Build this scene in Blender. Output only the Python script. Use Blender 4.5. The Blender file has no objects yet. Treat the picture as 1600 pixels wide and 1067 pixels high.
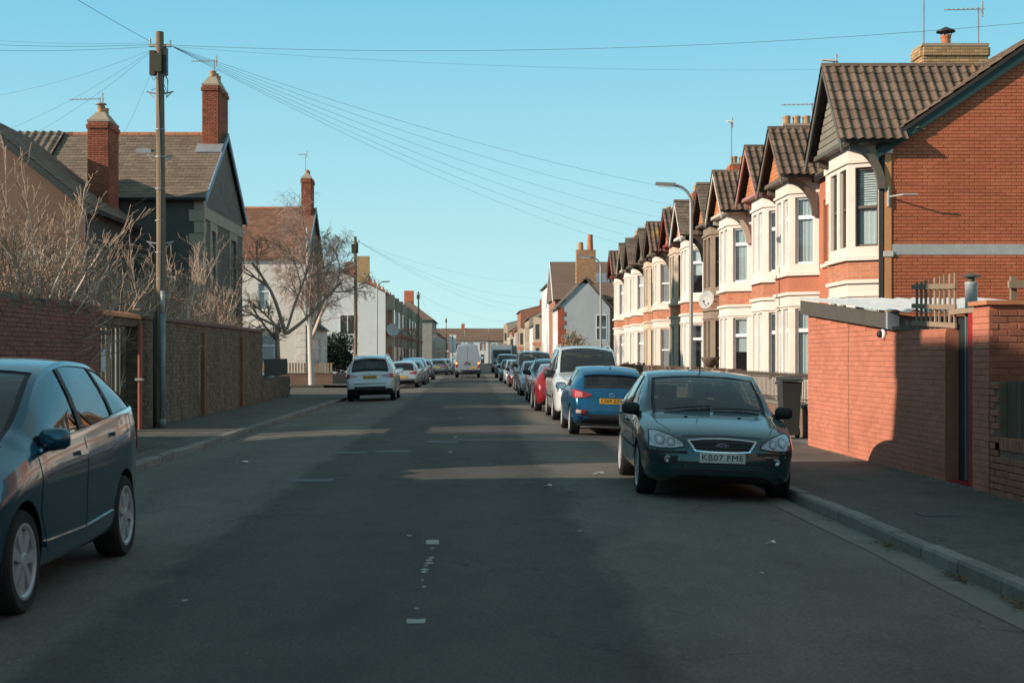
import bpy, bmesh, math, random
from mathutils import Vector, Matrix
from mathutils.bvhtree import BVHTree
random.seed(7)
PI = math.pi
scene = bpy.context.scene
COL = scene.collection

# ------------------------------------------------------------ camera
cam_d = bpy.data.cameras.new('camera')
cam = bpy.data.objects.new('camera', cam_d); COL.objects.link(cam)
cam.location = (0, 0, 1.6)
cam.rotation_euler = (PI/2, 0, 0)
cam_d.sensor_width = 36.0
cam_d.lens = 50.0
cam_d.shift_x = (800-738)/1600
cam_d.shift_y = (558-533.5)/1600
cam_d.clip_start = 0.1
cam_d.clip_end = 6000
cam_d.dof.use_dof = True; cam_d.dof.focus_distance = 26.0; cam_d.dof.aperture_fstop = 4.0
scene.camera = cam

# ------------------------------------------------------------ sky, sun, exposure
SUN_EL = math.radians(21.0)
SUN_V = Vector((-1.0, -0.33, 0)).normalized()*math.cos(SUN_EL) + Vector((0, 0, math.sin(SUN_EL)))
world = bpy.data.worlds.new('World'); scene.world = world
world.use_nodes = True
wn = world.node_tree
for n in list(wn.nodes): wn.nodes.remove(n)
w_out = wn.nodes.new('ShaderNodeOutputWorld')
w_bg = wn.nodes.new('ShaderNodeBackground')
w_sky = wn.nodes.new('ShaderNodeTexSky')
w_sky.sky_type = 'NISHITA'; w_sky.sun_disc = False
w_sky.sun_elevation = SUN_EL
w_sky.sun_rotation = math.atan2(SUN_V.x, SUN_V.y)
w_sky.altitude = 20; w_sky.air_density = 1.0; w_sky.dust_density = 0.35; w_sky.ozone_density = 2.2
# the photograph's clear cyan sky: the sky texture blended with a ramp over elevation, the same all the way round
w_geo = wn.nodes.new('ShaderNodeTexCoord'); w_sep = wn.nodes.new('ShaderNodeSeparateXYZ')
w_ramp = wn.nodes.new('ShaderNodeValToRGB')
wn.links.new(w_geo.outputs['Generated'], w_sep.inputs[0]); wn.links.new(w_sep.outputs[2], w_ramp.inputs[0])
for k, (p, col) in enumerate(((0.0, (0.49, 0.745, 0.75)), (0.06, (0.405, 0.69, 0.725)), (0.25, (0.165, 0.495, 0.67)), (0.5, (0.21, 0.40, 0.47)), (1.0, (0.185, 0.26, 0.28)))):
    e = w_ramp.color_ramp.elements[k] if k < 2 else w_ramp.color_ramp.elements.new(p)
    e.position = p; e.color = (*[v*7.2 for v in col], 1)
w_tint = wn.nodes.new('ShaderNodeMix'); w_tint.data_type = 'RGBA'
w_tint.inputs[0].default_value = 0.93
wn.links.new(w_sky.outputs[0], w_tint.inputs[6]); wn.links.new(w_ramp.outputs[0], w_tint.inputs[7])
wn.links.new(w_tint.outputs[2], w_bg.inputs[0])
w_bg.inputs[1].default_value = 0.14
wn.links.new(w_bg.outputs[0], w_out.inputs[0])

sun_d = bpy.data.lights.new('sun', 'SUN')
sun_d.energy = 5.0; sun_d.angle = math.radians(0.55); sun_d.color = (1.0, 0.85, 0.70)
sun = bpy.data.objects.new('sun', sun_d); COL.objects.link(sun)
sun.rotation_euler = SUN_V.to_track_quat('Z', 'Y').to_euler()
sun.location = (-30, -10, 30)

vs = scene.view_settings
vs.view_transform = 'Standard'; vs.look = 'None'; vs.exposure = 0.27; vs.gamma = 1.0
vs.use_curve_mapping = False
scene.cycles.max_bounces = 8
scene.cycles.use_denoising = True

# ------------------------------------------------------------ materials
MATS = {}
def M(name, col, rough=0.85, var=0.18, scale=1.5, var2=0.10, scale2=18, bump=0.0, bscale=60, metal=0.0,
      coat=0.0, isl=0.0, spec=0.35, stain=None, stain_s=0.6, stain_t=0.55, brick=None, stretch=(1,1,1), hue=0.0):
    """procedural surface: base colour with two noises in world space, per-piece variation, stains, relief"""
    if name in MATS: return MATS[name]
    m = bpy.data.materials.new(name); m.use_nodes = True
    nt = m.node_tree; N = nt.nodes; Lk = nt.links
    b = N['Principled BSDF']
    b.inputs['Roughness'].default_value = rough
    b.inputs['Metallic'].default_value = metal
    b.inputs['Specular IOR Level'].default_value = spec
    if coat:
        b.inputs['Coat Weight'].default_value = coat
        b.inputs['Coat Roughness'].default_value = 0.04
    geo = N.new('ShaderNodeNewGeometry')
    mp = N.new('ShaderNodeMapping'); mp.inputs['Scale'].default_value = stretch
    Lk.new(geo.outputs['Position'], mp.inputs[0])
    def noise(s, det=5, rgh=0.6):
        n = N.new('ShaderNodeTexNoise'); n.inputs['Scale'].default_value = s
        n.inputs['Detail'].default_value = det; n.inputs['Roughness'].default_value = rgh
        Lk.new(mp.outputs[0], n.inputs['Vector']); return n
    def math_(op, a, c):
        k = N.new('ShaderNodeMath'); k.operation = op
        for i, v in enumerate((a, c)):
            if v is None: continue
            if isinstance(v, (int, float)): k.inputs[i].default_value = v
            else: Lk.new(v, k.inputs[i])
        return k.outputs[0]
    n1 = noise(scale); n2 = noise(scale2, 3)
    f = math_('MULTIPLY_ADD', n1.outputs[0], 2*var*1.6); f.node.inputs[2].default_value = 1-var*1.6
    g = math_('MULTIPLY_ADD', n2.outputs[0], 2*var2*1.6); g.node.inputs[2].default_value = 1-var2*1.6
    fac = math_('MULTIPLY', f, g)
    if isl:
        oi = N.new('ShaderNodeObjectInfo')
        r = math_('FRACT', math_('ADD', oi.outputs['Random'], geo.outputs['Random Per Island']), None)
        rr = math_('MULTIPLY_ADD', r, 2*isl); rr.node.inputs[2].default_value = 1-isl
        fac = math_('MULTIPLY', fac, rr)
    base = N.new('ShaderNodeRGB'); base.outputs[0].default_value = (*col, 1)
    colo = base.outputs[0]
    if brick:
        # far masonry: (axis, second colour, unit width, course height)
        ax, mort, bw, bh = brick
        sx = N.new('ShaderNodeSeparateXYZ'); Lk.new(geo.outputs['Position'], sx.inputs[0])
        cx = N.new('ShaderNodeCombineXYZ')
        Lk.new(sx.outputs[0 if ax == 'x' else 1], cx.inputs[0]); Lk.new(sx.outputs[2], cx.inputs[1])
        bt = N.new('ShaderNodeTexBrick'); Lk.new(cx.outputs[0], bt.inputs['Vector'])
        bt.inputs['Scale'].default_value = 1.0; bt.inputs['Brick Width'].default_value = bw
        bt.inputs['Row Height'].default_value = bh; bt.inputs['Mortar Size'].default_value = bh*0.11
        bt.inputs['Color1'].default_value = (*[c*0.85 for c in col], 1)
        bt.inputs['Color2'].default_value = (*[c*1.15 for c in col], 1)
        bt.inputs['Mortar'].default_value = (*mort, 1)
        colo = bt.outputs['Color']
    if hue:
        oi2 = N.new('ShaderNodeObjectInfo')
        h2 = math_('FRACT', math_('MULTIPLY', math_('ADD', oi2.outputs['Random'], geo.outputs['Random Per Island']), 7.31), None)
        hv = N.new('ShaderNodeHueSaturation')
        Lk.new(math_('MULTIPLY_ADD', h2, hue), hv.inputs['Hue'])
        hv.inputs['Hue'].links[0].from_node.inputs[2].default_value = 0.5-hue/2
        Lk.new(colo, hv.inputs['Color']); colo = hv.outputs[0]
    mul = N.new('ShaderNodeMix'); mul.data_type = 'RGBA'; mul.blend_type = 'MULTIPLY'
    mul.inputs[0].default_value = 1.0
    Lk.new(colo, mul.inputs[6])
    cmb = N.new('ShaderNodeCombineColor')
    for i in range(3): Lk.new(fac, cmb.inputs[i])
    Lk.new(cmb.outputs[0], mul.inputs[7])
    res = mul.outputs[2]
    if stain:
        n3 = noise(stain_s, 6, 0.7)
        rmp = N.new('ShaderNodeMapRange'); rmp.inputs[1].default_value = stain_t; rmp.inputs[2].default_value = stain_t+0.12
        Lk.new(n3.outputs[0], rmp.inputs[0])
        sm = N.new('ShaderNodeMix'); sm.data_type = 'RGBA'
        Lk.new(math_('MULTIPLY', rmp.outputs[0], 0.8), sm.inputs[0]); Lk.new(res, sm.inputs[6]); sm.inputs[7].default_value = (*stain, 1)
        res = sm.outputs[2]
    Lk.new(res, b.inputs['Base Color'])
    if bump:
        n4 = noise(bscale, 4)
        bp = N.new('ShaderNodeBump'); bp.inputs['Strength'].default_value = bump; bp.inputs['Distance'].default_value = 0.02
        Lk.new(n4.outputs[0], bp.inputs['Height']); Lk.new(bp.outputs[0], b.inputs['Normal'])
    MATS[name] = m
    return m

def glass_mat(name, tint=(0.25, 0.3, 0.3), refl=1.0, dust=0.04):
    """thin pane: tinted see-through mixed with a mirror reflection by Fresnel"""
    if name in MATS: return MATS[name]
    m = bpy.data.materials.new(name); m.use_nodes = True
    nt = m.node_tree; N = nt.nodes; Lk = nt.links
    N.remove(N['Principled BSDF']); out = N['Material Output']
    tr = N.new('ShaderNodeBsdfTransparent'); tr.inputs[0].default_value = (*tint, 1)
    df = N.new('ShaderNodeBsdfDiffuse'); df.inputs[0].default_value = (0.35, 0.34, 0.32, 1)
    gl = N.new('ShaderNodeBsdfGlossy'); gl.inputs['Roughness'].default_value = 0.015
    gl.inputs[0].default_value = (0.95, 0.97, 1.0, 1)
    ior = 1.0+0.55*refl; gg = N.new('ShaderNodeNewGeometry')
    im = N.new('ShaderNodeMapRange'); im.inputs[3].default_value = ior; im.inputs[4].default_value = 1.0/ior   # the same reflection from either face
    Lk.new(gg.outputs['Backfacing'], im.inputs[0])
    fr = N.new('ShaderNodeFresnel'); Lk.new(im.outputs[0], fr.inputs[0])
    a = N.new('ShaderNodeMixShader'); a.inputs[0].default_value = dust
    Lk.new(tr.outputs[0], a.inputs[1]); Lk.new(df.outputs[0], a.inputs[2])
    b = N.new('ShaderNodeMixShader')
    Lk.new(fr.outputs[0], b.inputs[0]); Lk.new(a.outputs[0], b.inputs[1]); Lk.new(gl.outputs[0], b.inputs[2])
    Lk.new(b.outputs[0], out.inputs[0])
    MATS[name] = m
    return m

def emit_mat(name, col, s):
    if name in MATS: return MATS[name]
    m = bpy.data.materials.new(name); m.use_nodes = True
    b = m.node_tree.nodes['Principled BSDF']
    b.inputs['Base Color'].default_value = (*col, 1)
    b.inputs['Emission Color'].default_value = (*col, 1); b.inputs['Emission Strength'].default_value = s
    MATS[name] = m
    return m

# ------------------------------------------------------------ mesh builder
class MB:
    def __init__(s): s.v = []; s.f = []
    def add(s, vs_, fs_):
        o = len(s.v); s.v += [tuple(p) for p in vs_]; s.f += [tuple(i+o for i in q) for q in fs_]
        return s
    def box(s, x0, x1, y0, y1, z0, z1):
        return s.add([(x0,y0,z0),(x1,y0,z0),(x1,y1,z0),(x0,y1,z0),(x0,y0,z1),(x1,y0,z1),(x1,y1,z1),(x0,y1,z1)],
                     [(3,2,1,0),(4,5,6,7),(0,1,5,4),(1,2,6,5),(2,3,7,6),(3,0,4,7)])
    def obox(s, O, t, n, u0, u1, d0, d1, z0, z1):
        """box in a vertical facet's own frame: u along t, d along outward n, z up"""
        P = lambda u, d, z: (O[0]+t[0]*u+n[0]*d, O[1]+t[1]*u+n[1]*d, z)
        return s.add([P(u0,d0,z0),P(u1,d0,z0),P(u1,d1,z0),P(u0,d1,z0),P(u0,d0,z1),P(u1,d0,z1),P(u1,d1,z1),P(u0,d1,z1)],
                     [(3,2,1,0),(4,5,6,7),(0,1,5,4),(1,2,6,5),(2,3,7,6),(3,0,4,7)])
    def quad(s, a, b, c, d): return s.add([a,b,c,d], [(0,1,2,3)])
    def prism(s, poly, vec):
        """polygon (3-D points) extruded by vec"""
        n = len(poly); vec = Vector(vec)
        top = [tuple(Vector(p)+vec) for p in poly]
        fs_ = [tuple(range(n))[::-1], tuple(range(n, 2*n))]
        for i in range(n): j = (i+1) % n; fs_.append((i, j, n+j, n+i))
        return s.add(list(poly)+top, fs_)
    def tube(s, pts, rad, sides=6, cap=True):
        pts = [Vector(p) for p in pts]
        if not isinstance(rad, (list, tuple)): rad = [rad]*len(pts)
        rings = []; up = None
        for i, p in enumerate(pts):
            d = (pts[min(i+1, len(pts)-1)] - pts[max(i-1, 0)])
            if d.length < 1e-9: d = Vector((0,0,1))
            d.normalize()
            if up is None:
                up = d.orthogonal().normalized()
            else:
                up = (up - d*up.dot(d))
                up = up.normalized() if up.length > 1e-6 else d.orthogonal().normalized()
            sd = d.cross(up)
            rings.append([tuple(p + (up*math.cos(2*PI*k/sides) + sd*math.sin(2*PI*k/sides))*rad[i]) for k in range(sides)])
        vs_ = [q for r in rings for q in r]; fs_ = []
        for i in range(len(pts)-1):
            for k in range(sides):
                k2 = (k+1) % sides
                fs_.append((i*sides+k, i*sides+k2, (i+1)*sides+k2, (i+1)*sides+k))
        if cap:
            fs_.append(tuple(range(sides))[::-1]); o = (len(pts)-1)*sides
            fs_.append(tuple(o+k for k in range(sides)))
        return s.add(vs_, fs_)
    def lathe(s, prof, c=(0,0,0), sides=16, axis='z'):
        """prof: (radius, height) list"""
        vs_ = []; fs_ = []
        for r, h in prof:
            for k in range(sides):
                a = 2*PI*k/sides; p = (r*math.cos(a), r*math.sin(a), h)
                if axis == 'x': p = (p[2], p[0], p[1])
                if axis == 'y': p = (p[1], p[2], p[0])
                vs_.append((p[0]+c[0], p[1]+c[1], p[2]+c[2]))
        for i in range(len(prof)-1):
            for k in range(sides):
                k2 = (k+1) % sides
                fs_.append((i*sides+k, i*sides+k2, (i+1)*sides+k2, (i+1)*sides+k))
        fs_.append(tuple(range(sides))[::-1]); o = (len(prof)-1)*sides
        fs_.append(tuple(o+k for k in range(sides)))
        return s.add(vs_, fs_)
    def mesh(s, name, mat, smooth=False, off=(0,0,0), sharp=None):
        me = bpy.data.meshes.new(name)
        vv = [(p[0]-off[0], p[1]-off[1], p[2]-off[2]) for p in s.v]
        me.from_pydata(vv, [], s.f)
        me.materials.append(mat)
        if smooth:
            for p in me.polygons: p.use_smooth = True
            if sharp is not None: me.set_sharp_from_angle(angle=math.radians(sharp))
        me.update()
        return me

WLOC = {}
def wl(o): return WLOC.get(o.name, Vector((0,0,0))) if o else Vector((0,0,0))
def obj(name, mb, mat, parent=None, smooth=False, sharp=None, fixn=True, bevel=0):
    """links one mesh object; mb is in the space of the thing's base for cars, else in world space"""
    base = wl(parent)
    me = mb.mesh(name, mat, smooth, base, sharp) if isinstance(mb, MB) else mb
    if fixn and isinstance(mb, MB):
        bm = bmesh.new(); bm.from_mesh(me)
        bmesh.ops.recalc_face_normals(bm, faces=bm.faces)
        bm.to_mesh(me); bm.free()
    o = bpy.data.objects.new(name, me); COL.objects.link(o)
    if parent: o.parent = parent
    WLOC[o.name] = base.copy()
    return o
def thing(name, label, cat, loc=(0,0,0), group=None, rz=0.0, local=False):
    o = bpy.data.objects.new(name, None); COL.objects.link(o)
    o.empty_display_size = 0.3
    o.location = loc; o.rotation_euler = (0,0,rz)
    o['label'] = label; o['category'] = cat
    if group: o['group'] = group
    WLOC[o.name] = Vector((0,0,0)) if local else Vector(loc)
    return o
def tag(o, label, cat, group=None):
    o['label'] = label; o['category'] = cat
    if group: o['group'] = group
    return o
def struct(name, mb, mat, smooth=False):
    o = obj(name, mb, mat, None, smooth); o['kind'] = 'structure'; return o

def px_of(p):
    return (738+2222*p[0]/max(p[1], 0.1), 558-2222*(p[2]-1.6)/max(p[1], 0.1))
def pieces(name, me, mats_, mat, parent, maxn=300):
    """many alike pieces sharing one mesh: the largest in view are objects of their own, the rest one joined part.
    mats_: world matrices"""
    base = wl(parent)
    def key(m):
        p = m.translation; x, y = px_of(p)
        vis = p.y > 1 and -20 < x < 1620 and -20 < y < 1087
        return (0 if vis else 1, p.y)
    ms = sorted(mats_, key=key)
    if not me.materials: me.materials.append(mat)
    out = []
    T = Matrix.Translation(-base)
    for m in ms[:maxn]:
        o = bpy.data.objects.new(name, me); COL.objects.link(o)
        o.parent = parent; o.matrix_basis = T @ m
        out.append(o)
    rest = ms[maxn:]
    if rest:
        vs_ = [v.co for v in me.vertices]; fs_ = [tuple(p.vertices) for p in me.polygons]
        V = []; F = []
        for m in rest:
            mm = T @ m; o_ = len(V)
            V += [tuple(mm @ v) for v in vs_]
            F += [tuple(i+o_ for i in f) for f in fs_]
        m2 = bpy.data.meshes.new(name+'s'); m2.from_pydata(V, [], F); m2.materials.append(mat)
        if me.polygons[0].use_smooth:
            for p in m2.polygons: p.use_smooth = True
        m2.update()
        o = bpy.data.objects.new(name+'s', m2); COL.objects.link(o); o.parent = parent; o['kind'] = 'stuff'
    return out

def frame_matrix(p, u, v, n, s=(1,1,1)):
    u = Vector(u); v = Vector(v); n = Vector(n)
    m = Matrix(((u.x*s[0], v.x*s[1], n.x*s[2], p[0]), (u.y*s[0], v.y*s[1], n.y*s[2], p[1]),
                (u.z*s[0], v.z*s[1], n.z*s[2], p[2]), (0,0,0,1)))
    return m

def box_mesh(name, sx, sy, sz, ch=0.0):
    """a block centred on the origin with its outer edge (towards +z) slightly chamfered"""
    x, y, z = sx/2, sy/2, sz/2
    if not ch:
        return _bm(MB().box(-x,x,-y,y,-z,z), name)
    b = MB(); c = ch
    b.add([(-x,-y,-z),(x,-y,-z),(x,y,-z),(-x,y,-z),(-x,-y,z-c),(x,-y,z-c),(x,y,z-c),(-x,y,z-c),
           (-x+c,-y+c,z),(x-c,-y+c,z),(x-c,y-c,z),(-x+c,y-c,z)],
          [(0,1,5,4),(1,2,6,5),(2,3,7,6),(3,0,4,7),(4,5,9,8),(5,6,10,9),(6,7,11,10),(7,4,8,11),(8,9,10,11)])
    return _bm(b, name)
def _bm(mb, name, smooth=False):
    me = bpy.data.meshes.new(name); me.from_pydata(mb.v, [], mb.f)
    if smooth:
        for p in me.polygons: p.use_smooth = True
    me.update(); return me

def brick_wall(parent, O, t, n, length, ztop, mat, bw=0.225, bh=0.075, z0=0.0, gap=0.010, depth=0.03, proud=0.0, jit=0.004,
               maxn=300, name='brick', skip=None, clip=None, rnd=None, ch=0.004):
    """courses of blocks in stretcher bond on a vertical facet. ztop: number or function of u; clip(u0,u1,z) trims to a range"""
    rnd = rnd or random
    me = box_mesh(name, bw-gap, bh-gap, depth, ch)
    me.materials.append(mat)
    zt = ztop if callable(ztop) else (lambda u: ztop)
    ms = []; z = z0; row = 0
    zmax = max(zt(0), zt(length), zt(length/2))
    while z+bh <= zmax+1e-6:
        u = -bw/2 if row % 2 else 0.0
        while u < length-1e-6:
            a = max(u, 0); b = min(u+bw, length)
            if clip:
                r = clip(z+bh)
                if r is None: u += bw; continue
                a = max(a, r[0]); b = min(b, r[1])
            if b-a > 0.03 and z+bh <= min(zt(a), zt(b))+1e-3 and not (skip and skip((a+b)/2, z+bh/2)):
                c = (a+b)/2; d = proud-depth/2+rnd.uniform(-jit, jit)
                p = (O[0]+t[0]*c+n[0]*d, O[1]+t[1]*c+n[1]*d, z+bh/2+rnd.uniform(-jit, jit)*0.4)
                sx = (b-a-gap)/(bw-gap)
                ms.append(frame_matrix(p, (t[0], t[1], 0), (0,0,1), (n[0], n[1], 0), (sx, 1, 1)))
            u += bw
        z += bh; row += 1
    return pieces(name, me, ms, mat, parent, maxn)

def pantile_mesh(name, w, h, amp=0.062, th=0.016):
    """one roll-and-pan roof tile: x across, y up the slope, z out"""
    b = MB(); K = 8; xs = [(-0.5+i/K)*w for i in range(K+1)]
    zf = lambda i: amp*(0.5+0.5*math.cos(2*PI*(i/K-0.28)))**1.6
    V = []
    for i in range(K+1): V.append((xs[i], -h/2, zf(i)+0.020))
    for i in range(K+1): V.append((xs[i], h/2, zf(i)))
    for i in range(K+1): V.append((xs[i], -h/2, zf(i)+0.020-th))
    F = []
    for i in range(K):
        F.append((i, i+1, K+1+i+1, K+1+i)); F.append((2*(K+1)+i, 2*(K+1)+i+1, i+1, i))
    b.add(V, F)
    return _bm(b, name)
def slate_mesh(name, w, h, th=0.014):
    b = MB(); g = 0.004
    x = w/2-g
    b.add([(-x,-h/2,th),(x,-h/2,th),(x,h/2,0.0),(-x,h/2,0.0),(-x,-h/2,-0.002),(x,-h/2,-0.002)],
          [(0,1,2,3),(4,5,1,0),(0,3,4),(1,5,2)])
    return _bm(b, name)
def tile_roof(parent, O, u, v, U, V, me, w, h, mat, clip=None, bond=False, maxn=300, name='roof_tile', lift=0.02, jit=0.004):
    """tiles over the parallelogram O + a*u + b*v; clip(a,b) keeps a tile"""
    u = Vector(u).normalized(); v = Vector(v).normalized(); n = u.cross(v).normalized()
    if n.z < 0: n = -n
    nu = int(round(U/w)); nv = int(round(V/h)); sw = U/nu/w; sh = V/nv/h
    ms = []
    for j in range(nv):
        for i in range(nu+(1 if bond and j % 2 else 0)):
            a = (i+0.5-(0.5 if bond and j % 2 else 0))*U/nu; b = (j+0.5)*V/nv
            if clip and not clip(a, b): continue
            s0 = sw
            if a < 0.01: a = U/nu*0.25; s0 = sw*0.5
            elif a > U-0.01: a = U-U/nu*0.25; s0 = sw*0.5
            p = Vector(O)+u*a+v*b+n*(lift+random.uniform(-jit, jit))
            ms.append(frame_matrix(p, u, v, n, (s0, sh*1.02, 1)))
    return pieces(name, me, ms, mat, parent, maxn)

# wall facets with real openings ------------------------------------------------
def facet(p0, p1, out):
    """frame of a vertical facet from p0 to p1 whose outside faces towards 'out'"""
    d = Vector((p1[0]-p0[0], p1[1]-p0[1])); Lg = d.length; t = d/Lg
    n = Vector((t.y, -t.x))
    if n.x*out[0]+n.y*out[1] < 0: n = -n
    return (p0, (t.x, t.y), (n.x, n.y), Lg)
def wall_face(mb, fc, z0, z1, opens, depth=0.12, room=True):
    """facet skin with rectangular openings (u0,u1,v0,v1) and reveals; ztop(u) for gables"""
    O, t, n, Lg = fc
    P = lambda u, d, z: (O[0]+t[0]*u+n[0]*d, O[1]+t[1]*u+n[1]*d, z)
    us = sorted(set([0, Lg]+[round(o[0], 4) for o in opens]+[round(o[1], 4) for o in opens]))
    zs = sorted(set([z0, z1]+[round(o[2], 4) for o in opens]+[round(o[3], 4) for o in opens]))
    for i in range(len(us)-1):
        for j in range(len(zs)-1):
            cu = (us[i]+us[i+1])/2; cz = (zs[j]+zs[j+1])/2
            if any(o[0] < cu < o[1] and o[2] < cz < o[3] for o in opens): continue
            mb.quad(P(us[i],0,zs[j]), P(us[i+1],0,zs[j]), P(us[i+1],0,zs[j+1]), P(us[i],0,zs[j+1]))
    for (a, b, c, d) in opens:
        for (q, r) in (((a,c),(b,c)), ((b,c),(b,d)), ((b,d),(a,d)), ((a,d),(a,c))):
            mb.quad(P(q[0],0,q[1]), P(r[0],0,r[1]), P(r[0],-depth,r[1]), P(q[0],-depth,q[1]))
        if room: mb.quad(P(a,-depth-0.25,c), P(b,-depth-0.25,c), P(b,-depth-0.25,d), P(a,-depth-0.25,d))
    return mb
def window(parent, fc, op, fmat, pmat, style='sash', depth=0.12, fw=0.06, sill=None, blind=None, curtain=None):
    """window in an opening: frame with transom or meeting rail, a pane, a sill and maybe a blind behind"""
    O, t, n, Lg = fc; a, b, c, d = op
    f = MB(); D0, D1 = -depth-0.02, -depth+0.05
    f.obox(O,t,n,a,a+fw,D0,D1,c,d); f.obox(O,t,n,b-fw,b,D0,D1,c,d)
    f.obox(O,t,n,a+fw,b-fw,D0,D1,c,c+fw); f.obox(O,t,n,a+fw,b-fw,D0,D1,d-fw,d)
    if style == 'sash': z = (c+d)/2; f.obox(O,t,n,a+fw,b-fw,D0,D1+0.015,z-0.03,z+0.03)
    if style == 'transom': z = c+(d-c)*0.70; f.obox(O,t,n,a+fw,b-fw,D0,D1-0.005,z-0.05,z+0.05)
    if style == 'pair':
        m = (a+b)/2; f.obox(O,t,n,m-0.03,m+0.03,D0,D1-0.005,c+fw,d-fw)
        z = c+(d-c)*0.70; f.obox(O,t,n,a+fw,m-0.03,D0,D1-0.008,z-0.03,z+0.03)
    w = obj('window', f, fmat, parent)
    q = MB(); q.obox(O,t,n,a+fw*0.5,b-fw*0.5,-depth-0.008,-depth+0.004,c+fw*0.5,d-fw*0.5)
    obj('pane', q, pmat, w)
    if sill:
        s = MB(); s.obox(O,t,n,a-0.06,b+0.06,-depth+0.05,0.07,c-0.09,c-0.002)
        obj('sill', s, sill, w)
    if blind:
        k = MB(); z = c+0.05
        while z < d-0.05:
            k.obox(O,t,n,a+0.03,b-0.03,-depth-0.09,-depth-0.055,z,z+0.034); z += 0.055
        obj('blind', k, blind, w)
    if curtain:
        kind, cm, rm = curtain
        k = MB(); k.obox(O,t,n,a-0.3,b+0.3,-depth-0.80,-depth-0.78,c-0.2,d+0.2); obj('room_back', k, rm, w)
        def sheet(u0, u1, z0, z1, wav):
            q = MB(); nn = max(8, int((u1-u0)/0.02)); V = []; F = []
            for i in range(nn+1):
                u = u0+(u1-u0)*i/nn; dd = -depth-0.06+wav*math.sin(u*55.0)
                for z in (z0, z1): V.append((O[0]+t[0]*u+n[0]*dd, O[1]+t[1]*u+n[1]*dd, z))
            for i in range(nn): F.append((2*i, 2*i+2, 2*i+3, 2*i+1))
            q.add(V, F); obj('curtain' if wav else 'roller_blind', q, cm, w, True)
        if kind == 'net': sheet(a+0.01, b-0.01, c+0.01, d-0.01, 0.012)
        if kind == 'sides': sheet(a+0.01, a+(b-a)*0.32, c+0.01, d-0.01, 0.014); sheet(b-(b-a)*0.28, b-0.01, c+0.01, d-0.01, 0.014)
        if kind == 'roller': sheet(a+0.01, b-0.01, c+(d-c)*0.42, d-0.01, 0.0)
        if kind == 'half': sheet(a+0.01, b-0.01, c+0.01, c+(d-c)*0.55, 0.010)
    return w
def text_mesh(txt, size, extrude=0.002, bold=0.0):
    cu = bpy.data.curves.new('lettering', 'FONT'); cu.body = txt; cu.size = size
    cu.space_character = 1.12; cu.align_x = 'CENTER'; cu.align_y = 'CENTER'; cu.extrude = extrude; cu.offset = bold
    o = bpy.data.objects.new('lettering', cu); COL.objects.link(o)
    dg = bpy.context.evaluated_depsgraph_get()
    me = bpy.data.meshes.new_from_object(o.evaluated_get(dg))
    bpy.data.objects.remove(o); bpy.data.curves.remove(cu)
    me.materials.clear()
    return me

def road_z(x): return -0.09*((x+0.6)/4.35)**2

# materials shared by vehicles and fittings
BLK = M('black_plastic', (0.018, 0.019, 0.02), 0.55, var=0.1, spec=0.4)
RUB = M('tyre_rubber', (0.022, 0.021, 0.02), 0.85, var=0.25, scale=6, bump=0.2, bscale=90)
INTM = M('car_interior', (0.03, 0.032, 0.034), 0.8)
CHR = M('chrome', (0.75, 0.75, 0.75), 0.12, var=0.03, metal=1.0)
ALU = M('alloy', (0.42, 0.43, 0.44), 0.35, var=0.08, metal=0.25, spec=0.5)
CGL = glass_mat('car_glass', (0.42, 0.50, 0.48), 1.25, 0.05)
CGD = glass_mat('car_glass_dark', (0.12, 0.15, 0.15), 1.1, 0.03)
HLG = M('headlamp', (0.36, 0.38, 0.41), 0.12, var=0.5, scale=22, metal=0.55, coat=1.0)
HLB = M('lamp_bulb', (0.7, 0.68, 0.62), 0.2, coat=1.0)
CGS = glass_mat('car_glass_mirrorlike', (0.30, 0.36, 0.36), 2.0, 0.03)
REFL = M('lamp_reflector', (0.85, 0.86, 0.88), 0.08, var=0.05, metal=1.0, coat=1.0)
TLR = M('tail_lamp_red', (0.28, 0.012, 0.015), 0.15, var=0.2, scale=12, coat=1.0, spec=0.6)
TLW = M('lamp_clear', (0.55, 0.5, 0.48), 0.15, var=0.2, scale=12, coat=1.0)
AMB = M('indicator_amber', (0.55, 0.18, 0.02), 0.2, coat=1.0)
PLW = M('plate_white', (0.62, 0.62, 0.58), 0.45, var=0.06)
PLY = M('plate_yellow', (0.62, 0.33, 0.04), 0.45, var=0.06)
PLK = M('plate_black', (0.01, 0.01, 0.01), 0.5)
BADG = M('badge_blue', (0.01, 0.03, 0.12), 0.2, coat=1.0)
def paint(name, col, metal=0.35, rough=0.32, coat=1.0):
    return M('paint_'+name, col, rough, var=0.06, scale=2.5, var2=0.03, metal=metal, coat=coat, spec=0.5)


# ------------------------------------------------------------ ground, road, pavements
ASPH = M('asphalt', (0.122, 0.104, 0.084), 0.88, var=0.22, scale=0.55, var2=0.22, scale2=45, bump=0.55, bscale=170, spec=0.25)
ASPD = M('asphalt_dark', (0.092, 0.080, 0.066), 0.85, var=0.20, scale=0.5, var2=0.22, scale2=45, bump=0.45, bscale=170, spec=0.25)
PAVE = M('pavement_asphalt', (0.122, 0.107, 0.090), 0.9, var=0.16, scale=0.8, var2=0.14, scale2=50, bump=0.4, bscale=150, stain=(0.08, 0.072, 0.064), stain_s=0.7, stain_t=0.56)
KERB = M('kerb_granite', (0.22, 0.20, 0.17), 0.85, var=0.28, scale=5, var2=0.2, scale2=50, isl=0.18, bump=0.35, bscale=90)
GUTT = M('gutter_concrete', (0.19, 0.17, 0.14), 0.88, var=0.25, scale=2.0, var2=0.15, scale2=40, bump=0.3, bscale=120)
SOIL = M('garden_ground', (0.085, 0.075, 0.05), 0.95, var=0.3, scale=0.8)
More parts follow.
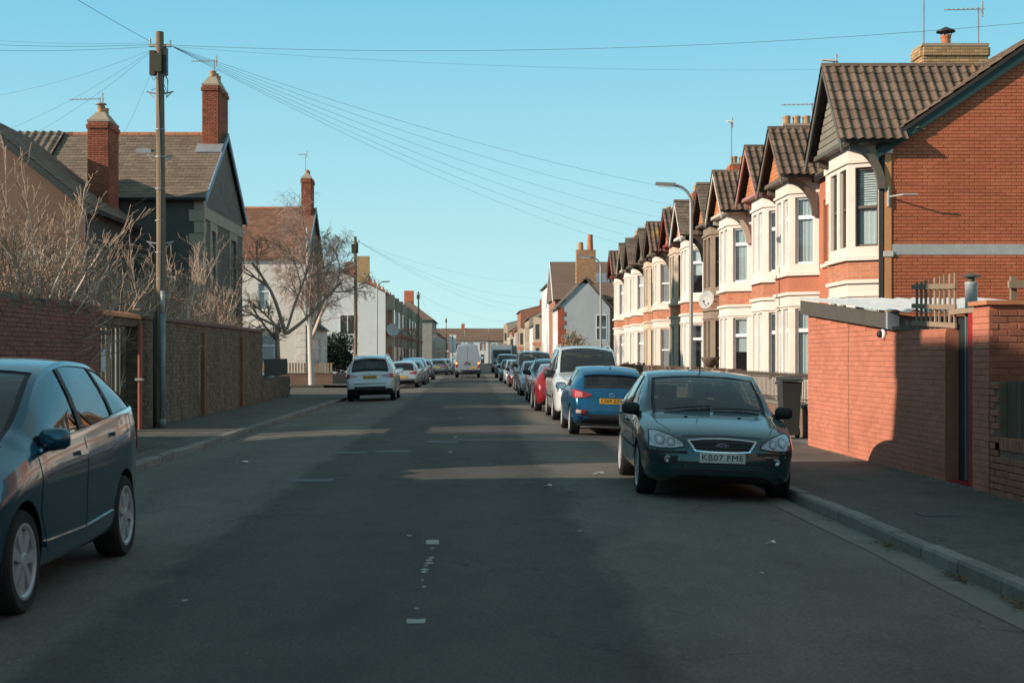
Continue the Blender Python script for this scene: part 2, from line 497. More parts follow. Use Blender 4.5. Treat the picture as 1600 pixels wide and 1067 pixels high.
SLAB = M('forecourt_concrete', (0.20, 0.18, 0.155), 0.9, var=0.2, scale=1.0, bump=0.2)
LMARK = M('worn_road_paint', (0.36, 0.345, 0.31), 0.8, var=0.35, scale=9, var2=0.25, scale2=60)
COVER = M('iron_cover', (0.07, 0.065, 0.06), 0.6, var=0.2, scale=9, metal=0.3, bump=0.3, bscale=60)

XL, XR = -4.95, 3.75
struct('ground', MB().box(-900, 900, -300, 3000, -0.6, -0.14), M('far_ground', (0.08, 0.075, 0.055), 0.95, var=0.3, scale=0.05))
def strip(x0, x1, y0, y1, zf, nx, ny, wob=None):
    m = MB(); V = []; F = []
    for j in range(ny+1):
        y = y0+(y1-y0)*(j/ny)**1.6
        for i in range(nx+1):
            t = i/nx; a = x0+(wob[0](y) if wob else 0); b = x1+(wob[1](y) if wob else 0)
            x = a+(b-a)*t; V.append((x, y, zf(x)))
    for j in range(ny):
        for i in range(nx): q = j*(nx+1)+i; F.append((q, q+1, q+nx+2, q+nx+1))
    return m.add(V, F)
def road_material(name='road_asphalt', ca=(0.150, 0.131, 0.108), cb=(0.086, 0.077, 0.065), strip_on=True, crk=(0.50, 0.60), cs=0.55):
    """worn asphalt: a darker relaid strip with ragged edges along the middle, stone grain, blotches, cracks"""
    m = bpy.data.materials.new(name); m.use_nodes = True; nt = m.node_tree; N = nt.nodes; L = nt.links
    b = N['Principled BSDF']; b.inputs['Roughness'].default_value = 0.86; b.inputs['Specular IOR Level'].default_value = 0.3
    geo = N.new('ShaderNodeNewGeometry'); sep = N.new('ShaderNodeSeparateXYZ'); L.new(geo.outputs['Position'], sep.inputs[0])
    def val(x, s, i):
        if isinstance(x, (int, float)): s.inputs[i].default_value = x
        else: L.new(x, s.inputs[i])
    def mt(op, a, c=0.0, d=0.0):
        k = N.new('ShaderNodeMath'); k.operation = op; val(a, k, 0); val(c, k, 1); val(d, k, 2); return k.outputs[0]
    def nz(scale, det=4, rough=0.6, st=(1, 1, 1)):
        mp = N.new('ShaderNodeMapping'); mp.inputs['Scale'].default_value = st; L.new(geo.outputs['Position'], mp.inputs[0])
        n = N.new('ShaderNodeTexNoise'); n.inputs['Scale'].default_value = scale; n.inputs['Detail'].default_value = det; n.inputs['Roughness'].default_value = rough
        L.new(mp.outputs[0], n.inputs['Vector']); return n.outputs[0]
    def ramp(x, a, c, lo=0.0, hi=1.0):
        k = N.new('ShaderNodeMapRange'); k.inputs[1].default_value = a; k.inputs[2].default_value = c; k.inputs[3].default_value = lo; k.inputs[4].default_value = hi
        L.new(x, k.inputs[0]); return k.outputs[0]
    edge = mt('ADD', mt('ABSOLUTE', mt('ADD', sep.outputs[0], 0.62)), mt('MULTIPLY', mt('SUBTRACT', nz(1.1, 7, 0.72, (1, .35, 1)), 0.5), 1.1))
    strip_ = ramp(edge, 1.55, 1.78, 1.0, 0.0)
    if not strip_on: strip_ = ramp(nz(0.45, 5, 0.7), 0.52, 0.62)
    blot = ramp(nz(0.5, 6, 0.65, (1, .5, 1)), 0.3, 0.7, 0.80, 1.20)
    blot2 = ramp(nz(3.2, 5, 0.65, (1, .45, 1)), 0.3, 0.7, 0.88, 1.12)
    grain = ramp(nz(38, 4, 0.75), 0.3, 0.7, 0.62, 1.42)
    grain2 = ramp(nz(170, 2, 0.6), 0.25, 0.75, 0.72, 1.30)
    # paler wheel tracks on the relaid strip
    tr = mt('MULTIPLY', mt('SINE', mt('MULTIPLY_ADD', sep.outputs[0], 3.9, 0.9)), 0.07 if strip_on else 0.0)
    f = mt('MULTIPLY', mt('MULTIPLY', blot, blot2), mt('MULTIPLY', mt('MULTIPLY', grain, grain2), mt('ADD', tr, 1.0)))
    vo = N.new('ShaderNodeTexVoronoi'); vo.feature = 'DISTANCE_TO_EDGE'; vo.inputs['Scale'].default_value = cs
    wmap = N.new('ShaderNodeMix'); wmap.data_type = 'VECTOR'; wmap.inputs[0].default_value = 0.16
    nn = N.new('ShaderNodeTexNoise'); nn.inputs['Scale'].default_value = 2.2; nn.inputs['Detail'].default_value = 6; L.new(geo.outputs['Position'], nn.inputs['Vector'])
    sc = N.new('ShaderNodeVectorMath'); sc.operation = 'SCALE'; sc.inputs['Scale'].default_value = 9.0; L.new(nn.outputs['Color'], sc.inputs[0])
    L.new(geo.outputs['Position'], wmap.inputs[4]); L.new(sc.outputs[0], wmap.inputs[5]); L.new(wmap.outputs[1], vo.inputs['Vector'])
    crack = mt('MULTIPLY', ramp(vo.outputs['Distance'], 0.004, 0.016, 1.0, 0.0), ramp(nz(0.35, 2), crk[0], crk[1]))
    f = mt('MULTIPLY', f, mt('MULTIPLY_ADD', crack, -0.45, 1.0))
    mx = N.new('ShaderNodeMix'); mx.data_type = 'RGBA'; L.new(strip_, mx.inputs[0])
    mx.inputs[6].default_value = (*ca, 1); mx.inputs[7].default_value = (*cb, 1)
    cc = N.new('ShaderNodeCombineColor')
    for i in range(3): L.new(f, cc.inputs[i])
    mu = N.new('ShaderNodeMix'); mu.data_type = 'RGBA'; mu.blend_type = 'MULTIPLY'; mu.inputs[0].default_value = 1.0
    L.new(mx.outputs[2], mu.inputs[6]); L.new(cc.outputs[0], mu.inputs[7]); L.new(mu.outputs[2], b.inputs['Base Color'])
    bp = N.new('ShaderNodeBump'); bp.inputs['Strength'].default_value = 0.6; bp.inputs['Distance'].default_value = 0.015
    L.new(mt('ADD', grain, grain2), bp.inputs['Height']); L.new(bp.outputs[0], b.inputs['Normal'])
    return m
struct('road', strip(XL, XR, -25, 420, road_z, 26, 60), road_material())
rw = random.Random(3)
ph = [rw.uniform(0, 6) for _ in range(12)]
wobL = lambda y: 0.10*math.sin(y*0.9+ph[0])+0.06*math.sin(y*2.7+ph[1])+0.035*math.sin(y*7.1+ph[2])
wobR = lambda y: 0.10*math.sin(y*0.7+ph[3])+0.07*math.sin(y*2.3+ph[4])+0.045*math.sin(y*6.3+ph[5])+0.02*math.sin(y*17+ph[6])
def patch_sheet(name, poly, z=0.008, mat=ASPD):
    m = MB(); m.add([(x, y, road_z(x)+z) for x, y in poly], [tuple(range(len(poly)))]); return struct(name, m, mat)
def blob(cx, cy, rx, ry, n=16, rough=0.18, rnd=rw):
    return [(cx+rx*math.cos(2*PI*k/n)*(1+rnd.uniform(-rough, rough)), cy+ry*math.sin(2*PI*k/n)*(1+rnd.uniform(-rough, rough))) for k in range(n)]
ASPL = M('asphalt_patch_pale', (0.118, 0.104, 0.09), 0.9, var=0.2, scale=3, var2=0.2, scale2=50, bump=0.4, bscale=150)
for cx, cy, rx, ry, mt in ((0.80, 17.6, .30, .30, ASPL), (0.95, 22.8, .16, .9, ASPL), (1.02, 20.3, .12, .5, ASPL))[:0]:
    patch_sheet('road_patch', blob(cx, cy, rx, ry, 22, .3), 0.007, mt)
# service covers set in the road
def rect(x0, x1, y0, y1): return [(x0, y0), (x1, y0), (x1, y1), (x0, y1)]
for k, (cx, cy) in enumerate(((-2.05, 24.0), (-1.35, 24.2), (-0.55, 26.8), (-2.1, 18.6))):
    m = MB(); m.add([(x, y, road_z(x)+0.005) for x, y in rect(cx-.28, cx+.28, cy-.26, cy+.26)], [(0, 1, 2, 3)])
    tag(obj('utility_cover', m, COVER), ('small iron utility cover near the left kerb, leftmost in the road', 'small iron utility cover right of the leftmost one in the road', 'iron utility cover farthest off in the road', 'iron utility cover nearest the camera, left of the centre line')[k], 'cover', 'utility covers in the road')
# what is left of the centre line
mk = MB()
def flake(cx, cy, rx, ry, n=9):
    P = blob(cx, cy, rx, ry, 13, 0.5); mk.add([(x, y, road_z(x)+0.004) for x, y in P], [tuple(range(13))])
def flake_rect(cx, cy, w, l):
    P = [(cx-w/2+rw.uniform(-.012, .012), cy-l/2), (cx, cy-l/2+rw.uniform(-.02, .02)), (cx+w/2, cy-l/2+rw.uniform(-.02, .02)), (cx+w/2+rw.uniform(-.012, .012), cy+l/2), (cx+.01, cy+l/2+rw.uniform(-.03, .03)), (cx-w/2, cy+l/2)]
    mk.add([(x, y, road_z(x)+0.004) for x, y in P], [tuple(range(6))])
flake_rect(-.345, 12.3, .12, .28); flake_rect(-.345, 8.62, .115, .16)
for yy, w in ((11.9, .018), (11.35, .022), (11.22, .03), (11.05, .03), (10.9, .018), (10.72, .028), (10.6, .022), (9.9, .016), (9.05, .016), (10.2, .012)):
    flake(-.345+rw.uniform(-.02, .02), yy, w, w*1.9)
for yy in (24, 28.5, 37.5): flake_rect(-.35+rw.uniform(-.03, .03), yy, .07, .25)
flake(-.56, 12.75, .025, .05); flake(1.0, 13.2, .03, .03); flake(2.2, 10.8, .02, .03); flake(-1.9, 9.4, .02, .03)
o = struct('road_marking', mk, LMARK)
# pavements, kerbs, gutter
PAVEM = road_material('pavement_asphalt_worn', (0.128, 0.112, 0.094), (0.100, 0.088, 0.074), False, (0.44, 0.54), 0.8)
def pavement(name, side, y0, y1, xk, xb, zk=0.035, zb=0.055):
    m = MB(); ny = max(2, int((y1-y0)/4)); V = []; F = []
    xi = xk+side*0.14
    for j in range(ny+1):
        y = y0+(y1-y0)*j/ny
        V += [(xi, y, zk-0.004), ((xi+xb)/2, y, (zk+zb)/2), (xb, y, zb), (xb, y, -0.14)]
    for j in range(ny):
        for i in range(3): q = j*4+i; F.append((q, q+1, q+5, q+4))
    m.add(V, F)
    p = struct(name, m, PAVEM)
    # kerb stones, each its own piece
    ln = 0.90; me = MB()
    c_ = 0.018; w = 0.145
    x0, x1 = (0, w) if side > 0 else (-w, 0)
    h0, h1 = -0.14, 0.0
    prof = [(0, h0), (0, h1-c_*1.5), (c_, h1), (w, h1), (w, h0)]
    P0 = [(side*a, -ln/2+0.006, b) for a, b in prof]; P1 = [(side*a, ln/2-0.006, b) for a, b in prof]
    F = [(0,1,2,3,4)[::-1], (5,6,7,8,9)]+[(i, (i+1) % 5, 5+(i+1) % 5, 5+i) for i in range(5)]
    me.add(P0+P1, F); msh = _bm(me, 'kerb_stone'); msh.materials.append(KERB)
    ms = []; y = y0+ln/2
    while y < min(y1, 130):
        ms.append(Matrix.Translation((xk+rw.uniform(-.008, .008), y, zk+rw.uniform(-.008, .006))) @ Matrix.Rotation(rw.uniform(-.008, .008), 4, 'Z')); y += ln
    pieces('kerb_stone', msh, ms, KERB, p, 200)
    if y1 > 130:
        m = MB(); m.box(min(xk, xk+side*w), max(xk, xk+side*w), max(y0, 130), y1, -0.14, zk)
        q = obj('kerb_run', m, KERB, p)
    return p
pavement('pavement_right', 1, -25, 88.5, XR, 5.95)
pavement('pavement_right_far', 1, 108, 400, XR, 6.6)
pavement('pavement_left', -1, -25, 59.5, XL, -7.2)
pavement('pavement_left_far', -1, 78.5, 400, XL, -8.2)
m = strip(3.40, XR, -25, 88.5, lambda x: road_z(x)+0.005, 2, 40, (lambda y: 0.02*math.sin(y*1.7)+0.02*math.sin(y*5.1), lambda y: 0)); struct('gutter', m, GUTT)
struct('forecourt', MB().box(5.95, 40, -25, 88.5, -0.14, 0.045), SLAB)
struct('forecourt_far', MB().box(6.6, 40, 108, 400, -0.14, 0.045), SLAB)
struct('garden_ground', MB().box(-40, -7.2, -25, 59.5, -0.14, 0.05), SOIL)
struct('garden_ground_far', MB().box(-40, -8.2, 78.5, 400, -0.14, 0.05), SOIL)
struct('side_street', MB().box(-40, XL, 59.5, 78.5, -0.14, -0.085), ASPH)
struct('side_street_right', MB().box(XR, 40, 88.5, 108, -0.14, -0.085), ASPH)
# dead leaves in the gutter, scraps of paper
LEAF = M('dead_leaf', (0.16, 0.09, 0.035), 0.9, isl=0.5)
lv = MB()
for cy, n in ((12.55, 45), (10.75, 60), (9.6, 40), (14.8, 14)):
    for k in range(n):
        x = XR-0.04-abs(rw.gauss(0, .05)); y = cy+rw.gauss(0, .16); z = road_z(x)+0.012+rw.uniform(0, .03); a = rw.uniform(0, 6); s = rw.uniform(.012, .03)
        lv.add([(x+s*math.cos(a+q*PI/2)*(1 if q % 2 else .6), y+s*math.sin(a+q*PI/2)*(1 if q % 2 else .6), z+rw.uniform(-.008, .008)) for q in range(4)], [(0,1,2,3)])
o = obj('fallen_leaves', lv, LEAF); o['kind'] = 'stuff'; o['label'] = 'dead brown leaves gathered in the right gutter'; o['category'] = 'leaves'
PAPR = M('litter_paper', (0.7, 0.7, 0.68), 0.8)
for k, (x, y, s, lab) in enumerate(((-3.55, 22.0, .09, 'white scrap of litter on the left side of the road'), (1.75, 19.7, .08, 'white scrap of litter left of the dark green car'), (0.93, 17.6, .06, 'small white scrap of litter at the edge of the dark strip'), (2.62, 12.5, .05, 'tiny pale scrap of litter near the right gutter'))):
    m = MB(); z = road_z(x)+0.014
    m.prism([(x-s, y-s*.4, z), (x-s*.2, y-s*.7, z+.02), (x+s, y-s*.2, z+.005), (x+s*.7, y+s*.6, z+.025), (x-s*.5, y+s*.5, z)], (0, 0, .004))
    tag(obj('litter', m, PAPR), lab, 'litter', 'litter on the road')

# trench reinstatements and covers in the pavements
for k, (x0, x1, y0, y1) in enumerate(((-6.3, -5.5, 21.5, 25.0), (-6.9, -6.2, 33.5, 38.0))):
    m = MB(); zf = lambda x: 0.035+0.02*(abs(x)-(3.89 if x > 0 else 5.09))/2.06+0.004
    m.add([(x, y, zf(x)) for x, y in ((x0, y0), (x1, y0), (x1, y1), (x0, y1))], [(0, 1, 2, 3)]); struct('pavement_patch', m, (ASPD, ASPL)[k % 2])
for k, (x, y, lab) in enumerate(((4.6, 14.1, 'small square iron cover in the right pavement'), (-5.7, 27.2, 'square iron cover in the left pavement near the gate'))):
    m = MB(); z = 0.046 if x > 0 else 0.043; m.box(x-.17, x+.17, y-.15, y+.15, z-.02, z+.002); t = tag(obj('utility_cover', m, COVER), lab, 'cover', 'utility covers in the pavements')
# crumbs of render and grit along the foot of the painted wall and in the left gutter
gr = MB()
def crumb(x, y, z, s):
    gr.add([(x-s, y-s, z), (x+s, y-s*.6, z), (x+s*.3, y+s, z), (x, y, z+s*1.1)], [(0, 1, 3), (1, 2, 3), (2, 0, 3)])
for k in range(420):
    y = rw.uniform(15.5, 25.0); x = 5.89-abs(rw.gauss(0, .07)); crumb(x, y, 0.052, rw.uniform(.004, .016))
for k in range(500):
    y = rw.uniform(14, 58); x = XL+abs(rw.gauss(0, .09)); crumb(x, y, road_z(x)+.002, rw.uniform(.005, .02))
for k in range(260):
    y = rw.uniform(8, 30); x = XR-.02-abs(rw.gauss(0, .12)); crumb(x, y, road_z(x)+.006, rw.uniform(.003, .010))
o = obj('grit', gr, M('grit', (.26, .22, .17), .95, isl=.5), fixn=False); o['kind'] = 'stuff'; o['label'] = 'grit and crumbs along the wall foot and gutters'; o['category'] = 'grit'

# ------------------------------------------------------------ right-hand terrace
CREAM = M('painted_stone_cream', (0.68, 0.60, 0.52), 0.8, var=0.08, scale=1.2, var2=0.05, stain=(0.48, 0.41, 0.33), stain_s=1.1, stain_t=0.60, bump=0.08, bscale=40)
CREAM2 = M('painted_stone_white', (0.71, 0.65, 0.58), 0.8, var=0.07, scale=1.2, var2=0.05, stain=(0.55, 0.49, 0.42), stain_s=1.0, stain_t=0.62)
CREAM3 = M('bath_stone', (0.56, 0.46, 0.34), 0.85, var=0.14, scale=1.4, var2=0.08, stain=(0.34, 0.28, 0.21), stain_s=1.2, stain_t=0.56)
BROWNS = M('brown_stone', (0.26, 0.20, 0.15), 0.85, var=0.16, scale=1.6)
REDB = M('red_brick_band', (0.46, 0.17, 0.09), 0.85, var=0.14, scale=2, var2=0.1, brick=('y', (0.42, 0.24, 0.16), 0.225, 0.075))
REDP = M('red_painted_band', (0.43, 0.15, 0.085), 0.75, var=0.10, scale=1.5)
TILE = M('roof_tile_brown', (0.150, 0.100, 0.070), 0.85, var=0.25, scale=1.6, var2=0.2, scale2=22, isl=0.24, bump=0.25, bscale=60, stain=(0.24, 0.16, 0.05), stain_s=0.9, stain_t=0.66)
TILEL = M('roof_tile_lichen', (0.150, 0.100, 0.070), 0.85, var=0.25, scale=1.6, var2=0.2, scale2=22, isl=0.20, bump=0.25, bscale=60, stain=(0.45, 0.24, 0.04), stain_s=0.55, stain_t=0.585)
TILED = M('roof_underlay', (0.05, 0.04, 0.033), 0.9)
SLATE = M('slate_grey', (0.165, 0.12, 0.09), 0.8, var=0.2, scale=1.2, var2=0.15, isl=0.22, bump=0.15, bscale=50)
TERRA = M('terracotta', (0.42, 0.15, 0.07), 0.8, var=0.2, scale=5, isl=0.12)
HUNG = M('tile_hanging', (0.47, 0.18, 0.075), 0.8, var=0.18, scale=3, isl=0.2)
UPVC = M('white_upvc', (0.78, 0.79, 0.80), 0.4, var=0.03, spec=0.5)
DARKW = M('dark_window_wood', (0.10, 0.075, 0.055), 0.6, var=0.2)
GUT = M('black_gutter', (0.025, 0.024, 0.024), 0.5)
MORT = M('mortar', (0.20, 0.13, 0.09), 0.95, var=0.2, scale=4)
def pane_mat(name, col):
    m = M(name, col, 0.06, var=0.35, scale=0.9, var2=0.06, coat=1.0, spec=0.8); return m
PANE_B = pane_mat('pane_blind', (0.45, 0.50, 0.52)); PANE_C = pane_mat('pane_curtain', (0.52, 0.53, 0.52))
PANE_M = pane_mat('pane_mid', (0.20, 0.23, 0.24)); PANE_D = pane_mat('pane_dark', (0.045, 0.05, 0.05))
WGL = glass_mat('window_glass', (0.88, 0.92, 0.92), 0.8, 0.02)
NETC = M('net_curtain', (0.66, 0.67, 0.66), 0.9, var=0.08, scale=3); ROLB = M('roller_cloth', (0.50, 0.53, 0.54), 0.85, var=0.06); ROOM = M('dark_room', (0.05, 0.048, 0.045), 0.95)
BLIND = M('venetian_blind', (0.72, 0.74, 0.74), 0.6, var=0.05)
POT = M('chimney_pot', (0.40, 0.24, 0.13), 0.85, var=0.25, scale=6)
YBR = M('yellow_brick', (0.42, 0.27, 0.14), 0.88, var=0.15, scale=3, isl=0.22, bump=0.2, bscale=60)
RBR = M('red_brick', (0.49, 0.140, 0.066), 0.88, var=0.14, scale=1.2, var2=0.10, isl=0.09, bump=0.25, bscale=70, hue=0.006)
LEAD = M('lead_flashing', (0.32, 0.33, 0.34), 0.5, var=0.2, metal=0.3)
STEEL = M('galvanised_steel', (0.42, 0.42, 0.40), 0.45, var=0.2, scale=7, metal=0.1)
TIMB = M('weathered_timber', (0.27, 0.195, 0.135), 0.85, var=0.25, scale=3, stretch=(6, 6, 0.6), isl=0.2)
T_PAN = pantile_mesh('roof_tile', 0.215, 0.33, 0.045); T_PAN.materials.append(TILE)
T_PANL = pantile_mesh('roof_tile', 0.215, 0.33, 0.045); T_PANL.materials.append(TILEL)
BX, BF, AP = 9.30, 8.60, 8.22

def chimney(parent, x0, x1, y0, y1, z0, z1, mat, pots, potmat=None, detail=True, n=None, flaunch=0.0):
    ch = obj('chimney', MB().box(x0+.02, x1-.02, y0+.02, y1-.02, z0, z1-.02), MORT, parent)
    if detail:
        me = box_mesh('brick', .215, .065, .10, .006); me.materials.append(mat); ms = []; z = z0; r = 0
        while z < z1-0.06:
            for (O, t, n_, Lg) in (((x0, y0), (1, 0), (0, -1), x1-x0), ((x0, y0), (0, 1), (-1, 0), y1-y0), ((x1, y0), (0, 1), (1, 0), y1-y0)):
                k = max(1, round(Lg/.225)); w = Lg/k
                for i in range(k+(r % 2)):
                    a = max(0, i*w-(w/2 if r % 2 else 0)); b = min(Lg, (i+1)*w-(w/2 if r % 2 else 0))
                    if b-a < .03: continue
                    c = (a+b)/2; out = 0.05 if z > z1-0.30 and z < z1-0.12 else 0.0
                    ms.append(frame_matrix((O[0]+t[0]*c+n_[0]*(out-.03), O[1]+t[1]*c+n_[1]*(out-.03), z+.0375), (t[0], t[1], 0), (0, 0, 1), (n_[0], n_[1], 0), ((b-a-.01)/.215, 1, 1)))
            z += .075; r += 1
        pieces('brick', me, ms, mat, ch, n if n is not None else 0)
    else:
        obj('stack', MB().box(x0, x1, y0, y1, z0, z1-.01), mat, ch)
    m = MB(); m.box(x0-.03, x1+.03, y0-.03, y1+.03, z1-.02, z1+.05); obj('capping', m, M('chimney_cement', (0.36, 0.29, 0.21), 0.9), ch)
    if flaunch:
        a_, b_ = (x1-x0)*.30, (y1-y0)*.22
        q = MB(); q.add([(x0, y0, z1+.05), (x1, y0, z1+.05), (x1, y1, z1+.05), (x0, y1, z1+.05), (x0+a_, y0+b_, z1+flaunch), (x1-a_, y0+b_, z1+flaunch), (x1-a_, y1-b_, z1+flaunch), (x0+a_, y1-b_, z1+flaunch)], [(4,5,6,7),(0,1,5,4),(1,2,6,5),(2,3,7,6),(3,0,4,7)]); obj('flaunching', q, MATS['chimney_cement'], ch)
        z1 += flaunch-.08
    for (px, py, h) in pots:
        m = MB(); m.lathe([(.13, z1+.04), (.12, z1+.05+h*.7), (.135, z1+.05+h*.75), (.135, z1+.05+h), (.10, z1+.05+h), (.10, z1+.05+h-.06)], (px, py, 0), 12); obj('chimney_pot', m, potmat or POT, ch)
    return ch
def yagi(name, label, x, y, z0, h, ang, parent=None, group='television aerials', ln=1.0):
    m = MB(); t = thing(name, label, 'aerial', (x, y, z0), group)
    m.tube([(x, y, z0), (x, y, z0+h)], .022, 6); obj('mast', m, LEAD, t)
    m = MB(); ca, sa = math.cos(ang), math.sin(ang); zt = z0+h-.05
    m.tube([(x-ca*.15, y-sa*.15, zt), (x+ca*ln, y+sa*ln, zt)], .016, 5); obj('boom', m, STEEL, t)
    for k in range(7):
        f = .05+k*ln/7.2; l = .16-.008*k; m = MB()
        m.tube([(x+ca*f+sa*l, y+sa*f-ca*l, zt+.01), (x+ca*f-sa*l, y+sa*f+ca*l, zt+.01)], .010, 4); obj('element', m, STEEL, t)
    m = MB(); m.tube([(x-ca*.1, y-sa*.1, zt-.2), (x-ca*.1, y-sa*.1, zt+.2)], .03, 4); obj('reflector', m, STEEL, t)
    return t

def terrace(y0, y1, bc, zr, hw, label, stone, band, barge, gface, wstyle, wfm, wpm, roofm, tile=None, chim=True, mirror=False, brackets=None, endwall=False, sash_blind=False, upwall=None, slate=False):
    ym = (y0+y1)/2
    h = thing('terraced_house', label, 'house', (BX, ym, 0), 'bay-windowed houses of the right terrace')
    ZE = 6.48; near_ = y0 < 62
    A, B, C, D = (BX, bc-1.325), (BF, bc-.875), (BF, bc+.875), (BX, bc+1.325)
    # main front wall either side of the bay: upper brick, door arch below
    mw = MB(); op = []
    dside = 1 if (y1-bc) > (bc-y0) else -1
    dc = (D[1]+y1)/2+0.05 if dside > 0 else (y0+A[1])/2-0.05
    fcs = []
    for (a, b) in ((y0, A[1]), (D[1], y1)):
        if b-a < .05: continue
        f = facet((BX, a), (BX, b), (-1, 0)); o_ = []
        if a <= dc <= b:
            o_ = [(dc-a-.48, dc-a+.48, .08, 2.45), (dc-a-.34, dc-a+.34, 4.05, 5.75)]
        wall_face(mw, f, 0, ZE, o_, .35 if o_ else .1); fcs.append((f, o_))
    obj('front_wall', mw, upwall or REDP, h)
    for f, o_ in fcs:
        if not o_: continue
        O, t, n, Lg = f; a, b, c, d = o_[0]
        m = MB(); m.obox(O, t, n, a+.02, b-.02, -.32, -.27, c, d-.42); dr = obj('front_door', m, M('door_'+label[:9], random.choice([(.10, .03, .03), (.03, .06, .09), (.5, .5, .48), (.05, .05, .05)]), .4), h)
        m = MB(); m.obox(O, t, n, a+.1, a+.13, -.27, -.22, 1.0, 1.12); obj('handle', m, CHR, dr)
        m = MB(); m.obox(O, t, n, a+.02, b-.02, -.31, -.28, d-.38, d-.02); obj('fanlight', m, PANE_M, dr)
        m = MB(); R = .62; cu = (a+b)/2
        for k in range(12):
            t0, t1 = PI*k/12, PI*(k+1)/12
            P = lambda r, th, dd: (O[0]+t[0]*(cu+r*math.cos(th))+n[0]*dd, O[1]+t[1]*(cu+r*math.cos(th))+n[1]*dd, d-.28+r*math.sin(th))
            m.prism([P(.48, t0, .0), P(R, t0, .0), P(R, t1, .0), P(.48, t1, .0)], (n[0]*.05, n[1]*.05, 0))
        obj('door_arch', m, stone, h)
        window(h, f, o_[1], wfm, wpm, 'sash', .35, .05, stone)
    # party-wall corbels and pilaster at the far edge
    m = MB(); m.box(BX-.12, BX+.05, y1-.16, y1+.16, 0, ZE-.5); obj('party_pilaster', m, band, h)
    m = MB(); m.box(BX-.16, BX+.03, y1-.19, y1+.19, ZE-.95, ZE-.2); m.box(BX-.2, BX+.03, y1-.22, y1+.22, ZE-.2, ZE-.04); obj('corbel', m, stone, h)
    # canted bay in stages
    def stage(name, z0, z1, mat, opz, wd=None):
        mb = MB(); res = []
        for (p, q, out) in ((A, B, (-1, -1)), (B, C, (-1, 0)), (C, D, (-1, 1))):
            f = facet(p, q, out); o_ = []
            if opz:
                Lg = f[3]
                if Lg < 1.2: o_ = [(Lg*.17, Lg*.80, opz[0], opz[1])] if out[1] < 0 else [(Lg*.20, Lg*.83, opz[0], opz[1])]
                else: o_ = [(.16, Lg/2-.12, opz[0], opz[1]), (Lg/2+.12, Lg-.16, opz[0], opz[1])]
            wall_face(mb, f, z0, z1, o_, .13, not near_); res.append((f, o_))
        obj(name, mb, mat, h)
        for f, o_ in res:
            for q in o_: window(h, f, q, wfm, (WGL if near_ else (wpm if q[2] > 3 else random.choice([wpm, PANE_C, PANE_M]))), wstyle, .13, .055, None, BLIND if sash_blind and f[3] < 1.2 else None, (random.choice(('net', 'net', 'net', 'roller', 'half', 'sides')), random.choice((NETC, NETC, ROLB)), ROOM) if near_ else None)
    stage('lower_bay', 0.05, 3.28, stone, (.95, 2.92))
    stage('bay_band', 3.36, 3.80, band, None)
    stage('upper_bay', 3.90, ZE-.02, stone, (4.12, 5.92))
    def ring(name, z0, z1, out, mat):
        m = MB(); pts = [(A[0], A[1]-out*1.1), (B[0]-out, B[1]-out*.55), (C[0]-out, C[1]+out*.55), (D[0], D[1]+out*1.1)]
        m.prism([(x, y, z0) for x, y in pts], (0, 0, z1-z0)); obj(name, m, mat, h)
    ring('lower_cornice', 3.28, 3.36, .07, stone); ring('sill_course', 3.80, 3.90, .09, stone); ring('upper_moulding', 6.02, 6.09, .05, stone)
    ring('lintel_moulding', 2.98, 3.03, .04, stone)
    # gable over the bay
    gx = BF-.10; ze = 6.50
    m = MB(); m.prism([(gx, bc-hw+.12, ze), (gx, bc+hw-.12, ze), (gx, bc, zr-.13)], (.10, 0, 0)); g = obj('gable', m, gface, h)
    if gface is HUNG:
        me = box_mesh('hanging_tile', .165, .105, .02, .003); me.materials.append(HUNG); ms = []; z = ze+.06; r = 0
        while z < zr-.25:
            half = (hw-.2)*(zr-.13-z-.06)/(zr-.13-ze); y = -half+(.0825 if r % 2 else 0)
            while y+.08 < half+.05:
                ms.append(frame_matrix((gx-.012, bc+y+.0825, z+.05), (0, -1, 0), (0, 0.05, 1), (-1, 0, 0.08))); y += .17
            z += .11; r += 1
        pieces('hanging_tile', me, ms, HUNG, g, 60 if y0 < 50 else 0)
    else:
        me = box_mesh('board', 1, .15, .02, .004); me.materials.append(gface); ms = []; z = ze+.02
        while z < zr-.3:
            half = (hw-.16)*(zr-.13-z-.1)/(zr-.13-ze)
            if half > .08: ms.append(frame_matrix((gx-.012, bc, z+.08), (0, -1, 0), (0, 0, 1), (-1, 0, .06), (2*half, 1, 1)))
            z += .165
        pieces('board', me, ms, gface, g, 30)
    m = MB(); m.box(gx-.12, BX+.0, bc-hw+.06, bc+hw-.06, ze-.10, ze-.005); obj('soffit', m, barge if barge not in (UPVC,) else stone, h)
    sl = math.hypot(hw, zr-ze); vy, vz = hw/sl, (zr-ze)/sl
    for s in (-1, 1):
        m = MB(); e = Vector((AP, bc+s*(hw+.10), ze-.12*vz/vy)); a = Vector((AP, bc, zr+.02)); dn = Vector((0, 0, -.20))
        m.prism([tuple(e), tuple(a), tuple(a+dn*1.2), tuple(e+dn)], (.045, 0, 0)); obj('barge_board', m, barge, h)
    # gable roof: slab and tiles, near slope and far slope
    xm = lambda z: BX+.0+(z-6.42)/.70
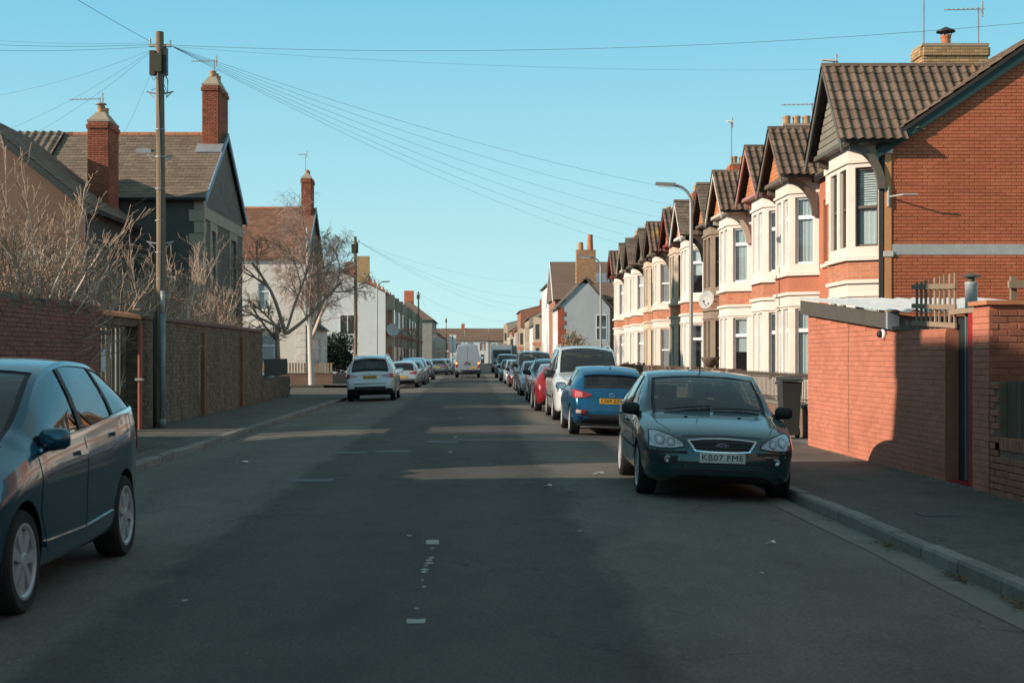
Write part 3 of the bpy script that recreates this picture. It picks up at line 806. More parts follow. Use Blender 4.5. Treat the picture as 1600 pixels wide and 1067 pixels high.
    for s in (-1, 1):
        m = MB(); zt0 = ze-.06
        P = [(AP, bc+s*(hw+.08), zt0), (xm(zt0)+.1, bc+s*(hw+.08), zt0), (xm(zr)+.1, bc, zr-.012), (AP, bc, zr-.012)]
        m.prism(P, (0, 0, -.05)); obj('gable_roof', m, TILED, h)
        O = Vector((AP-.02, bc+s*(hw+.10), zt0)); v = Vector((0, -s*(hw+.10), zr-zt0)); Vl = v.length
        U = xm(zr)-AP+.15
        me, mt = ((T_PANL, TILEL) if tile == 'lichen' else (T_PAN, TILE))
        cl = lambda a, b: AP+a < xm(zt0+(zr-zt0)*b/Vl)+.25
        if slate:
            ms_ = slate_mesh('roof_slate', .25, .20); ms_.materials.append(roofm)
            tile_roof(h, O, (1, 0, 0), v, U, Vl, ms_, .25, .20, roofm, cl, True, 120 if s < 0 and y0 < 75 else 0, 'roof_slate', .006)
        else: tile_roof(h, O, (1, 0, 0), v, U, Vl, me, .215, .33, mt, cl, False, 150 if s < 0 else 0)
    m = MB(); x = AP-.02
    while x < xm(zr)-.2:
        m.prism([(x, bc-.11, zr-.04), (x, bc-.06, zr+.035), (x, bc, zr+.06), (x, bc+.06, zr+.035), (x, bc+.11, zr-.04)], (.43, 0, 0)); x += .45
    obj('ridge_tiles', m, roofm if slate else (TILEL if tile == 'lichen' else TILE), h)
    # curved brackets under the gable corners
    for s in (-1, 1):
        m = MB(); K = 9; yb = bc+s*(hw-.16)
        P0 = []; 
        for k in range(K+1):
            th = PI/2*k/K; P0.append((BX-.02-.80*(1-math.cos(th)), yb, 5.38+1.03*math.sin(th)))
        for k in range(K):
            (xa, ya, za), (xb, yb_, zb) = P0[k], P0[k+1]; ta, tb = PI/2*k/K, PI/2*(k+1)/K; w_ = .17
            m.prism([(xa, ya-.05, za), (xb, ya-.05, zb), (xb-w_*math.cos(tb), ya-.05, zb-w_*math.sin(tb)), (xa-w_*math.cos(ta), ya-.05, za-w_*math.sin(ta))], (0, .10, 0))
        obj('gable_bracket', m, brackets or GUT, h)
    # main roof
    xr, zrd = 13.0, 9.02
    yn = y0-(.14 if endwall else 0)
    for s in (0, 1):
        xe = BX-.16 if s == 0 else 16.86; zz = 6.38
        m = MB(); m.prism([(xe, yn, zz), (xe, y1, zz), (xr, y1, zrd), (xr, yn, zrd)], (0, 0, -.09)); obj('main_roof', m, TILED, h)
        if s == 0:
            O = Vector((xe, yn, zz)); v = Vector((xr-xe, 0, zrd-zz)); Vl = v.length
            cl = lambda a, b: not (abs(yn+a-bc) < hw*(1-(b/Vl*(zrd-zz)+zz-ze)/(zr-ze))-.1)
            tile_roof(h, O, (0, 1, 0), v, y1-yn, Vl, T_PAN, .215, .33, TILE, cl, False, 0)
    m = MB(); y = yn
    while y < y1-.2:
        m.prism([(xr-.12, y, zrd-.05), (xr-.06, y, zrd+.04), (xr, y, zrd+.07), (xr+.06, y, zrd+.04), (xr+.12, y, zrd-.05)], (0, min(.44, y1-y), 0)); y += .45
    obj('ridge_tiles', m, TILE, h)
    # gutter and downpipe
    m = MB(); 
    for (a, b) in ((y0, bc-hw), (bc+hw, y1)):
        if b-a > .1: m.tube([(BX-.14, a, 6.36), (BX-.14, b, 6.36)], .055, 8)
    if m.v: obj('gutter', m, GUT, h)
    m = MB(); m.tube([(AP+.1, bc-hw-.06, ze-.06), (BX+.1, bc-hw-.06, ze-.06)], .045, 8); obj('gable_gutter', m, GUT, h)
    pd = A[1]-.08 if dside > 0 else D[1]+.08
    m = MB(); m.tube([(BX-.06, pd, 6.35), (BX-.06, pd, .1)], .035, 8); obj('downpipe', m, GUT, h)
    if chim:
        chimney(h, 9.95, 11.25, y1-.40, y1+.40, 7.0, 9.0, RBR, [(10.12+.32*k, y1, .30) for k in range(4)], detail=y0 < 60)
    return h

GG = M('paint_grey_green', (0.105, 0.098, 0.080), 0.6, var=0.15); DBR = M('paint_dark_brown', (0.15, 0.118, 0.09), 0.6, var=0.15)
CRB = M('paint_cream_wood', (0.55, 0.48, 0.40), 0.6, var=0.1); RDB = M('paint_oxide_red', (0.26, 0.045, 0.04), 0.6, var=0.15)
PNK = M('paint_pinkish', (0.42, 0.20, 0.17), 0.6, var=0.12)
BRD = M('gable_boards', (0.21, 0.19, 0.15), 0.75, var=0.2, isl=0.12)
HSE = {}
HSE[0] = terrace(32.0, 36.6, 33.43, 8.45, 1.62, 'end house of the right terrace with brick gable and lichen-spotted tile roof', CREAM, REDB, GG, BRD, 'sash', DARKW, WGL, TILE, 'lichen', chim=False, endwall=True, sash_blind=True, brackets=DBR, upwall=REDP)
specs = [
 ('second house from the brick gable end, dark brown bargeboards and blinds', CREAM, REDP, DBR, HUNG, 'transom', UPVC, PANE_B, TILE, None, DBR, False),
 ('third house from the brick gable end, pinkish red bargeboards', CREAM2, REDB, PNK, HUNG, 'transom', UPVC, PANE_B, TILE, None, PNK, False),
 ('fourth house from the brick gable end, cream bargeboards and pale bracket', CREAM2, REDB, CRB, HUNG, 'transom', UPVC, PANE_C, TILE, None, CRB, False),
 ('fifth house from the brick gable end, brown stone bay and slate gable', BROWNS, M('brown_band', (.24, .12, .08), .85), DBR, HUNG, 'sash', DARKW, PANE_D, SLATE, None, DBR, True),
 ('sixth house from the brick gable end, white bargeboards', CREAM2, REDB, UPVC, HUNG, 'transom', UPVC, PANE_C, SLATE, None, GUT, True),
 ('seventh house from the brick gable end, oxide red gable', CREAM3, REDB, RDB, HUNG, 'sash', DARKW, PANE_M, TILE, None, RDB, False),
 ('eighth house from the brick gable end, lichen on its ridge', CREAM, REDB, DBR, HUNG, 'sash', UPVC, PANE_M, TILE, 'lichen', DBR, False),
 ('ninth house from the brick gable end, plain dark gable', CREAM3, REDB, DBR, BRD, 'sash', DARKW, PANE_M, SLATE, None, DBR, True),
 ('tenth house from the brick gable end, grey slate gable', CREAM2, REDB, GG, HUNG, 'transom', UPVC, PANE_C, SLATE, None, GUT, True),
 ('eleventh house from the brick gable end, cream gable boards', CREAM2, REDB, CRB, BRD, 'transom', UPVC, PANE_B, SLATE, None, GUT, True),
 ('last house of the right terrace, at the side street', CREAM2, REDB, RDB, HUNG, 'transom', UPVC, PANE_C, TILE, None, DBR, False)]
for i, (lab, st, bd, bg, gf, ws_, fm, pm, rm_, tl, bk, sl_) in enumerate(specs):
    k = i//2; pc = 41.2+9.2*k
    if i % 2 == 0: y0, y1, bc = pc-4.6, pc, pc-1.72
    else: y0, y1, bc = pc, pc+4.6, pc+1.72
    HSE[i+1] = terrace(y0, y1, bc, 7.95, 1.50, lab, st, bd, bg, gf, ws_, fm, pm, rm_, tl, chim=(i % 2 == 1 or i == 10), brackets=bk, slate=sl_)
h0 = HSE[0]
# end wall of house 0: brick by brick, stone band, quoin strip, barge board
GY = 32.0
m = MB(); m.prism([(BX+.005, GY+.012, 0), (16.7, GY+.012, 0), (16.7, GY+.012, 6.42), (13.0, GY+.012, 8.98), (BX+.005, GY+.012, 6.40)], (0, .2, 0)); gw = obj('gable_end_wall', m, M('mortar_dark', (.15, .065, .04), .95, var=.2, scale=4), h0)
pit = .70
brick_wall(gw, (BX+.13, GY), (1, 0), (0, -1), 3.9, lambda u: 6.45+(u+.13)*pit-.06, RBR, z0=1.5, bw=.235, bh=.0775, gap=.011, depth=.06, proud=0.0, jit=.0025,
           skip=lambda u, z: 3.88 < z < 4.16)
m = MB(); m.box(BX+.13, 16.7, GY-.012, GY+.01, 3.90, 4.14); obj('stone_band', m, M('band_paint', (.40, .40, .37), .8, var=.15, scale=3), gw)
m = MB(); m.box(BX-.02, BX+.125, GY-.02, GY+.3, 0, 6.35); obj('quoin_strip', m, M('quoin_orange', (.62, .28, .12), .8, var=.12, scale=2), gw)
m = MB(); m.box(BX-.06, BX+.15, GY-.06, GY+.3, 6.18, 6.36); m.box(BX-.05, BX+.16, GY-.04, GY+.3, 3.86, 3.98); obj('quoin_capital', m, CREAM, gw)
m = MB(); m.prism([(BX-.20, GY-.10, 6.30), (13.0, GY-.10, 8.93), (13.0, GY-.10, 8.66), (BX-.20, GY-.10, 6.06)], (0, .06, 0)); obj('barge_board', m, M('barge_dark_green', (.022, .05, .045), .55), h0)
m = MB(); m.prism([(13.0, GY-.10, 8.93), (16.86, GY-.10, 6.30), (16.86, GY-.10, 6.06), (13.0, GY-.10, 8.66)], (0, .06, 0)); obj('barge_board', m, MATS['barge_dark_green'], h0)
chimney(h0, 11.45, 13.1, 36.15, 36.95, 8.2, 9.52, YBR, [(12.15, 36.5, .28)], TERRA, True, 150)
m = MB(); m.lathe([(.16, 9.98), (.24, 9.93), (.24, 9.96), (.03, 10.06)], (12.15, 36.5, 0), 14)
for k in range(3): a = 2*PI*k/3; m.tube([(12.15+.12*math.cos(a), 36.5+.12*math.sin(a), 9.8), (12.15+.17*math.cos(a), 36.5+.17*math.sin(a), 9.95)], .012, 4)
obj('chimney_cowl', m, GUT, h0)
# pipe and old aerial bracket fixed to the corner
m = MB(); m.tube([(BX-.10, GY+.06, 6.3), (BX-.10, GY+.06, .1)], .04, 8); obj('corner_downpipe', m, GUT, h0)
br = thing('wall_bracket', 'old metal aerial bracket sticking out of the brick gable corner', 'bracket', (BX+.05, GY, 5.2))
m = MB(); m.tube([(BX+.05, GY-.02, 5.20), (BX+.30, GY-.32, 5.22), (BX+.62, GY-.34, 5.22)], .02, 6); obj('arm', m, STEEL, br)
m = MB(); m.tube([(BX+.05, GY-.03, 4.98), (BX+.05, GY-.03, 5.42)], .03, 6); obj('clamp', m, STEEL, br)
m = MB(); m.box(8.62, 8.70, 36.2, 36.34, 3.55, 3.8) if False else m.box(BX-.14, BX-.02, 36.28, 36.5, 3.3, 3.75); tag(obj('alarm_box', m, UPVC), 'white alarm box beside the end house downpipe', 'alarm')
yagi('television_aerial', 'tall aerial on the yellow brick chimney, left of the two', 11.55, 36.4, 9.4, 1.95, PI*.93, ln=.95)
yagi('television_aerial', 'shorter aerial on the right end of the yellow brick chimney', 12.95, 36.4, 9.4, 1.15, PI*.97, ln=.85)
yagi('television_aerial', 'small aerial just above the lichen-spotted gable', 9.3, 36.6, 7.9, 1.35, PI*1.15, ln=.4)
yagi('television_aerial', 'aerial behind the second gable, white boom', 10.9, 45.6, 9.0, .75, PI*.96, ln=1.0)
yagi('television_aerial', 'thin aerial on the red chimney behind the third gable', 10.0, 54.9, 8.8, 1.9, PI*1.3, ln=.3)
# satellite dishes
def dish(x, y, z, r, label, ang=-2.4):
    t = thing('satellite_dish', label, 'dish', (x, y, z), 'satellite dishes')
    m = MB(); ca, sa = math.cos(ang), math.sin(ang); ax = Vector((ca*.95, sa*.95, .25)).normalized(); u = ax.orthogonal().normalized(); w = ax.cross(u); V = []; F = []; R_ = 5; S = 18
    for i in range(R_+1):
        for k in range(S):
            rr = r*i/R_; p = Vector((x, y, z))+ax*(.22*rr*rr/r)+u*(rr*math.cos(2*PI*k/S))+w*(rr*math.sin(2*PI*k/S)); V.append(tuple(p))
    for i in range(R_):
        for k in range(S): F.append((i*S+k, i*S+(k+1) % S, (i+1)*S+(k+1) % S, (i+1)*S+k))
    m.add(V, F); obj('reflector', m, M('dish_grey', (.42, .42, .40), .6, var=.12), t, True)
    m = MB(); e = Vector((x, y, z))+ax*r*.8-Vector((0, 0, r*.3)); m.tube([tuple(Vector((x, y, z))-Vector((0, 0, r*.9))), tuple(e)], .012, 5); m.tube([tuple(e), tuple(e-ax*.08)], .03, 6); obj('feed_arm', m, GUT, t)
    m = MB(); m.tube([(x, y, z), (x+.35, y+.15, z-.05)], .02, 6); obj('bracket', m, GUT, t)
dish(8.35, 50.5, 3.62, .33, 'grey satellite dish on the fifth bay of the right terrace')
# forecourt walls, railings, bin, bird bath, hedge
WALLB = M('garden_wall_brick', (.20, .12, .085), .9, var=.2, scale=2, brick=('y', (.16, .12, .10), .225, .075))
RAIL = M('iron_rail', (.10, .075, .055), .6, var=.3, scale=9)
y = 26.3; names = ['front wall with iron railings beside the rust painted shed', 'front wall with railings of the second right-hand house', 'front wall with railings of the third right-hand house', 'front wall with railings of the fourth right-hand house', 'front wall with railings of the fifth right-hand house', 'front wall with railings of the sixth right-hand house']
for k, lab in enumerate(names):
    y0, y1 = (26.3, 35.4) if k == 0 else (36.6+4.6*(k-1)+.9, 36.6+4.6*k)
    t = thing('garden_wall', lab, 'wall', (6.5, (y0+y1)/2, 0), 'front walls of the right terrace')
    m = MB(); m.box(6.4, 6.6, y0, y1, 0, .62); obj('wall', m, WALLB, t)
    m = MB(); m.box(6.37, 6.63, y0-.02, y1+.02, .62, .68); obj('coping', m, GUTT, t)
    m = MB(); m.box(6.49, 6.52, y0, y1, 1.16, 1.19); m.box(6.49, 6.52, y0, y1, .75, .775); obj('rail', m, RAIL, t)
    me = MB(); me.tube([(0, 0, -.28), (0, 0, .26)], .011, 5); me.lathe([(.011, .24), (.024, .27), (.001, .34)], (0, 0, 0), 5); msh = _bm(me, 'baluster'); msh.materials.append(RAIL)
    ms = []; yy = y0+.1
    while yy < y1: ms.append(Matrix.Translation((6.505, yy, .96))); yy += .14
    pieces('baluster', msh, ms, RAIL, t, 70)
    for yy in (y0, y1):
        m = MB(); m.box(6.35, 6.65, yy-.16, yy+.16, 0, 1.25); m.prism([(6.33, yy-.18, 1.25), (6.67, yy-.18, 1.25), (6.67, yy+.18, 1.25), (6.33, yy+.18, 1.25)], (0, 0, .06)); obj('pillar', m, WALLB, t)
t = thing('garden_wall', 'low dark cross wall between the rust painted shed and the dark bin', 'wall', (6.9, 26.0, 0))
obj('wall', MB().box(6.66, 9.3, 25.85, 26.05, 0, .72), WALLB, t); obj('coping', MB().box(6.64, 9.32, 25.82, 26.08, .72, .78), GUTT, t)
bn = thing('wheelie_bin', 'dark wheeled refuse bin standing in front of the railings', 'bin', (6.08, 27.3, .05))
BINM = M('bin_plastic', (.035, .038, .036), .5, var=.15)
bx, by = 6.06, 27.2
m = MB(); P = [(bx-.14, by-.2, .12), (bx+.14, by-.2, .12), (bx+.14, by+.18, .12), (bx-.14, by+.18, .12)]; Q = [(bx-.185, by-.25, 1.13), (bx+.185, by-.25, 1.13), (bx+.185, by+.25, 1.13), (bx-.185, by+.25, 1.13)]
m.add(P+Q, [(3,2,1,0),(4,5,6,7),(0,1,5,4),(1,2,6,5),(2,3,7,6),(3,0,4,7)]); obj('bin_body', m, BINM, bn)
m = MB(); m.prism([(bx-.20, by-.28, 1.14), (bx-.20, by+.27, 1.14), (bx-.20, by+.27, 1.18), (bx-.20, by+.05, 1.23), (bx-.20, by-.27, 1.18)], (.40, 0, 0)); obj('lid', m, BINM, bn)
m = MB(); m.tube([(bx-.2, by+.33, 1.1), (bx+.2, by+.33, 1.1)], .02, 6); obj('handle', m, BINM, bn)
for s in (-1, 1):
    m = MB(); m.lathe([(.02, -.03), (.11, -.03), (.11, .03), (.02, .03)], (bx+s*.2, by+.2, .16), 14, 'x'); obj('wheel', m, RUB, bn)
bb = thing('bird_bath', 'brown stone bird bath in front of the brown bay', 'bird bath', (7.6, 45.4, .05))
STN = M('garden_stone', (.13, .09, .065), .9, var=.2)
m = MB(); m.lathe([(.22, .05), (.2, .15), (.10, .25), (.09, 1.2), (.12, 1.28)], (7.6, 45.4, 0), 14); obj('pedestal', m, STN, bb, True)
m = MB(); m.lathe([(.10, 1.28), (.22, 1.42), (.29, 1.54), (.30, 1.60), (.26, 1.60), (.18, 1.50)], (7.6, 45.4, 0), 20); obj('bowl', m, STN, bb, True)

# ------------------------------------------------------------ rust painted shed, gate, pier and fence at the right
RUST = M('rust_painted_brick', (0.48, 0.175, 0.108), 0.8, var=0.15, scale=1.1, var2=0.06, scale2=25, isl=0.09, bump=0.3, bscale=55, stain=(0.36, 0.125, 0.07), stain_s=1.3, stain_t=0.62)
RUSTM = M('rust_painted_joint', (0.40, 0.145, 0.088), 0.85, var=0.15, scale=3)
sh = thing('painted_shed', 'rust red painted brick shed with white corrugated roof by the pavement', 'shed', (7.3, 21.8, 0))
SX = 5.90; S0, S1 = 17.75, 25.0
ztp = lambda y: 1.97+(2.34-1.97)*max(0, (y-19.95))/(25.0-19.95)
m = MB(); m.prism([(SX+.012, S0, -.1), (SX+.012, S1, -.1), (SX+.012, S1, 2.34), (SX+.012, 19.95, 1.96), (SX+.012, S0, 1.96)], (.2, 0, 0)); sw_ = obj('front_wall', m, RUSTM, sh)
brick_wall(sw_, (SX, S0), (0, 1), (-1, 0), S1-S0, lambda u: ztp(S0+u), RUST, z0=.04, bw=.225, bh=.075, gap=.0045, depth=.05, jit=.0018, maxn=300, ch=.0018)
m = MB(); m.box(SX+.02, 9.0, S1-.2, S1-.01, -.1, 2.3); m.box(8.8, 9.0, 20.0, S1-.2, -.1, 2.1); m.box(SX+.22, 8.79, 20.0, 20.2, -.1, 1.95); obj('back_walls', m, RUSTM, sh)
# crack down the wall
m = MB(); yy = 22.3; zz = 2.1; K = []
while zz > .1: K.append((SX-.004, yy+random.uniform(-.03, .03), zz)); zz -= .09
for i in range(len(K)-1): (xa, ya, za), (xb, yb, zb) = K[i], K[i+1]; m.quad((xa, ya-.010, za), (xa, ya+.010, za), (xb, yb+.008, zb), (xb, yb-.008, zb))
obj('crack', m, M('crack_dark', (.14, .09, .06), .95), sw_)
FASC = M('fascia_brown', (.085, .075, .062), .6, var=.2, scale=4)
m = MB(); m.prism([(SX-.10, 19.95, 2.00), (SX-.10, 25.15, 2.36), (SX-.10, 25.15, 2.60), (SX-.10, 19.95, 2.22)], (.035, 0, 0)); obj('fascia', m, FASC, sh)
m = MB(); m.prism([(SX-.10, 19.85, 1.99), (SX-.10, 19.95, 2.0), (SX-.10, 19.95, 2.24), (SX-.10, 19.85, 2.23)], (.16, 0, 0)); obj('fascia_corner', m, M('fascia_grey', (.33, .36, .38), .5), sh)
m = MB(); m.prism([(SX-.06, 19.88, 1.99), (SX+1.0, 19.88, 1.99), (SX+1.0, 19.88, 2.05), (SX-.06, 19.88, 2.22)], (0, .05, 0)); m.box(SX-.06, 8.9, 19.8, 19.86, 1.975, 2.03); obj('end_board', m, M('end_board_wood', (.20, .18, .15), .75, var=.2), sh)
CORR = M('corrugated_white', (.62, .62, .60), .5, var=.15, scale=2.5, stain=(.35, .33, .29), stain_s=1.5, stain_t=.6)
m = MB(); V = []; F = []; NX = 90
for i in range(NX+1):
    x = SX-.14+(9.2-SX+.14)*i/NX; dz = .022*math.sin(2*PI*i/7.5)
    V += [(x, 19.6, 2.235+dz), (x, 25.25, 2.635+dz)]
for i in range(NX): F.append((2*i, 2*i+2, 2*i+3, 2*i+1))
m.add(V, F); obj('roof_sheet', m, CORR, sh, True)
cm = thing('security_camera', 'small white dome camera on the rust painted wall', 'camera', (SX, 20.35, 1.93))
m = MB(); m.lathe([(.075, 0), (.075, -.03), (.06, -.05), (.02, -.05)], (SX, 20.35, 1.93), 14, 'x'); obj('base', m, UPVC, cm, True)
m = MB(); m.lathe([(.052, -.04), (.052, -.08), (.035, -.105), (.005, -.115)], (SX, 20.35, 1.93), 14, 'x'); obj('dome', m, BLK, cm, True)
# flue pipe
fl = thing('flue_pipe', 'short steel flue pipe with a cap on the shed roof', 'flue', (7.05, 20.1, 2.2))
m = MB(); m.lathe([(.085, 2.2), (.085, 2.62), (.09, 2.63), (.09, 2.66), (.07, 2.66)], (7.05, 20.1, 0), 16); obj('pipe', m, STEEL, fl, True)
m = MB(); m.lathe([(.05, 2.66), (.05, 2.72), (.14, 2.735), (.13, 2.75), (.01, 2.79)], (7.05, 20.1, 0), 16); obj('cap', m, FASC, fl)
# lattice fence panel on the wall top
lt = thing('trellis_panel', 'weathered wooden trellis on top of the rust painted wall', 'trellis', (6.05, 18.4, 1.96))
me = box_mesh('rail', 1.75, .065, .025); me.materials.append(TIMB)
for k, z in enumerate((2.03, 2.26, 2.52)):
    o = bpy.data.objects.new('rail', me); COL.objects.link(o); o.parent = lt; o.matrix_basis = Matrix.Translation(Vector((6.01, 18.55, z))-wl(lt)) @ Matrix.Rotation(PI/2, 4, 'Z') @ Matrix.Rotation(math.radians(-2.5), 4, 'Y') @ Matrix.Rotation(PI/2, 4, 'X')
me = box_mesh('slat', .05, .66, .022); me.materials.append(TIMB)
for k in range(9):
    o = bpy.data.objects.new('slat', me); COL.objects.link(o); o.parent = lt
    o.matrix_basis = Matrix.Translation(Vector((6.04, 17.8+.19*k, 2.33-.006*k))-wl(lt)) @ Matrix.Rotation(PI/2, 4, 'Z') @ Matrix.Rotation(PI/2+random.uniform(-.02, .02), 4, 'X')
# gate recess
gt = thing('side_gate', 'narrow dark gate with red frame between the painted walls', 'gate', (6.2, 17.4, 0))
GP = M('gate_dark', (.02, .03, .03), .6); RDF = M('gate_red', (.33, .015, .018), .55, var=.15)
obj('gate_leaf', MB().box(6.06, 6.11, 17.05, 17.73, .05, 2.10), GP, gt)
m = MB(); m.box(5.945, 6.10, 16.78, 17.05, .05, 2.12); m.box(5.93, 6.06, 17.051, 17.7, .045, .075); obj('gate_frame', m, RDF, gt)
for yy in (17.17, 17.36): obj('gate_bar', MB().box(6.02, 6.05, yy, yy+.022, .1, 2.12), M('gate_bar_grey', (.20, .22, .21), .5), gt)
obj('lintel', MB().box(5.95, 6.4, 16.8, 17.76, 2.13, 2.19), TIMB, gt)
# pier
pr = thing('gate_pier', 'rust painted brick pier beside the narrow gate', 'pier', (6.1, 16.6, 0))
m = MB(); m.box(5.912, 6.36, 16.26, 16.77, -.1, 2.2); pc_ = obj('pier_core', m, RUSTM, pr)
RUSTD = M('bare_brown_brick', (0.29, 0.115, 0.07), 0.9, var=0.2, scale=2, isl=0.15, bump=0.3, bscale=60, stain=(.09, .06, .045), stain_s=1.5, stain_t=.55)
brick_wall(pc_, (5.90, 16.25), (0, 1), (-1, 0), .53, 2.2, RUST, z0=.04, depth=.05, gap=.005, jit=.002, ch=.002)
brick_wall(pc_, (5.90, 16.25), (1, 0), (0, -1), 2.4, 2.2, RUSTD, z0=.04, depth=.05, gap=.012, jit=.004)
obj('return_wall', MB().box(6.36, 8.4, 16.27, 16.47, -.1, 2.2), RUSTM, pr)
m = MB(); m.box(5.86, 6.42, 16.21, 16.82, 2.2, 2.25); obj('coping', m, M('coping_orange', (.45, .19, .09), .85, var=.2, scale=4), pr)
# brick dwarf wall with boarded fence in front of the pier
fw = thing('boarded_fence', 'brown boarded fence on a dwarf brick wall at the right edge', 'fence', (5.95, 12.8, 0))
m = MB(); m.box(5.885, 6.08, 8.0, 16.14, -.1, .70); m.box(5.885, 6.08, 15.86, 16.14, -.1, 1.32); dwf = obj('dwarf_wall', m, MORT, fw)
TANB = M('tan_brick', (0.36, 0.145, 0.085), 0.9, var=0.15, scale=2, isl=0.15, bump=0.3, bscale=60)
brick_wall(dwf, (5.87, 8.0), (0, 1), (-1, 0), 8.14, lambda u: 1.32 if u > 7.86 else .56, TANB, z0=.04, depth=.05, gap=.011, maxn=120)
brick_wall(dwf, (5.87, 8.0), (0, 1), (-1, 0), 7.85, .715, TANB, z0=.565, bw=.075, bh=.15, depth=.05, gap=.010, maxn=60)
me = box_mesh('board', .13, .62, .025); me.materials.append(M('fence_dark_wood', (.12, .08, .055), .85, var=.25, scale=3, stretch=(6, 6, .6), isl=.25)); yy = 8.1
while yy < 15.8:
    o = bpy.data.objects.new('board', me); COL.objects.link(o); o.parent = fw
    o.matrix_basis = Matrix.Translation(Vector((5.97+random.uniform(-.006, .006), yy, 1.03))-wl(fw)) @ Matrix.Rotation(PI/2, 4, 'Z') @ Matrix.Rotation(PI/2, 4, 'X'); yy += .145
obj('fence_rail', MB().box(5.99, 6.04, 8.0, 15.85, 1.22, 1.29), TIMB, fw)
# timber posts and frame seen over the return wall
pg = thing('timber_frame', 'weathered timber posts and rail above the wall at the right edge', 'frame', (7.2, 18.6, 0))
for (x, y) in ((7.05, 18.6), (7.32, 18.6), (8.4, 18.6)): obj('post', MB().box(x, x+.07, y, y+.07, 0.05, 2.66), TIMB, pg)
obj('beam', MB().box(7.0, 8.6, 18.54, 18.6, 2.50, 2.60), TIMB, pg); obj('beam', MB().box(7.0, 8.6, 18.53, 18.6, 2.24, 2.32), TIMB, pg)

# ------------------------------------------------------------ left-hand side: boundary walls
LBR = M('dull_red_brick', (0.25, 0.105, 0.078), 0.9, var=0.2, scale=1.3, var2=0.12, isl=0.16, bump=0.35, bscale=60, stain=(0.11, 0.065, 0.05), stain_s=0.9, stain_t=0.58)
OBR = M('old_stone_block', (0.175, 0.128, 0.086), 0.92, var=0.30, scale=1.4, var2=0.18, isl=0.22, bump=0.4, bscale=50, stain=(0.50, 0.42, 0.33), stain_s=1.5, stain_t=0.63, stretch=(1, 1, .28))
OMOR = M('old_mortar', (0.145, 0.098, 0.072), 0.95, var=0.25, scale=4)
LX = -7.2
w1 = thing('boundary_wall', 'dull red brick boundary wall with crumbling top behind the blue car', 'wall', (LX-.1, 20, 0))
m = MB(); m.box(LX-.22, LX-.012, 10.0, 27.45, -.1, 2.50); k1 = obj('wall_core', m, OMOR, w1)
rr = random.Random(5); tops = [2.55+.10*math.sin(.9*k)+rr.uniform(-.05, .07) for k in range(90)]
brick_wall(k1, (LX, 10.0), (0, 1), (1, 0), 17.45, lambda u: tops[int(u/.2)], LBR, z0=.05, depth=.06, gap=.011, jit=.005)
brick_wall(k1, (LX-.22, 27.46), (1, 0), (0, 1), .22, 2.5, LBR, z0=.05, depth=.05, maxn=0)
m = MB(); y = 10.0
while y < 27.3:
    l = rr.uniform(.35, .8); h = 2.50+rr.uniform(.0, .10); m.prism([(LX-.24, y, 2.49), (LX-.0, y, 2.49), (LX-.02, y, h), (LX-.12, y, h+rr.uniform(.02, .07)), (LX-.22, y, h)], (0, min(l, 27.44-y), 0)); y += l+.01
obj('rubble_coping', m, OMOR, w1)
# gateway
gt = thing('metal_gate', 'dark barred metal gate with paper notices in the left wall', 'gate', (LX, 28.9, 0))
GTM = M('gate_grey_green', (.085, .085, .065), .7, var=.3, scale=5)
m = MB(); m.box(LX-.10, LX-.05, 27.5, 28.55, .12, .18); m.box(LX-.10, LX-.05, 27.5, 28.55, 2.05, 2.12); m.box(LX-.10, LX-.05, 27.5, 27.56, .1, 2.12); m.box(LX-.10, LX-.05, 28.46, 28.55, .1, 2.18); obj('gate_frame', m, GTM, gt)
me = MB(); me.tube([(0, 0, -.95), (0, 0, .95)], .010, 5); msh = _bm(me, 'bar'); msh.materials.append(GTM)
for k in range(8):
    o = bpy.data.objects.new('bar', msh); COL.objects.link(o); o.parent = gt; o.location = Vector((LX-.075, 27.62+.105*k, 1.1))-wl(gt)
m = MB(); V = []; F = []
for i in range(41):
    x = LX-.12-1.0*i/40; d = .016*math.sin(2*PI*i/4.0); V += [(x, 29.55+d, .15), (x, 29.55+d, 2.2)]
for i in range(40): F.append((2*i, 2*i+2, 2*i+3, 2*i+1))
m.add(V, F); obj('corrugated_leaf', m, M('leaf_grey_beige', (.20, .19, .15), .7, var=.25, scale=4), gt)
m = MB(); m.box(LX-1.4, LX-.35, 30.35, 30.40, .1, 2.1); obj('wooden_leaf', m, M('leaf_dark_wood', (.04, .045, .035), .8, var=.3, scale=3), gt)
NOT = M('notice_paper', (.55, .58, .62), .6, var=.05)
for k, (y, z, w, h, lab) in enumerate(((27.92, 1.55, .36, .46, 'larger white paper notice on the left gate'), (28.50, 1.72, .09, .30, 'smaller white paper notice on the gate post'))):
    m = MB(); m.box(LX-.045, LX-.041, y-w/2, y+w/2, z-h/2, z+h/2); tag(obj('notice', m, NOT), lab, 'notice', 'notices on the gate')
m = MB(); 
for k in range(3): m.prism([(LX-.30, 27.5+1.04*k, 2.42), (LX+.08, 27.5+1.04*k, 2.42), (LX+.06, 27.5+1.04*k, 2.50), (LX-.10, 27.5+1.04*k, 2.54), (LX-.30, 27.5+1.04*k, 2.50)], (0, 1.02, 0))
lc = thing('gate_lintel', 'orange tile coping over the gateway in the left wall', 'coping', (LX, 29, 2.3))
obj('coping_tiles', m, M('coping_terracotta', (.62, .23, .10), .8, var=.2, scale=3), lc)
obj('lintel_beam', MB().box(LX-.26, LX+.0, 27.46, 30.62, 2.25, 2.42), OMOR, lc)
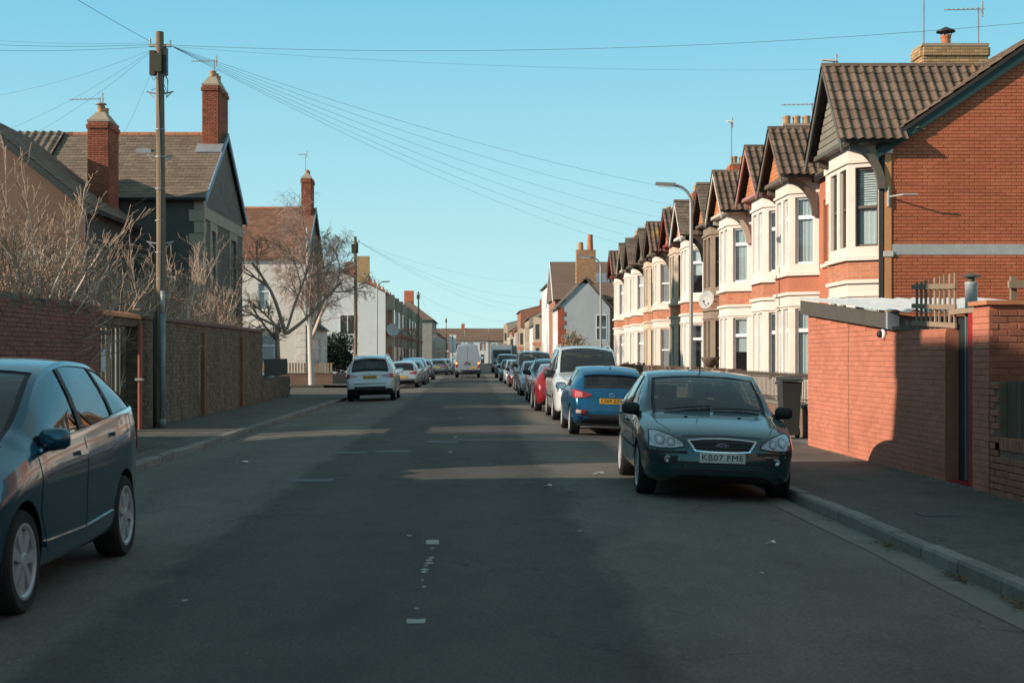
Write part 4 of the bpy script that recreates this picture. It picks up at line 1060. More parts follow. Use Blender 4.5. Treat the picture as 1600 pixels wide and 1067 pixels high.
# stone boundary wall with piers
w2 = thing('boundary_wall', 'long old stained stone boundary wall behind the telegraph pole', 'wall', (LX, 40, 0))
m = MB(); m.box(LX-.26, LX-.012, 30.65, 48.8, -.1, 2.44); k2 = obj('wall_core', m, OMOR, w2)
brick_wall(k2, (LX, 30.65), (0, 1), (1, 0), 18.15, 2.45, OBR, bw=.27, bh=.095, z0=.05, depth=.07, gap=.012, jit=.009)
brick_wall(k2, (LX-.26, 30.64), (1, 0), (0, -1), .26, 2.45, OBR, bw=.26, bh=.095, z0=.05, depth=.05, gap=.012, maxn=40)
m = MB(); y = 30.6
while y < 48.8: m.prism([(LX-.32, y, 2.44), (LX+.05, y, 2.44), (LX+.04, y, 2.50), (LX-.13, y, 2.56), (LX-.30, y, 2.50)], (0, min(.58, 48.85-y), 0)); y += .6
obj('coping', m, M('coping_dull_red', (.17, .09, .065), .9, var=.3, scale=2), w2)
for yy in (37.9, 44.2):
    m = MB(); m.box(LX-.05, LX+.09, yy-.11, yy+.11, .04, 2.25); obj('buttress', m, M('buttress_rust', (.27, .115, .06), .85, var=.25, scale=3), w2)
m = MB(); m.tube([(LX+.07, 30.5, .05), (LX+.07, 30.5, 2.3)], .055, 8)
dp = obj('drainpipe', m, M('drainpipe_red', (.36, .10, .07), .6, var=.3, scale=3)); tag(dp, 'rusty red drainpipe beside the gateway in the left wall', 'pipe')
m = MB(); m.box(LX-.02, LX+.14, 30.42, 30.58, 1.10, 1.15); obj('clip', m, STEEL, dp)
# low wall with dark railings beyond
w3 = thing('garden_wall', 'low stone wall with dark railings past the old stone wall', 'wall', (LX, 52, 0))
m = MB(); m.box(LX-.26, LX-.012, 48.85, 56.2, -.1, .86); k3 = obj('wall_core', m, OMOR, w3)
brick_wall(k3, (LX, 48.85), (0, 1), (1, 0), 7.35, .88, OBR, bw=.30, bh=.12, z0=.05, depth=.07, gap=.014, jit=.01, maxn=120)
m = MB(); m.box(LX-.15, LX-.11, 48.9, 56.2, 1.50, 1.54); m.box(LX-.15, LX-.11, 48.9, 56.2, .92, .95); obj('rail', m, BLK, w3)
me = box_mesh('board', .12, .62, .02); me.materials.append(M('railing_board_dark', (.02, .022, .022), .7)); yy = 50.0
while yy < 56.1:
    o = bpy.data.objects.new('board', me); COL.objects.link(o); o.parent = w3
    o.matrix_basis = Matrix.Translation(Vector((LX-.1, yy, 1.22))-wl(w3)) @ Matrix.Rotation(PI/2, 4, 'Z') @ Matrix.Rotation(PI/2, 4, 'X'); yy += .15

# ------------------------------------------------------------ left-hand houses
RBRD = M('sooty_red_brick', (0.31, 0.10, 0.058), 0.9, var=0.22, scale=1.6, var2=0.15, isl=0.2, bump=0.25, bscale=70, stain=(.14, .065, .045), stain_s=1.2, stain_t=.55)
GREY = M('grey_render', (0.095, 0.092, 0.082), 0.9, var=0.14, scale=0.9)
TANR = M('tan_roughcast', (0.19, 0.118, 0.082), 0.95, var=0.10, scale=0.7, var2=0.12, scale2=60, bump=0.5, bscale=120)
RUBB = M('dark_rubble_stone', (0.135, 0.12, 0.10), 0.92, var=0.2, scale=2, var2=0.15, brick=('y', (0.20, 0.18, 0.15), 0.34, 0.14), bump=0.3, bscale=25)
DRES = M('dressed_stone', (0.38, 0.31, 0.235), 0.85, var=0.14, scale=2)
BLUT = M('barge_pale_blue', (0.22, 0.30, 0.37), 0.6)
SLATE_A = M('slate_brown', (0.195, 0.138, 0.097), 0.85, var=0.16, scale=0.8, var2=0.12, isl=0.20, bump=0.15, bscale=40, stretch=(.35, 1, 1))
RIDG = M('ridge_red', (0.40, 0.155, 0.075), 0.8, var=0.2, scale=3, isl=.1)
PANA = M('pantile_grey', (0.19, 0.138, 0.10), 0.85, var=0.2, scale=1.5, isl=0.2)
# house A: ridge across, gable to the street
HA = thing('stone_house', 'big left-hand house with long slate roof and dark stone gable', 'house', (-17, 54.5, 0))
ax, ay0, ay1, aym, aze, azr = -9.5, 50.2, 58.8, 54.5, 7.35, 10.1
fA = facet((-27, ay0), (ax, ay0), (0, -1))
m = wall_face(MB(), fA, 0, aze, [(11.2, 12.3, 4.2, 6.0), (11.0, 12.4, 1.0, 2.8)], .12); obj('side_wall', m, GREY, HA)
for q in ((11.2, 12.3, 4.2, 6.0), (11.0, 12.4, 1.0, 2.8)): window(HA, fA, q, UPVC, PANE_D, 'sash', .12, .06, DRES)
fG = facet((ax, ay0), (ax, ay1), (1, 0))
gop = [(1.5, 2.35, 4.1, 6.2), (5.6, 6.9, 4.1, 6.2), (1.4, 2.6, 1.0, 2.9), (5.4, 7.1, 1.0, 2.9)]
m = wall_face(MB(), fG, 0, aze, gop, .15); m.add([(ax, ay0, aze), (ax, ay1, aze), (ax, aym, azr)], [(0, 1, 2)]); obj('gable_wall', m, RUBB, HA)
for q in gop:
    window(HA, fG, q, UPVC, PANE_D, 'sash', .15, .06, DRES)
    s_ = MB(); O, t, n, Lg = fG; a, b, c, d = q
    s_.obox(O, t, n, a-.28, a-.001, -.02, .035, c-.15, d+.35); s_.obox(O, t, n, b+.001, b+.28, -.02, .035, c-.15, d+.35); s_.obox(O, t, n, a, b, -.02, .035, d+.001, d+.35); obj('window_surround', s_, DRES, HA)
obj('string_course', MB().box(ax-.02, ax+.05, ay0, ay1, 6.5, 6.92), DRES, HA)
z = .1; k = 0
while z < aze-.3:
    w = .5 if k % 2 else .32
    obj('quoin', MB().box(ax-w, ax+.03, ay0-.03, ay0+(.32 if k % 2 else .5), z, z+.40), DRES, HA); z += .42; k += 1
obj('back_wall', MB().box(-27, ax-.02, ay1-.2, ay1, 0, aze), GREY, HA)
for s, (ye, yn) in enumerate(((ay0-.25, aym), (ay1+.25, aym))):
    zz = aze-.16
    m = MB(); m.prism([(-27, ye, zz), (ax+.12, ye, zz), (ax+.12, aym, azr+.02), (-27, aym, azr+.02)], (0, 0, -.10)); obj('roof', m, TILED, HA)
v = Vector((0, aym-ay0+.25, azr-aze+.18)); O = Vector((-15.6, ay0-.25, aze-.16)); sm = slate_mesh('roof_slate', .32, .24); sm.materials.append(SLATE_A)
tile_roof(HA, O, (1, 0, 0), v, 15.6+ax+.12, v.length, sm, .32, .24, SLATE_A, None, True, 300, 'roof_slate', .008, .004)
T_PA = pantile_mesh('roof_tile', .30, .32); T_PA.materials.append(PANA)
tile_roof(HA, Vector((-24, ay0-.25, aze-.10)), (1, 0, 0), v, 24-15.62, v.length, T_PA, .30, .32, PANA, None, False, 300, 'roof_tile', .05, .004)
m = MB(); x = -15.5
while x < ax-.3: m.prism([(x, aym-.13, azr-.02), (x, aym-.07, azr+.09), (x, aym, azr+.12), (x, aym+.07, azr+.09), (x, aym+.13, azr-.02)], (.44, 0, 0)); x += .46
obj('ridge_tiles', m, RIDG, HA)
m = MB(); x = -24.0
while x < -15.7: m.prism([(x, aym-.13, azr-.02), (x, aym-.07, azr+.09), (x, aym, azr+.12), (x, aym+.07, azr+.09), (x, aym+.13, azr-.02)], (.44, 0, 0)); x += .46
obj('ridge_tiles', m, PANA, HA)
for (ye, s) in ((ay0-.25, -1), (ay1+.25, 1)):
    m = MB(); m.prism([(ax+.125, ye, aze-.10), (ax+.125, aym, azr+.07), (ax+.125, aym, azr-.17), (ax+.125, ye, aze-.34)], (.05, 0, 0)); obj('barge_board', m, BLUT, HA)
obj('eaves_gutter', MB().tube([(-27, ay0-.3, aze-.2), (ax+.1, ay0-.3, aze-.2)], .07, 8), GUT, HA)
chimney(HA, ax-.66, ax-.06, 53.55, 55.55, 9.3, 11.85, RBRD, [(ax-.36, 54.05, .22), (ax-.36, 54.55, .22), (ax-.36, 55.05, .22)], None, True, 120, .42)
obj('chimney_flashing', MB().prism([(ax-.85, 53.05, azr-.86), (ax+.13, 53.05, azr-.86), (ax+.13, 53.56, azr-.52), (ax-.85, 53.56, azr-.52)], (0, 0, .05)), LEAD, HA)
m = MB(); m.box(-12.55, -12.0, 53.1, 53.55, 9.22, 9.38); sk = obj('roof_vent', m, LEAD, HA)
yagi('television_aerial', 'aerial on the tall chimney of the big left-hand slate roof', ax-.36, 54.3, 12.0, .95, PI*.97, ln=.9)
# near wing: gable towards us
HB = thing('roughcast_house', 'tan roughcast house end behind the bare shrubs at the left', 'house', (-15.5, 47, 0))
wy0, wy1 = 44.0, 50.1; wxr, wxl, wxm, wze, wzr = -12.0, -19.2, -15.6, 6.44, 9.3
m = MB(); m.prism([(wxl, wy0, 0), (wxr, wy0, 0), (wxr, wy0, wze), (wxm, wy0, wzr), (wxl, wy0, wze)], (0, .3, 0)); obj('gable_wall', m, TANR, HB)
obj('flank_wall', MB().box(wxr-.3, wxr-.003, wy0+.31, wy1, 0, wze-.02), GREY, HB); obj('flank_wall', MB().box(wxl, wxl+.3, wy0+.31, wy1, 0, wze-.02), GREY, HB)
for s in (1, -1):
    xe = wxm+s*(wxm-wxl+.36); zz = wze-.26
    m = MB(); m.prism([(xe, wy0-.28, zz), (xe, wy1, zz), (wxm, wy1, wzr+.03), (wxm, wy0-.28, wzr+.03)], (0, 0, -.12)); obj('roof', m, TILED, HB)
    m = MB(); m.prism([(xe, wy0-.30, zz-.02), (wxm, wy0-.30, wzr+.0), (wxm, wy0-.30, wzr-.26), (xe, wy0-.30, zz-.28)], (0, .05, 0)); obj('barge_board', m, M('barge_black_green', (.03, .038, .034), .6), HB)
v = Vector((wxm-(wxr+.36), 0, wzr+.29-wze)); s2 = slate_mesh('roof_slate', .32, .24); s2.materials.append(SLATE_A)
tile_roof(HB, Vector((wxr+.36, wy0-.28, wze-.26)), (0, 1, 0), v, wy1-wy0+.28, v.length, s2, .32, .24, SLATE_A, None, True, 0, 'roof_slate', .008)
v = Vector((wxm-(wxl-.36), 0, wzr+.29-wze)); tile_roof(HB, Vector((wxl-.36, wy0-.28, wze-.26)), (0, 1, 0), v, wy1-wy0+.28, v.length, s2, .32, .24, SLATE_A, None, True, 0, 'roof_slate', .008)
chimney(HB, -12.95, -12.25, 47.9, 49.2, 6.3, 9.55, RBRD, [(-12.6, 48.3, .25), (-12.6, 48.8, .25)], None, True, 120, .35)
m = MB(); m.lathe([(.17, 10.18), (.2, 10.16), (.2, 10.19), (.05, 10.24)], (-12.6, 48.25, 0), 12); obj('cowl', m, STEEL, HB)
yagi('television_aerial', 'low aerial on the short chimney above the roughcast house', -12.7, 48.5, 9.7, .75, PI*.95, ln=1.1)
obj('downpipe', MB().tube([(wxr+.06, wy0-.08, wze-.2), (wxr+.06, wy0-.08, .1)], .045, 8), GUT, HB)

# house B beyond the side street
HCt = thing('rendered_house', 'cream rendered house behind the birch with red-brown roof', 'house', (-14, 89.5, 0))
bx, by0, by1, bym, bze, bzr = -10.0, 85.0, 94.0, 89.5, 7.7, 10.95
REDR = M('roof_red_brown', (0.22, 0.105, 0.065), 0.85, var=0.2, scale=1.2, isl=.2)
fB = facet((-24, by0), (bx, by0), (0, -1))
bop = [(9.0, 10.3, 4.2, 6.1), (11.2, 11.9, 4.4, 6.0), (8.9, 10.6, .9, 3.0), (11.3, 12.2, .9, 2.9)]
m = wall_face(MB(), fB, 0, bze, bop, .12); obj('side_wall', m, CREAM2, HCt)
for q in bop: window(HCt, fB, q, UPVC, PANE_B, 'transom', .12, .06, CREAM2)
obj('porch_wall', MB().box(-17.2, -12.9, 84.6, 84.98, 0, 3.4), CREAM2, HCt)
fB2 = facet((bx, by0), (bx, by1), (1, 0)); gop = [(2.6, 3.7, 4.3, 6.3), (5.3, 6.4, 4.3, 6.3)]
m = wall_face(MB(), fB2, 0, bze, gop, .12); m.add([(bx, by0, bze), (bx, by1, bze), (bx, bym, bzr)], [(0, 1, 2)]); obj('gable_wall', m, RUBB, HCt)
for q in gop: window(HCt, fB2, q, UPVC, PANE_D, 'sash', .12, .06, DRES)
z = .1; k = 0
while z < bze-.3: obj('quoin', MB().box(bx-(.55 if k % 2 else .34), bx+.03, by0-.03, by0+(.34 if k % 2 else .55), z, z+.40), CREAM2, HCt); z += .42; k += 1
for ye in (by0-.25, by1+.25):
    m = MB(); m.prism([(-24, ye, bze-.16), (bx+.15, ye, bze-.16), (bx+.15, bym, bzr+.02), (-24, bym, bzr+.02)], (0, 0, -.1)); obj('roof', m, REDR, HCt)
    m = MB(); m.prism([(bx+.16, ye, bze-.1), (bx+.16, bym, bzr+.07), (bx+.16, bym, bzr-.2), (bx+.16, ye, bze-.36)], (.05, 0, 0)); obj('barge_board', m, BLUT, HCt)
v = Vector((0, bym-by0+.25, bzr-bze+.18)); s3 = slate_mesh('roof_tile', .30, .26); s3.materials.append(REDR)
tile_roof(HCt, Vector((-20, by0-.25, bze-.16)), (1, 0, 0), v, 20+bx+.15, v.length, s3, .30, .26, REDR, None, True, 120, 'roof_tile', .008)
m = MB(); x = -24.0
while x < bx-.3: m.prism([(x, bym-.13, bzr-.02), (x, bym, bzr+.12), (x, bym+.13, bzr-.02)], (.44, 0, 0)); x += .46
obj('ridge_tiles', m, RIDG, HCt)
chimney(HCt, bx-.66, bx-.06, bym-.8, bym+.8, 10.0, 12.75, RBRD, [(bx-.36, bym-.3, .25), (bx-.36, bym+.3, .25)], None, True, 0, .35)
yagi('television_aerial', 'aerial above the chimney behind the birch', bx-.5, bym, 13.2, 1.2, PI*.9, ln=.5)
# ground-floor bay on its gable
bp = [(bx, 86.0), (bx+.95, 86.6), (bx+.95, 88.6), (bx, 89.2)]
for (p, q, out) in ((bp[0], bp[1], (1, -1)), (bp[1], bp[2], (1, 0)), (bp[2], bp[3], (1, 1))):
    f = facet(p, q, out); o_ = [(f[3]*.2, f[3]*.8, .9, 2.7)]; m = wall_face(MB(), f, 0, 3.2, o_, .1); obj('bay_wall', m, CREAM2, HCt); window(HCt, f, o_[0], UPVC, PANE_C, 'transom', .1, .06)
m = MB(); m.add([(bx, 85.8, 3.2), (bx+1.15, 86.45, 3.2), (bx+1.15, 88.75, 3.2), (bx, 89.4, 3.2), (bx, 86.6, 4.1), (bx, 88.6, 4.1)], [(0, 1, 4), (1, 2, 5, 4), (2, 3, 5), (3, 2, 1, 0), (0, 4, 5, 3)]); obj('bay_roof', m, SLATE, HCt)
lw = thing('garden_wall', 'low brown garden wall behind the birch at the side street', 'wall', (-9.3, 82.2, 0))
obj('wall', MB().box(-16, -8.05, 82.0, 82.25, 0, .62), WALLB, lw); obj('coping', MB().box(-16.0, -8.02, 81.97, 82.28, .62, .70), OMOR, lw)
obj('wall', MB().box(-8.3, -8.05, 82.25, 97, 0, .62), WALLB, lw)
me = box_mesh('picket', .11, .55, .02); me.materials.append(TIMB); yy = -15.8
while yy < -8.1:
    o = bpy.data.objects.new('picket', me); COL.objects.link(o); o.parent = lw
    o.matrix_basis = Matrix.Translation(Vector((yy, 82.12, 1.0))-wl(lw)) @ Matrix.Rotation(PI/2, 4, 'X'); yy += .17

# ------------------------------------------------------------ plain row houses (far rows, and those just out of the picture)
WHT = M('white_render', (0.66, 0.66, 0.64), 0.85, var=0.08, scale=0.7, stain=(.45, .44, .42), stain_s=.5, stain_t=.62)
GRB = M('grey_brick_front', (0.21, 0.18, 0.15), 0.9, var=0.15, scale=1, brick=('y', (.28, .25, .21), .24, .08))
RDF_ = M('red_brick_front', (0.33, 0.13, 0.075), 0.9, var=0.15, scale=1, brick=('y', (.30, .20, .15), .24, .08))
STF = M('stone_front', (0.34, 0.29, 0.22), 0.9, var=0.18, scale=1)
RFB = M('far_roof_brown', (0.17, 0.11, 0.078), 0.9, var=0.15, scale=.6, var2=.12, scale2=5, stretch=(.5, .5, 3))
RFG = M('far_roof_slate', (0.12, 0.105, 0.095), 0.85, var=0.15, scale=.6, var2=.12, scale2=5, stretch=(.5, .5, 3))
def row_house(label, p0, p1, out, eaves, ridge, depth, wall, roof, trim=None, group=None, bay=False, chim=True, nwin=2, gable_mat=None, detail=True, pane=None, baymat=None):
    f = facet(p0, p1, out); O, t, n, Lg = f
    mid = ((p0[0]+p1[0])/2, (p0[1]+p1[1])/2, 0)
    h = thing('terraced_house', label, 'house', mid, group)
    P = lambda u, d, z: (O[0]+t[0]*u+n[0]*d, O[1]+t[1]*u+n[1]*d, z)
    op = []
    if detail:
        w = Lg/nwin
        for k in range(nwin): op.append((w*(k+.5)-.5, w*(k+.5)+.5, eaves*.57, eaves*.57+1.7))
        op.append((w*.5-.7, w*.5+.7, .9, 2.7)); op.append((Lg-w*.5-.45, Lg-w*.5+.45, .05, 2.3))
    m = wall_face(MB(), f, 0, eaves, op, .12); obj('front_wall', m, wall, h)
    for q in op[:-1]: window(h, f, q, trim or UPVC, pane or random.choice([PANE_D, PANE_M, PANE_B]), 'sash', .12, .09)
    if trim and detail:
        for q in op[:-1]:
            s = MB(); a, b, c, d = q; s.obox(O, t, n, a-.2, a-.002, -.01, .03, c-.1, d+.25); s.obox(O, t, n, b+.002, b+.2, -.01, .03, c-.1, d+.25); s.obox(O, t, n, a, b, -.01, .03, d+.002, d+.25); obj('window_surround', s, trim, h)
    if detail:
        a, b, c, d = op[-1]; m = MB(); m.obox(O, t, n, a+.02, b-.02, -.12, -.07, c, d-.02); obj('front_door', m, PANE_D, h)
    for u in (0.0, Lg):
        m = MB(); m.prism([P(u, 0, 0), P(u, -depth, 0), P(u, -depth, eaves), P(u, -depth/2, ridge-.05), P(u, 0, eaves)], (t[0]*(.05 if u == 0 else -.05), t[1]*(.05 if u == 0 else -.05), 0))
        obj('gable_wall', m, gable_mat or wall, h)
    m = MB(); m.obox(O, t, n, .05, Lg-.05, -depth, -depth+.2, 0, eaves); obj('back_wall', m, wall, h)
    for s in (0, 1):
        d0 = .25 if s == 0 else -depth-.25; zz = eaves-.10
        m = MB(); m.prism([P(0, d0, zz), P(Lg, d0, zz), P(Lg, -depth/2, ridge), P(0, -depth/2, ridge)], (0, 0, -.1)); obj('roof', m, roof, h)
    if chim: 
        c = P(Lg-.35, -depth/2, 0); chimney(h, c[0]-.45, c[0]+.45, c[1]-.45, c[1]+.45, ridge-.4, ridge+1.0, RBR, [(c[0]-.2, c[1], .35), (c[0]+.2, c[1], .35)], None, False)
    if bay:
        w = Lg/nwin; c = w*.5; b0 = [P(c-1.2, 0, 0), P(c-.75, .7, 0), P(c+.75, .7, 0), P(c+1.2, 0, 0)]
        m = MB(); m.prism(b0, (0, 0, eaves-.2)); by = obj('bay', m, baymat or trim or STF, h)
        for z0 in (1.0, eaves*.58):
            m = MB(); m.obox(O, t, n, c-.6, c-.05, .69, .72, z0, z0+1.6); obj('bay_window', m, PANE_D, by); m = MB(); m.obox(O, t, n, c+.05, c+.6, .69, .72, z0, z0+1.6); obj('bay_window', m, PANE_D, by)
            k = 0 if (n[0]+t[1]) else 1
            for (qa, qb) in ((b0[0], b0[1]), (b0[2], b0[3])):
                ff = facet(qa[:2], qb[:2], (n[0]*1.0+(qa[0]+qb[0])/2-P(c, .3, 0)[0], n[1]*1.0+(qa[1]+qb[1])/2-P(c, .3, 0)[1])); m = MB(); m.obox(ff[0], ff[1], ff[2], .18, ff[3]-.18, -.01, .02, z0, z0+1.6); obj('bay_window', m, PANE_D, by)
        m = MB(); m.prism([P(c-1.3, 0, eaves*.47), P(c-.8, .8, eaves*.47), P(c+.8, .8, eaves*.47), P(c+1.3, 0, eaves*.47)], (0, 0, .35)); obj('bay_band', m, RDF_, by)
    return h
# left far terrace
ords = ['nearest', 'second', 'third', 'fourth', 'fifth', 'sixth', 'seventh', 'eighth', 'ninth', 'tenth', 'eleventh', 'twelfth']
fr = [RDF_, GRB, STF, GRB, WHT, GRB, STF, RDF_, GRB, STF, GRB, WHT]
for k in range(10):
    y0 = 131+8.2*k
    lab = 'white gable-ended house, nearest of the far left terrace' if k == 0 else ords[k]+' house of the far left terrace counted from its white gable end'
    h = row_house(lab, (-8.0, y0), (-8.0, y0+8.15), (1, 0), 7.6, 9.5, 8.0, fr[k], RFG, trim=CREAM2, group='houses of the far left terrace', bay=True, gable_mat=WHT, baymat=(STF, GRB, GRB)[k % 3])
    if k == 0:
        m = MB(); m.box(-10.6, -9.5, 130.93, 131.6, 8.5, 10.9); obj('end_chimney', m, YBR, h)
        fe = facet((-15.9, 130.98), (-8.0, 130.98), (0, -1)); m = MB(); O, t, n, Lg = fe
        m.obox(O, t, n, 3.6, 5.2, .0, .03, 3.6, 5.6); w = obj('end_window', m, UPVC, h); m = MB(); m.obox(O, t, n, 3.75, 4.35, .028, .04, 3.75, 5.45); obj('pane', m, PANE_D, w); m = MB(); m.obox(O, t, n, 4.45, 5.05, .028, .04, 3.75, 5.45); obj('pane', m, PANE_D, w)
    dx, dy = -9.9, y0+4
    if k < 6: yagi('television_aerial', 'aerial on the roof of the '+ords[k]+' house of the far left terrace', -11.8, y0+7.0, 9.6, 1.2+.2*(k % 3), PI*.2, ln=.9)
dish(-7.4, 131.6, 4.1, .62, 'large pale satellite dish on the white gable corner at the left', -1.2)
hp = thing('hipped_house', 'grey house with brown hipped roof at the end of the left row', 'house', (-9, 235, 0))
obj('walls', MB().box(-14, -6.3, 222, 250, 0, 7.4), M('grey_house_render', (.30, .29, .26), .9), hp)
m = MB(); m.add([(-14.4, 221.6, 7.4), (-5.9, 221.6, 7.4), (-5.9, 250.4, 7.4), (-14.4, 250.4, 7.4), (-10.1, 226, 10.6), (-10.1, 246, 10.6)], [(0, 1, 4), (1, 2, 5, 4), (2, 3, 5), (3, 0, 4, 5), (3, 2, 1, 0)]); obj('hipped_roof', m, RFB, hp)
obj('chimney', MB().box(-10.9, -9.4, 227, 229, 9.6, 12.2), RBR, hp)
for k in range(6):
    m = MB(); m.box(-6.31, -6.25, 224+4*k, 225.2+4*k, 4.2, 6.2); w = obj('window', m, CREAM2, hp); m = MB(); m.box(-6.26, -6.22, 224.1+4*k, 225.1+4*k, 4.3, 6.1); obj('pane', m, PANE_D, w)
for k in range(6):
    y0 = 256+16*k
    row_house(ords[k]+' of the distant left-hand houses past the hipped roof', (-6.6, y0), (-6.6, y0+15.5), (1, 0), 6.2, 8.6, 8, (STF, GRB)[k % 2], RFB, trim=CREAM2, group='distant left-hand houses', nwin=4)
# right far: white gable house with red quoins, then the row
gh = thing('gable_house', 'white gable-ended house with red quoins on the right, past the side street', 'house', (11, 113, 0))
gx0, gx1, gy = 6.65, 10.65, 110.0
m = MB(); m.prism([(gx0, gy, 0), (gx1, gy, 0), (gx1, gy, 5.4), (gx0+2.1, gy, 7.6), (gx0, gy, 5.4)], (0, .3, 0)); obj('gable_wall', m, M('grey_white_render', (.42, .44, .44), .9, var=.12, scale=.8, stain=(.33, .26, .17), stain_s=.6, stain_t=.58), gh)
obj('base_wall', MB().box(gx0-.02, gx1+.02, gy-.06, gy-.004, 0, 2.35), M('base_brick', (.30, .17, .10), .9, var=.2, scale=2, brick=('x', (.28, .2, .14), .24, .08)), gh)
z = 2.4; k = 0
while z < 5.3: obj('quoin', MB().box(gx0-.03, gx0+(.55 if k % 2 else .35), gy-.04, gy+.4, z, z+.33), RDB if False else M('quoin_red', (.40, .09, .05), .8, var=.15), gh); z += .34; k += 1
fR = facet((gx0, gy+.3), (gx0, gy+7.5), (-1, 0)); rop = [(1.0, 2.4, 3.6, 5.2), (4.2, 5.6, 3.6, 5.2), (1.0, 2.6, .9, 2.6)]
m = wall_face(MB(), fR, 0, 5.6, rop, .12); obj('front_wall', m, WHT, gh)
for q in rop: window(gh, fR, q, UPVC, PANE_D, 'sash', .12, .08)
m = MB(); m.prism([(gx0-.2, gy-.12, 5.32), (gx0+2.1, gy-.12, 7.66), (gx0+2.1, gy+8, 7.66), (gx0-.2, gy+8, 5.32)], (0, 0, .1)); obj('roof', m, RFG, gh)
m = MB(); m.prism([(gx1+.2, gy-.12, 5.32), (gx0+2.1, gy-.12, 7.66), (gx0+2.1, gy+8, 7.66), (gx1+.2, gy+8, 5.32)], (0, 0, .1)); obj('roof', m, RFG, gh)
m = MB(); m.box(gx0+1.4, gx0+2.9, gy+.0, gy+.9, 7.3, 9.9) ; obj('chimney', m, M('banded_brick', (.36, .16, .08), .9, var=.2, scale=3, brick=('x', (.40, .30, .18), .24, .16)), gh)
for k, hh in ((0, .6), (1, 1.2)):
    m = MB(); m.lathe([(.24, 9.9), (.2, 9.9+hh)], (gx0+1.75+.75*k, gy+.45, 0), 12); obj('chimney_pot', m, POT if k == 0 else TERRA, gh)
m = MB(); m.box(gx0+2.9, gx0+3.75, gy-.02, gy-.002, 2.9, 4.9); w = obj('window', m, UPVC, gh)
m = MB(); m.box(gx0+2.97, gx0+3.68, gy-.03, gy-.018, 2.98, 3.85); obj('pane', m, PANE_D, w); m = MB(); m.box(gx0+2.97, gx0+3.68, gy-.03, gy-.018, 3.95, 4.82); obj('pane', m, PANE_D, w)
bg = thing('large_roof_house', 'taller house with wide brown roof behind the white gable on the right', 'house', (12, 124, 0))
obj('walls', MB().box(6.9, 20, 118.5, 128, 0, 6.4), RDF_, bg)
m = MB(); m.prism([(6.7, 118.2, 6.4), (6.7, 128.3, 6.4), (6.7, 123.2, 9.85)], (13.4, 0, 0)); obj('roof', m, RFB, bg)
m = MB(); m.prism([(10.3, 120.3, 7.88), (11.6, 120.3, 7.88), (11.6, 121.5, 8.7), (10.3, 121.5, 8.7)], (0, 0, .08)); obj('skylight', m, PANE_M, bg)
for s in (118.15, 128.35):
    m = MB(); m.prism([(6.65, s, 6.35), (6.65, 123.2, 9.9), (6.65, 123.2, 9.6), (6.65, s, 6.05)], (.06, 0, 0)); obj('barge_board', m, UPVC, bg)
fr2 = [WHT, RDF_, WHT, STF, WHT, RDF_, STF, WHT, RDF_, WHT, STF, WHT]
for k in range(12):
    y0 = 132+16*k
    row_house(ords[k]+' house of the far right row beyond the wide brown roof', (7.2, y0), (7.2, y0+15.6), (-1, 0), (8.6, 6.0, 5.4, 6.6, 5.8)[k % 5], (9.6, 8.0, 7.4, 8.8, 7.9)[k % 5], 8, fr2[k], RFB if k % 2 else RFG, trim=(UPVC, DRES)[k % 2], group='houses of the far right row', bay=(k % 3 == 1), nwin=(4, 3, 4)[k % 3], baymat=STF)
# end of the street
for k in range(11):
    x0 = -33+6.2*k
    h = row_house(ords[k]+' house from the left in the row closing the street', (x0, 362), (x0+6.15, 362), (0, -1), 5.9, 9.0, 8, (WHT, WHT, STF, WHT)[k % 4], RFB, trim=WHT if k % 4 == 2 else RDF_, group='houses closing the street', chim=(k % 2 == 0), nwin=2)
# rows just outside the picture: they stand along the same street and shade it
for k in range(5):
    y0 = -26.8+8.0*k
    row_house(ords[k]+' house of the left row outside the picture', (-10.0, y0), (-10.0, y0+(7.95 if k < 4 else 8.1)), (1, 0), 6.7, 9.6, 6.6, GRB, RFG, trim=CREAM2, group='left houses outside the picture', nwin=2, bay=True)
for k in range(4):
    y0 = -22+8.6*k
    row_house(ords[k]+' house of the right row outside the picture', (9.3, y0), (9.3, y0+8.55), (-1, 0), 6.5, 9.0, 7, RDF_, RFB, trim=CREAM2, group='right houses outside the picture', nwin=2, bay=True)
def shade_building(label, x0, x1, y0, y1, e, r):  # unseen buildings added to shade the road, gaps between them let sun through
    h = thing('shade_building', label, 'shade_building', ((x0+x1)/2, (y0+y1)/2, 0))
    obj('walls', MB().box(x0, x1, y0, y1, 0, e), LBR, h)
    xm = (x0+x1)/2; m = MB(); m.prism([(x0-.2, y0-.2, e-.05), (x1+.2, y0-.2, e-.05), (xm, y0-.2, r)], (0, y1-y0+.4, 0)); obj('roof', m, RFG, h)
shade_building('brick building added unseen behind the left wall to shade the road', -17.5, -11.6, 16.9, 22.2, 4.2, 6.9)
shade_building('longer brick building added unseen behind the left shrubs to shade the road', -19.5, -12.8, 28.6, 39.5, 4.2, 7.1)

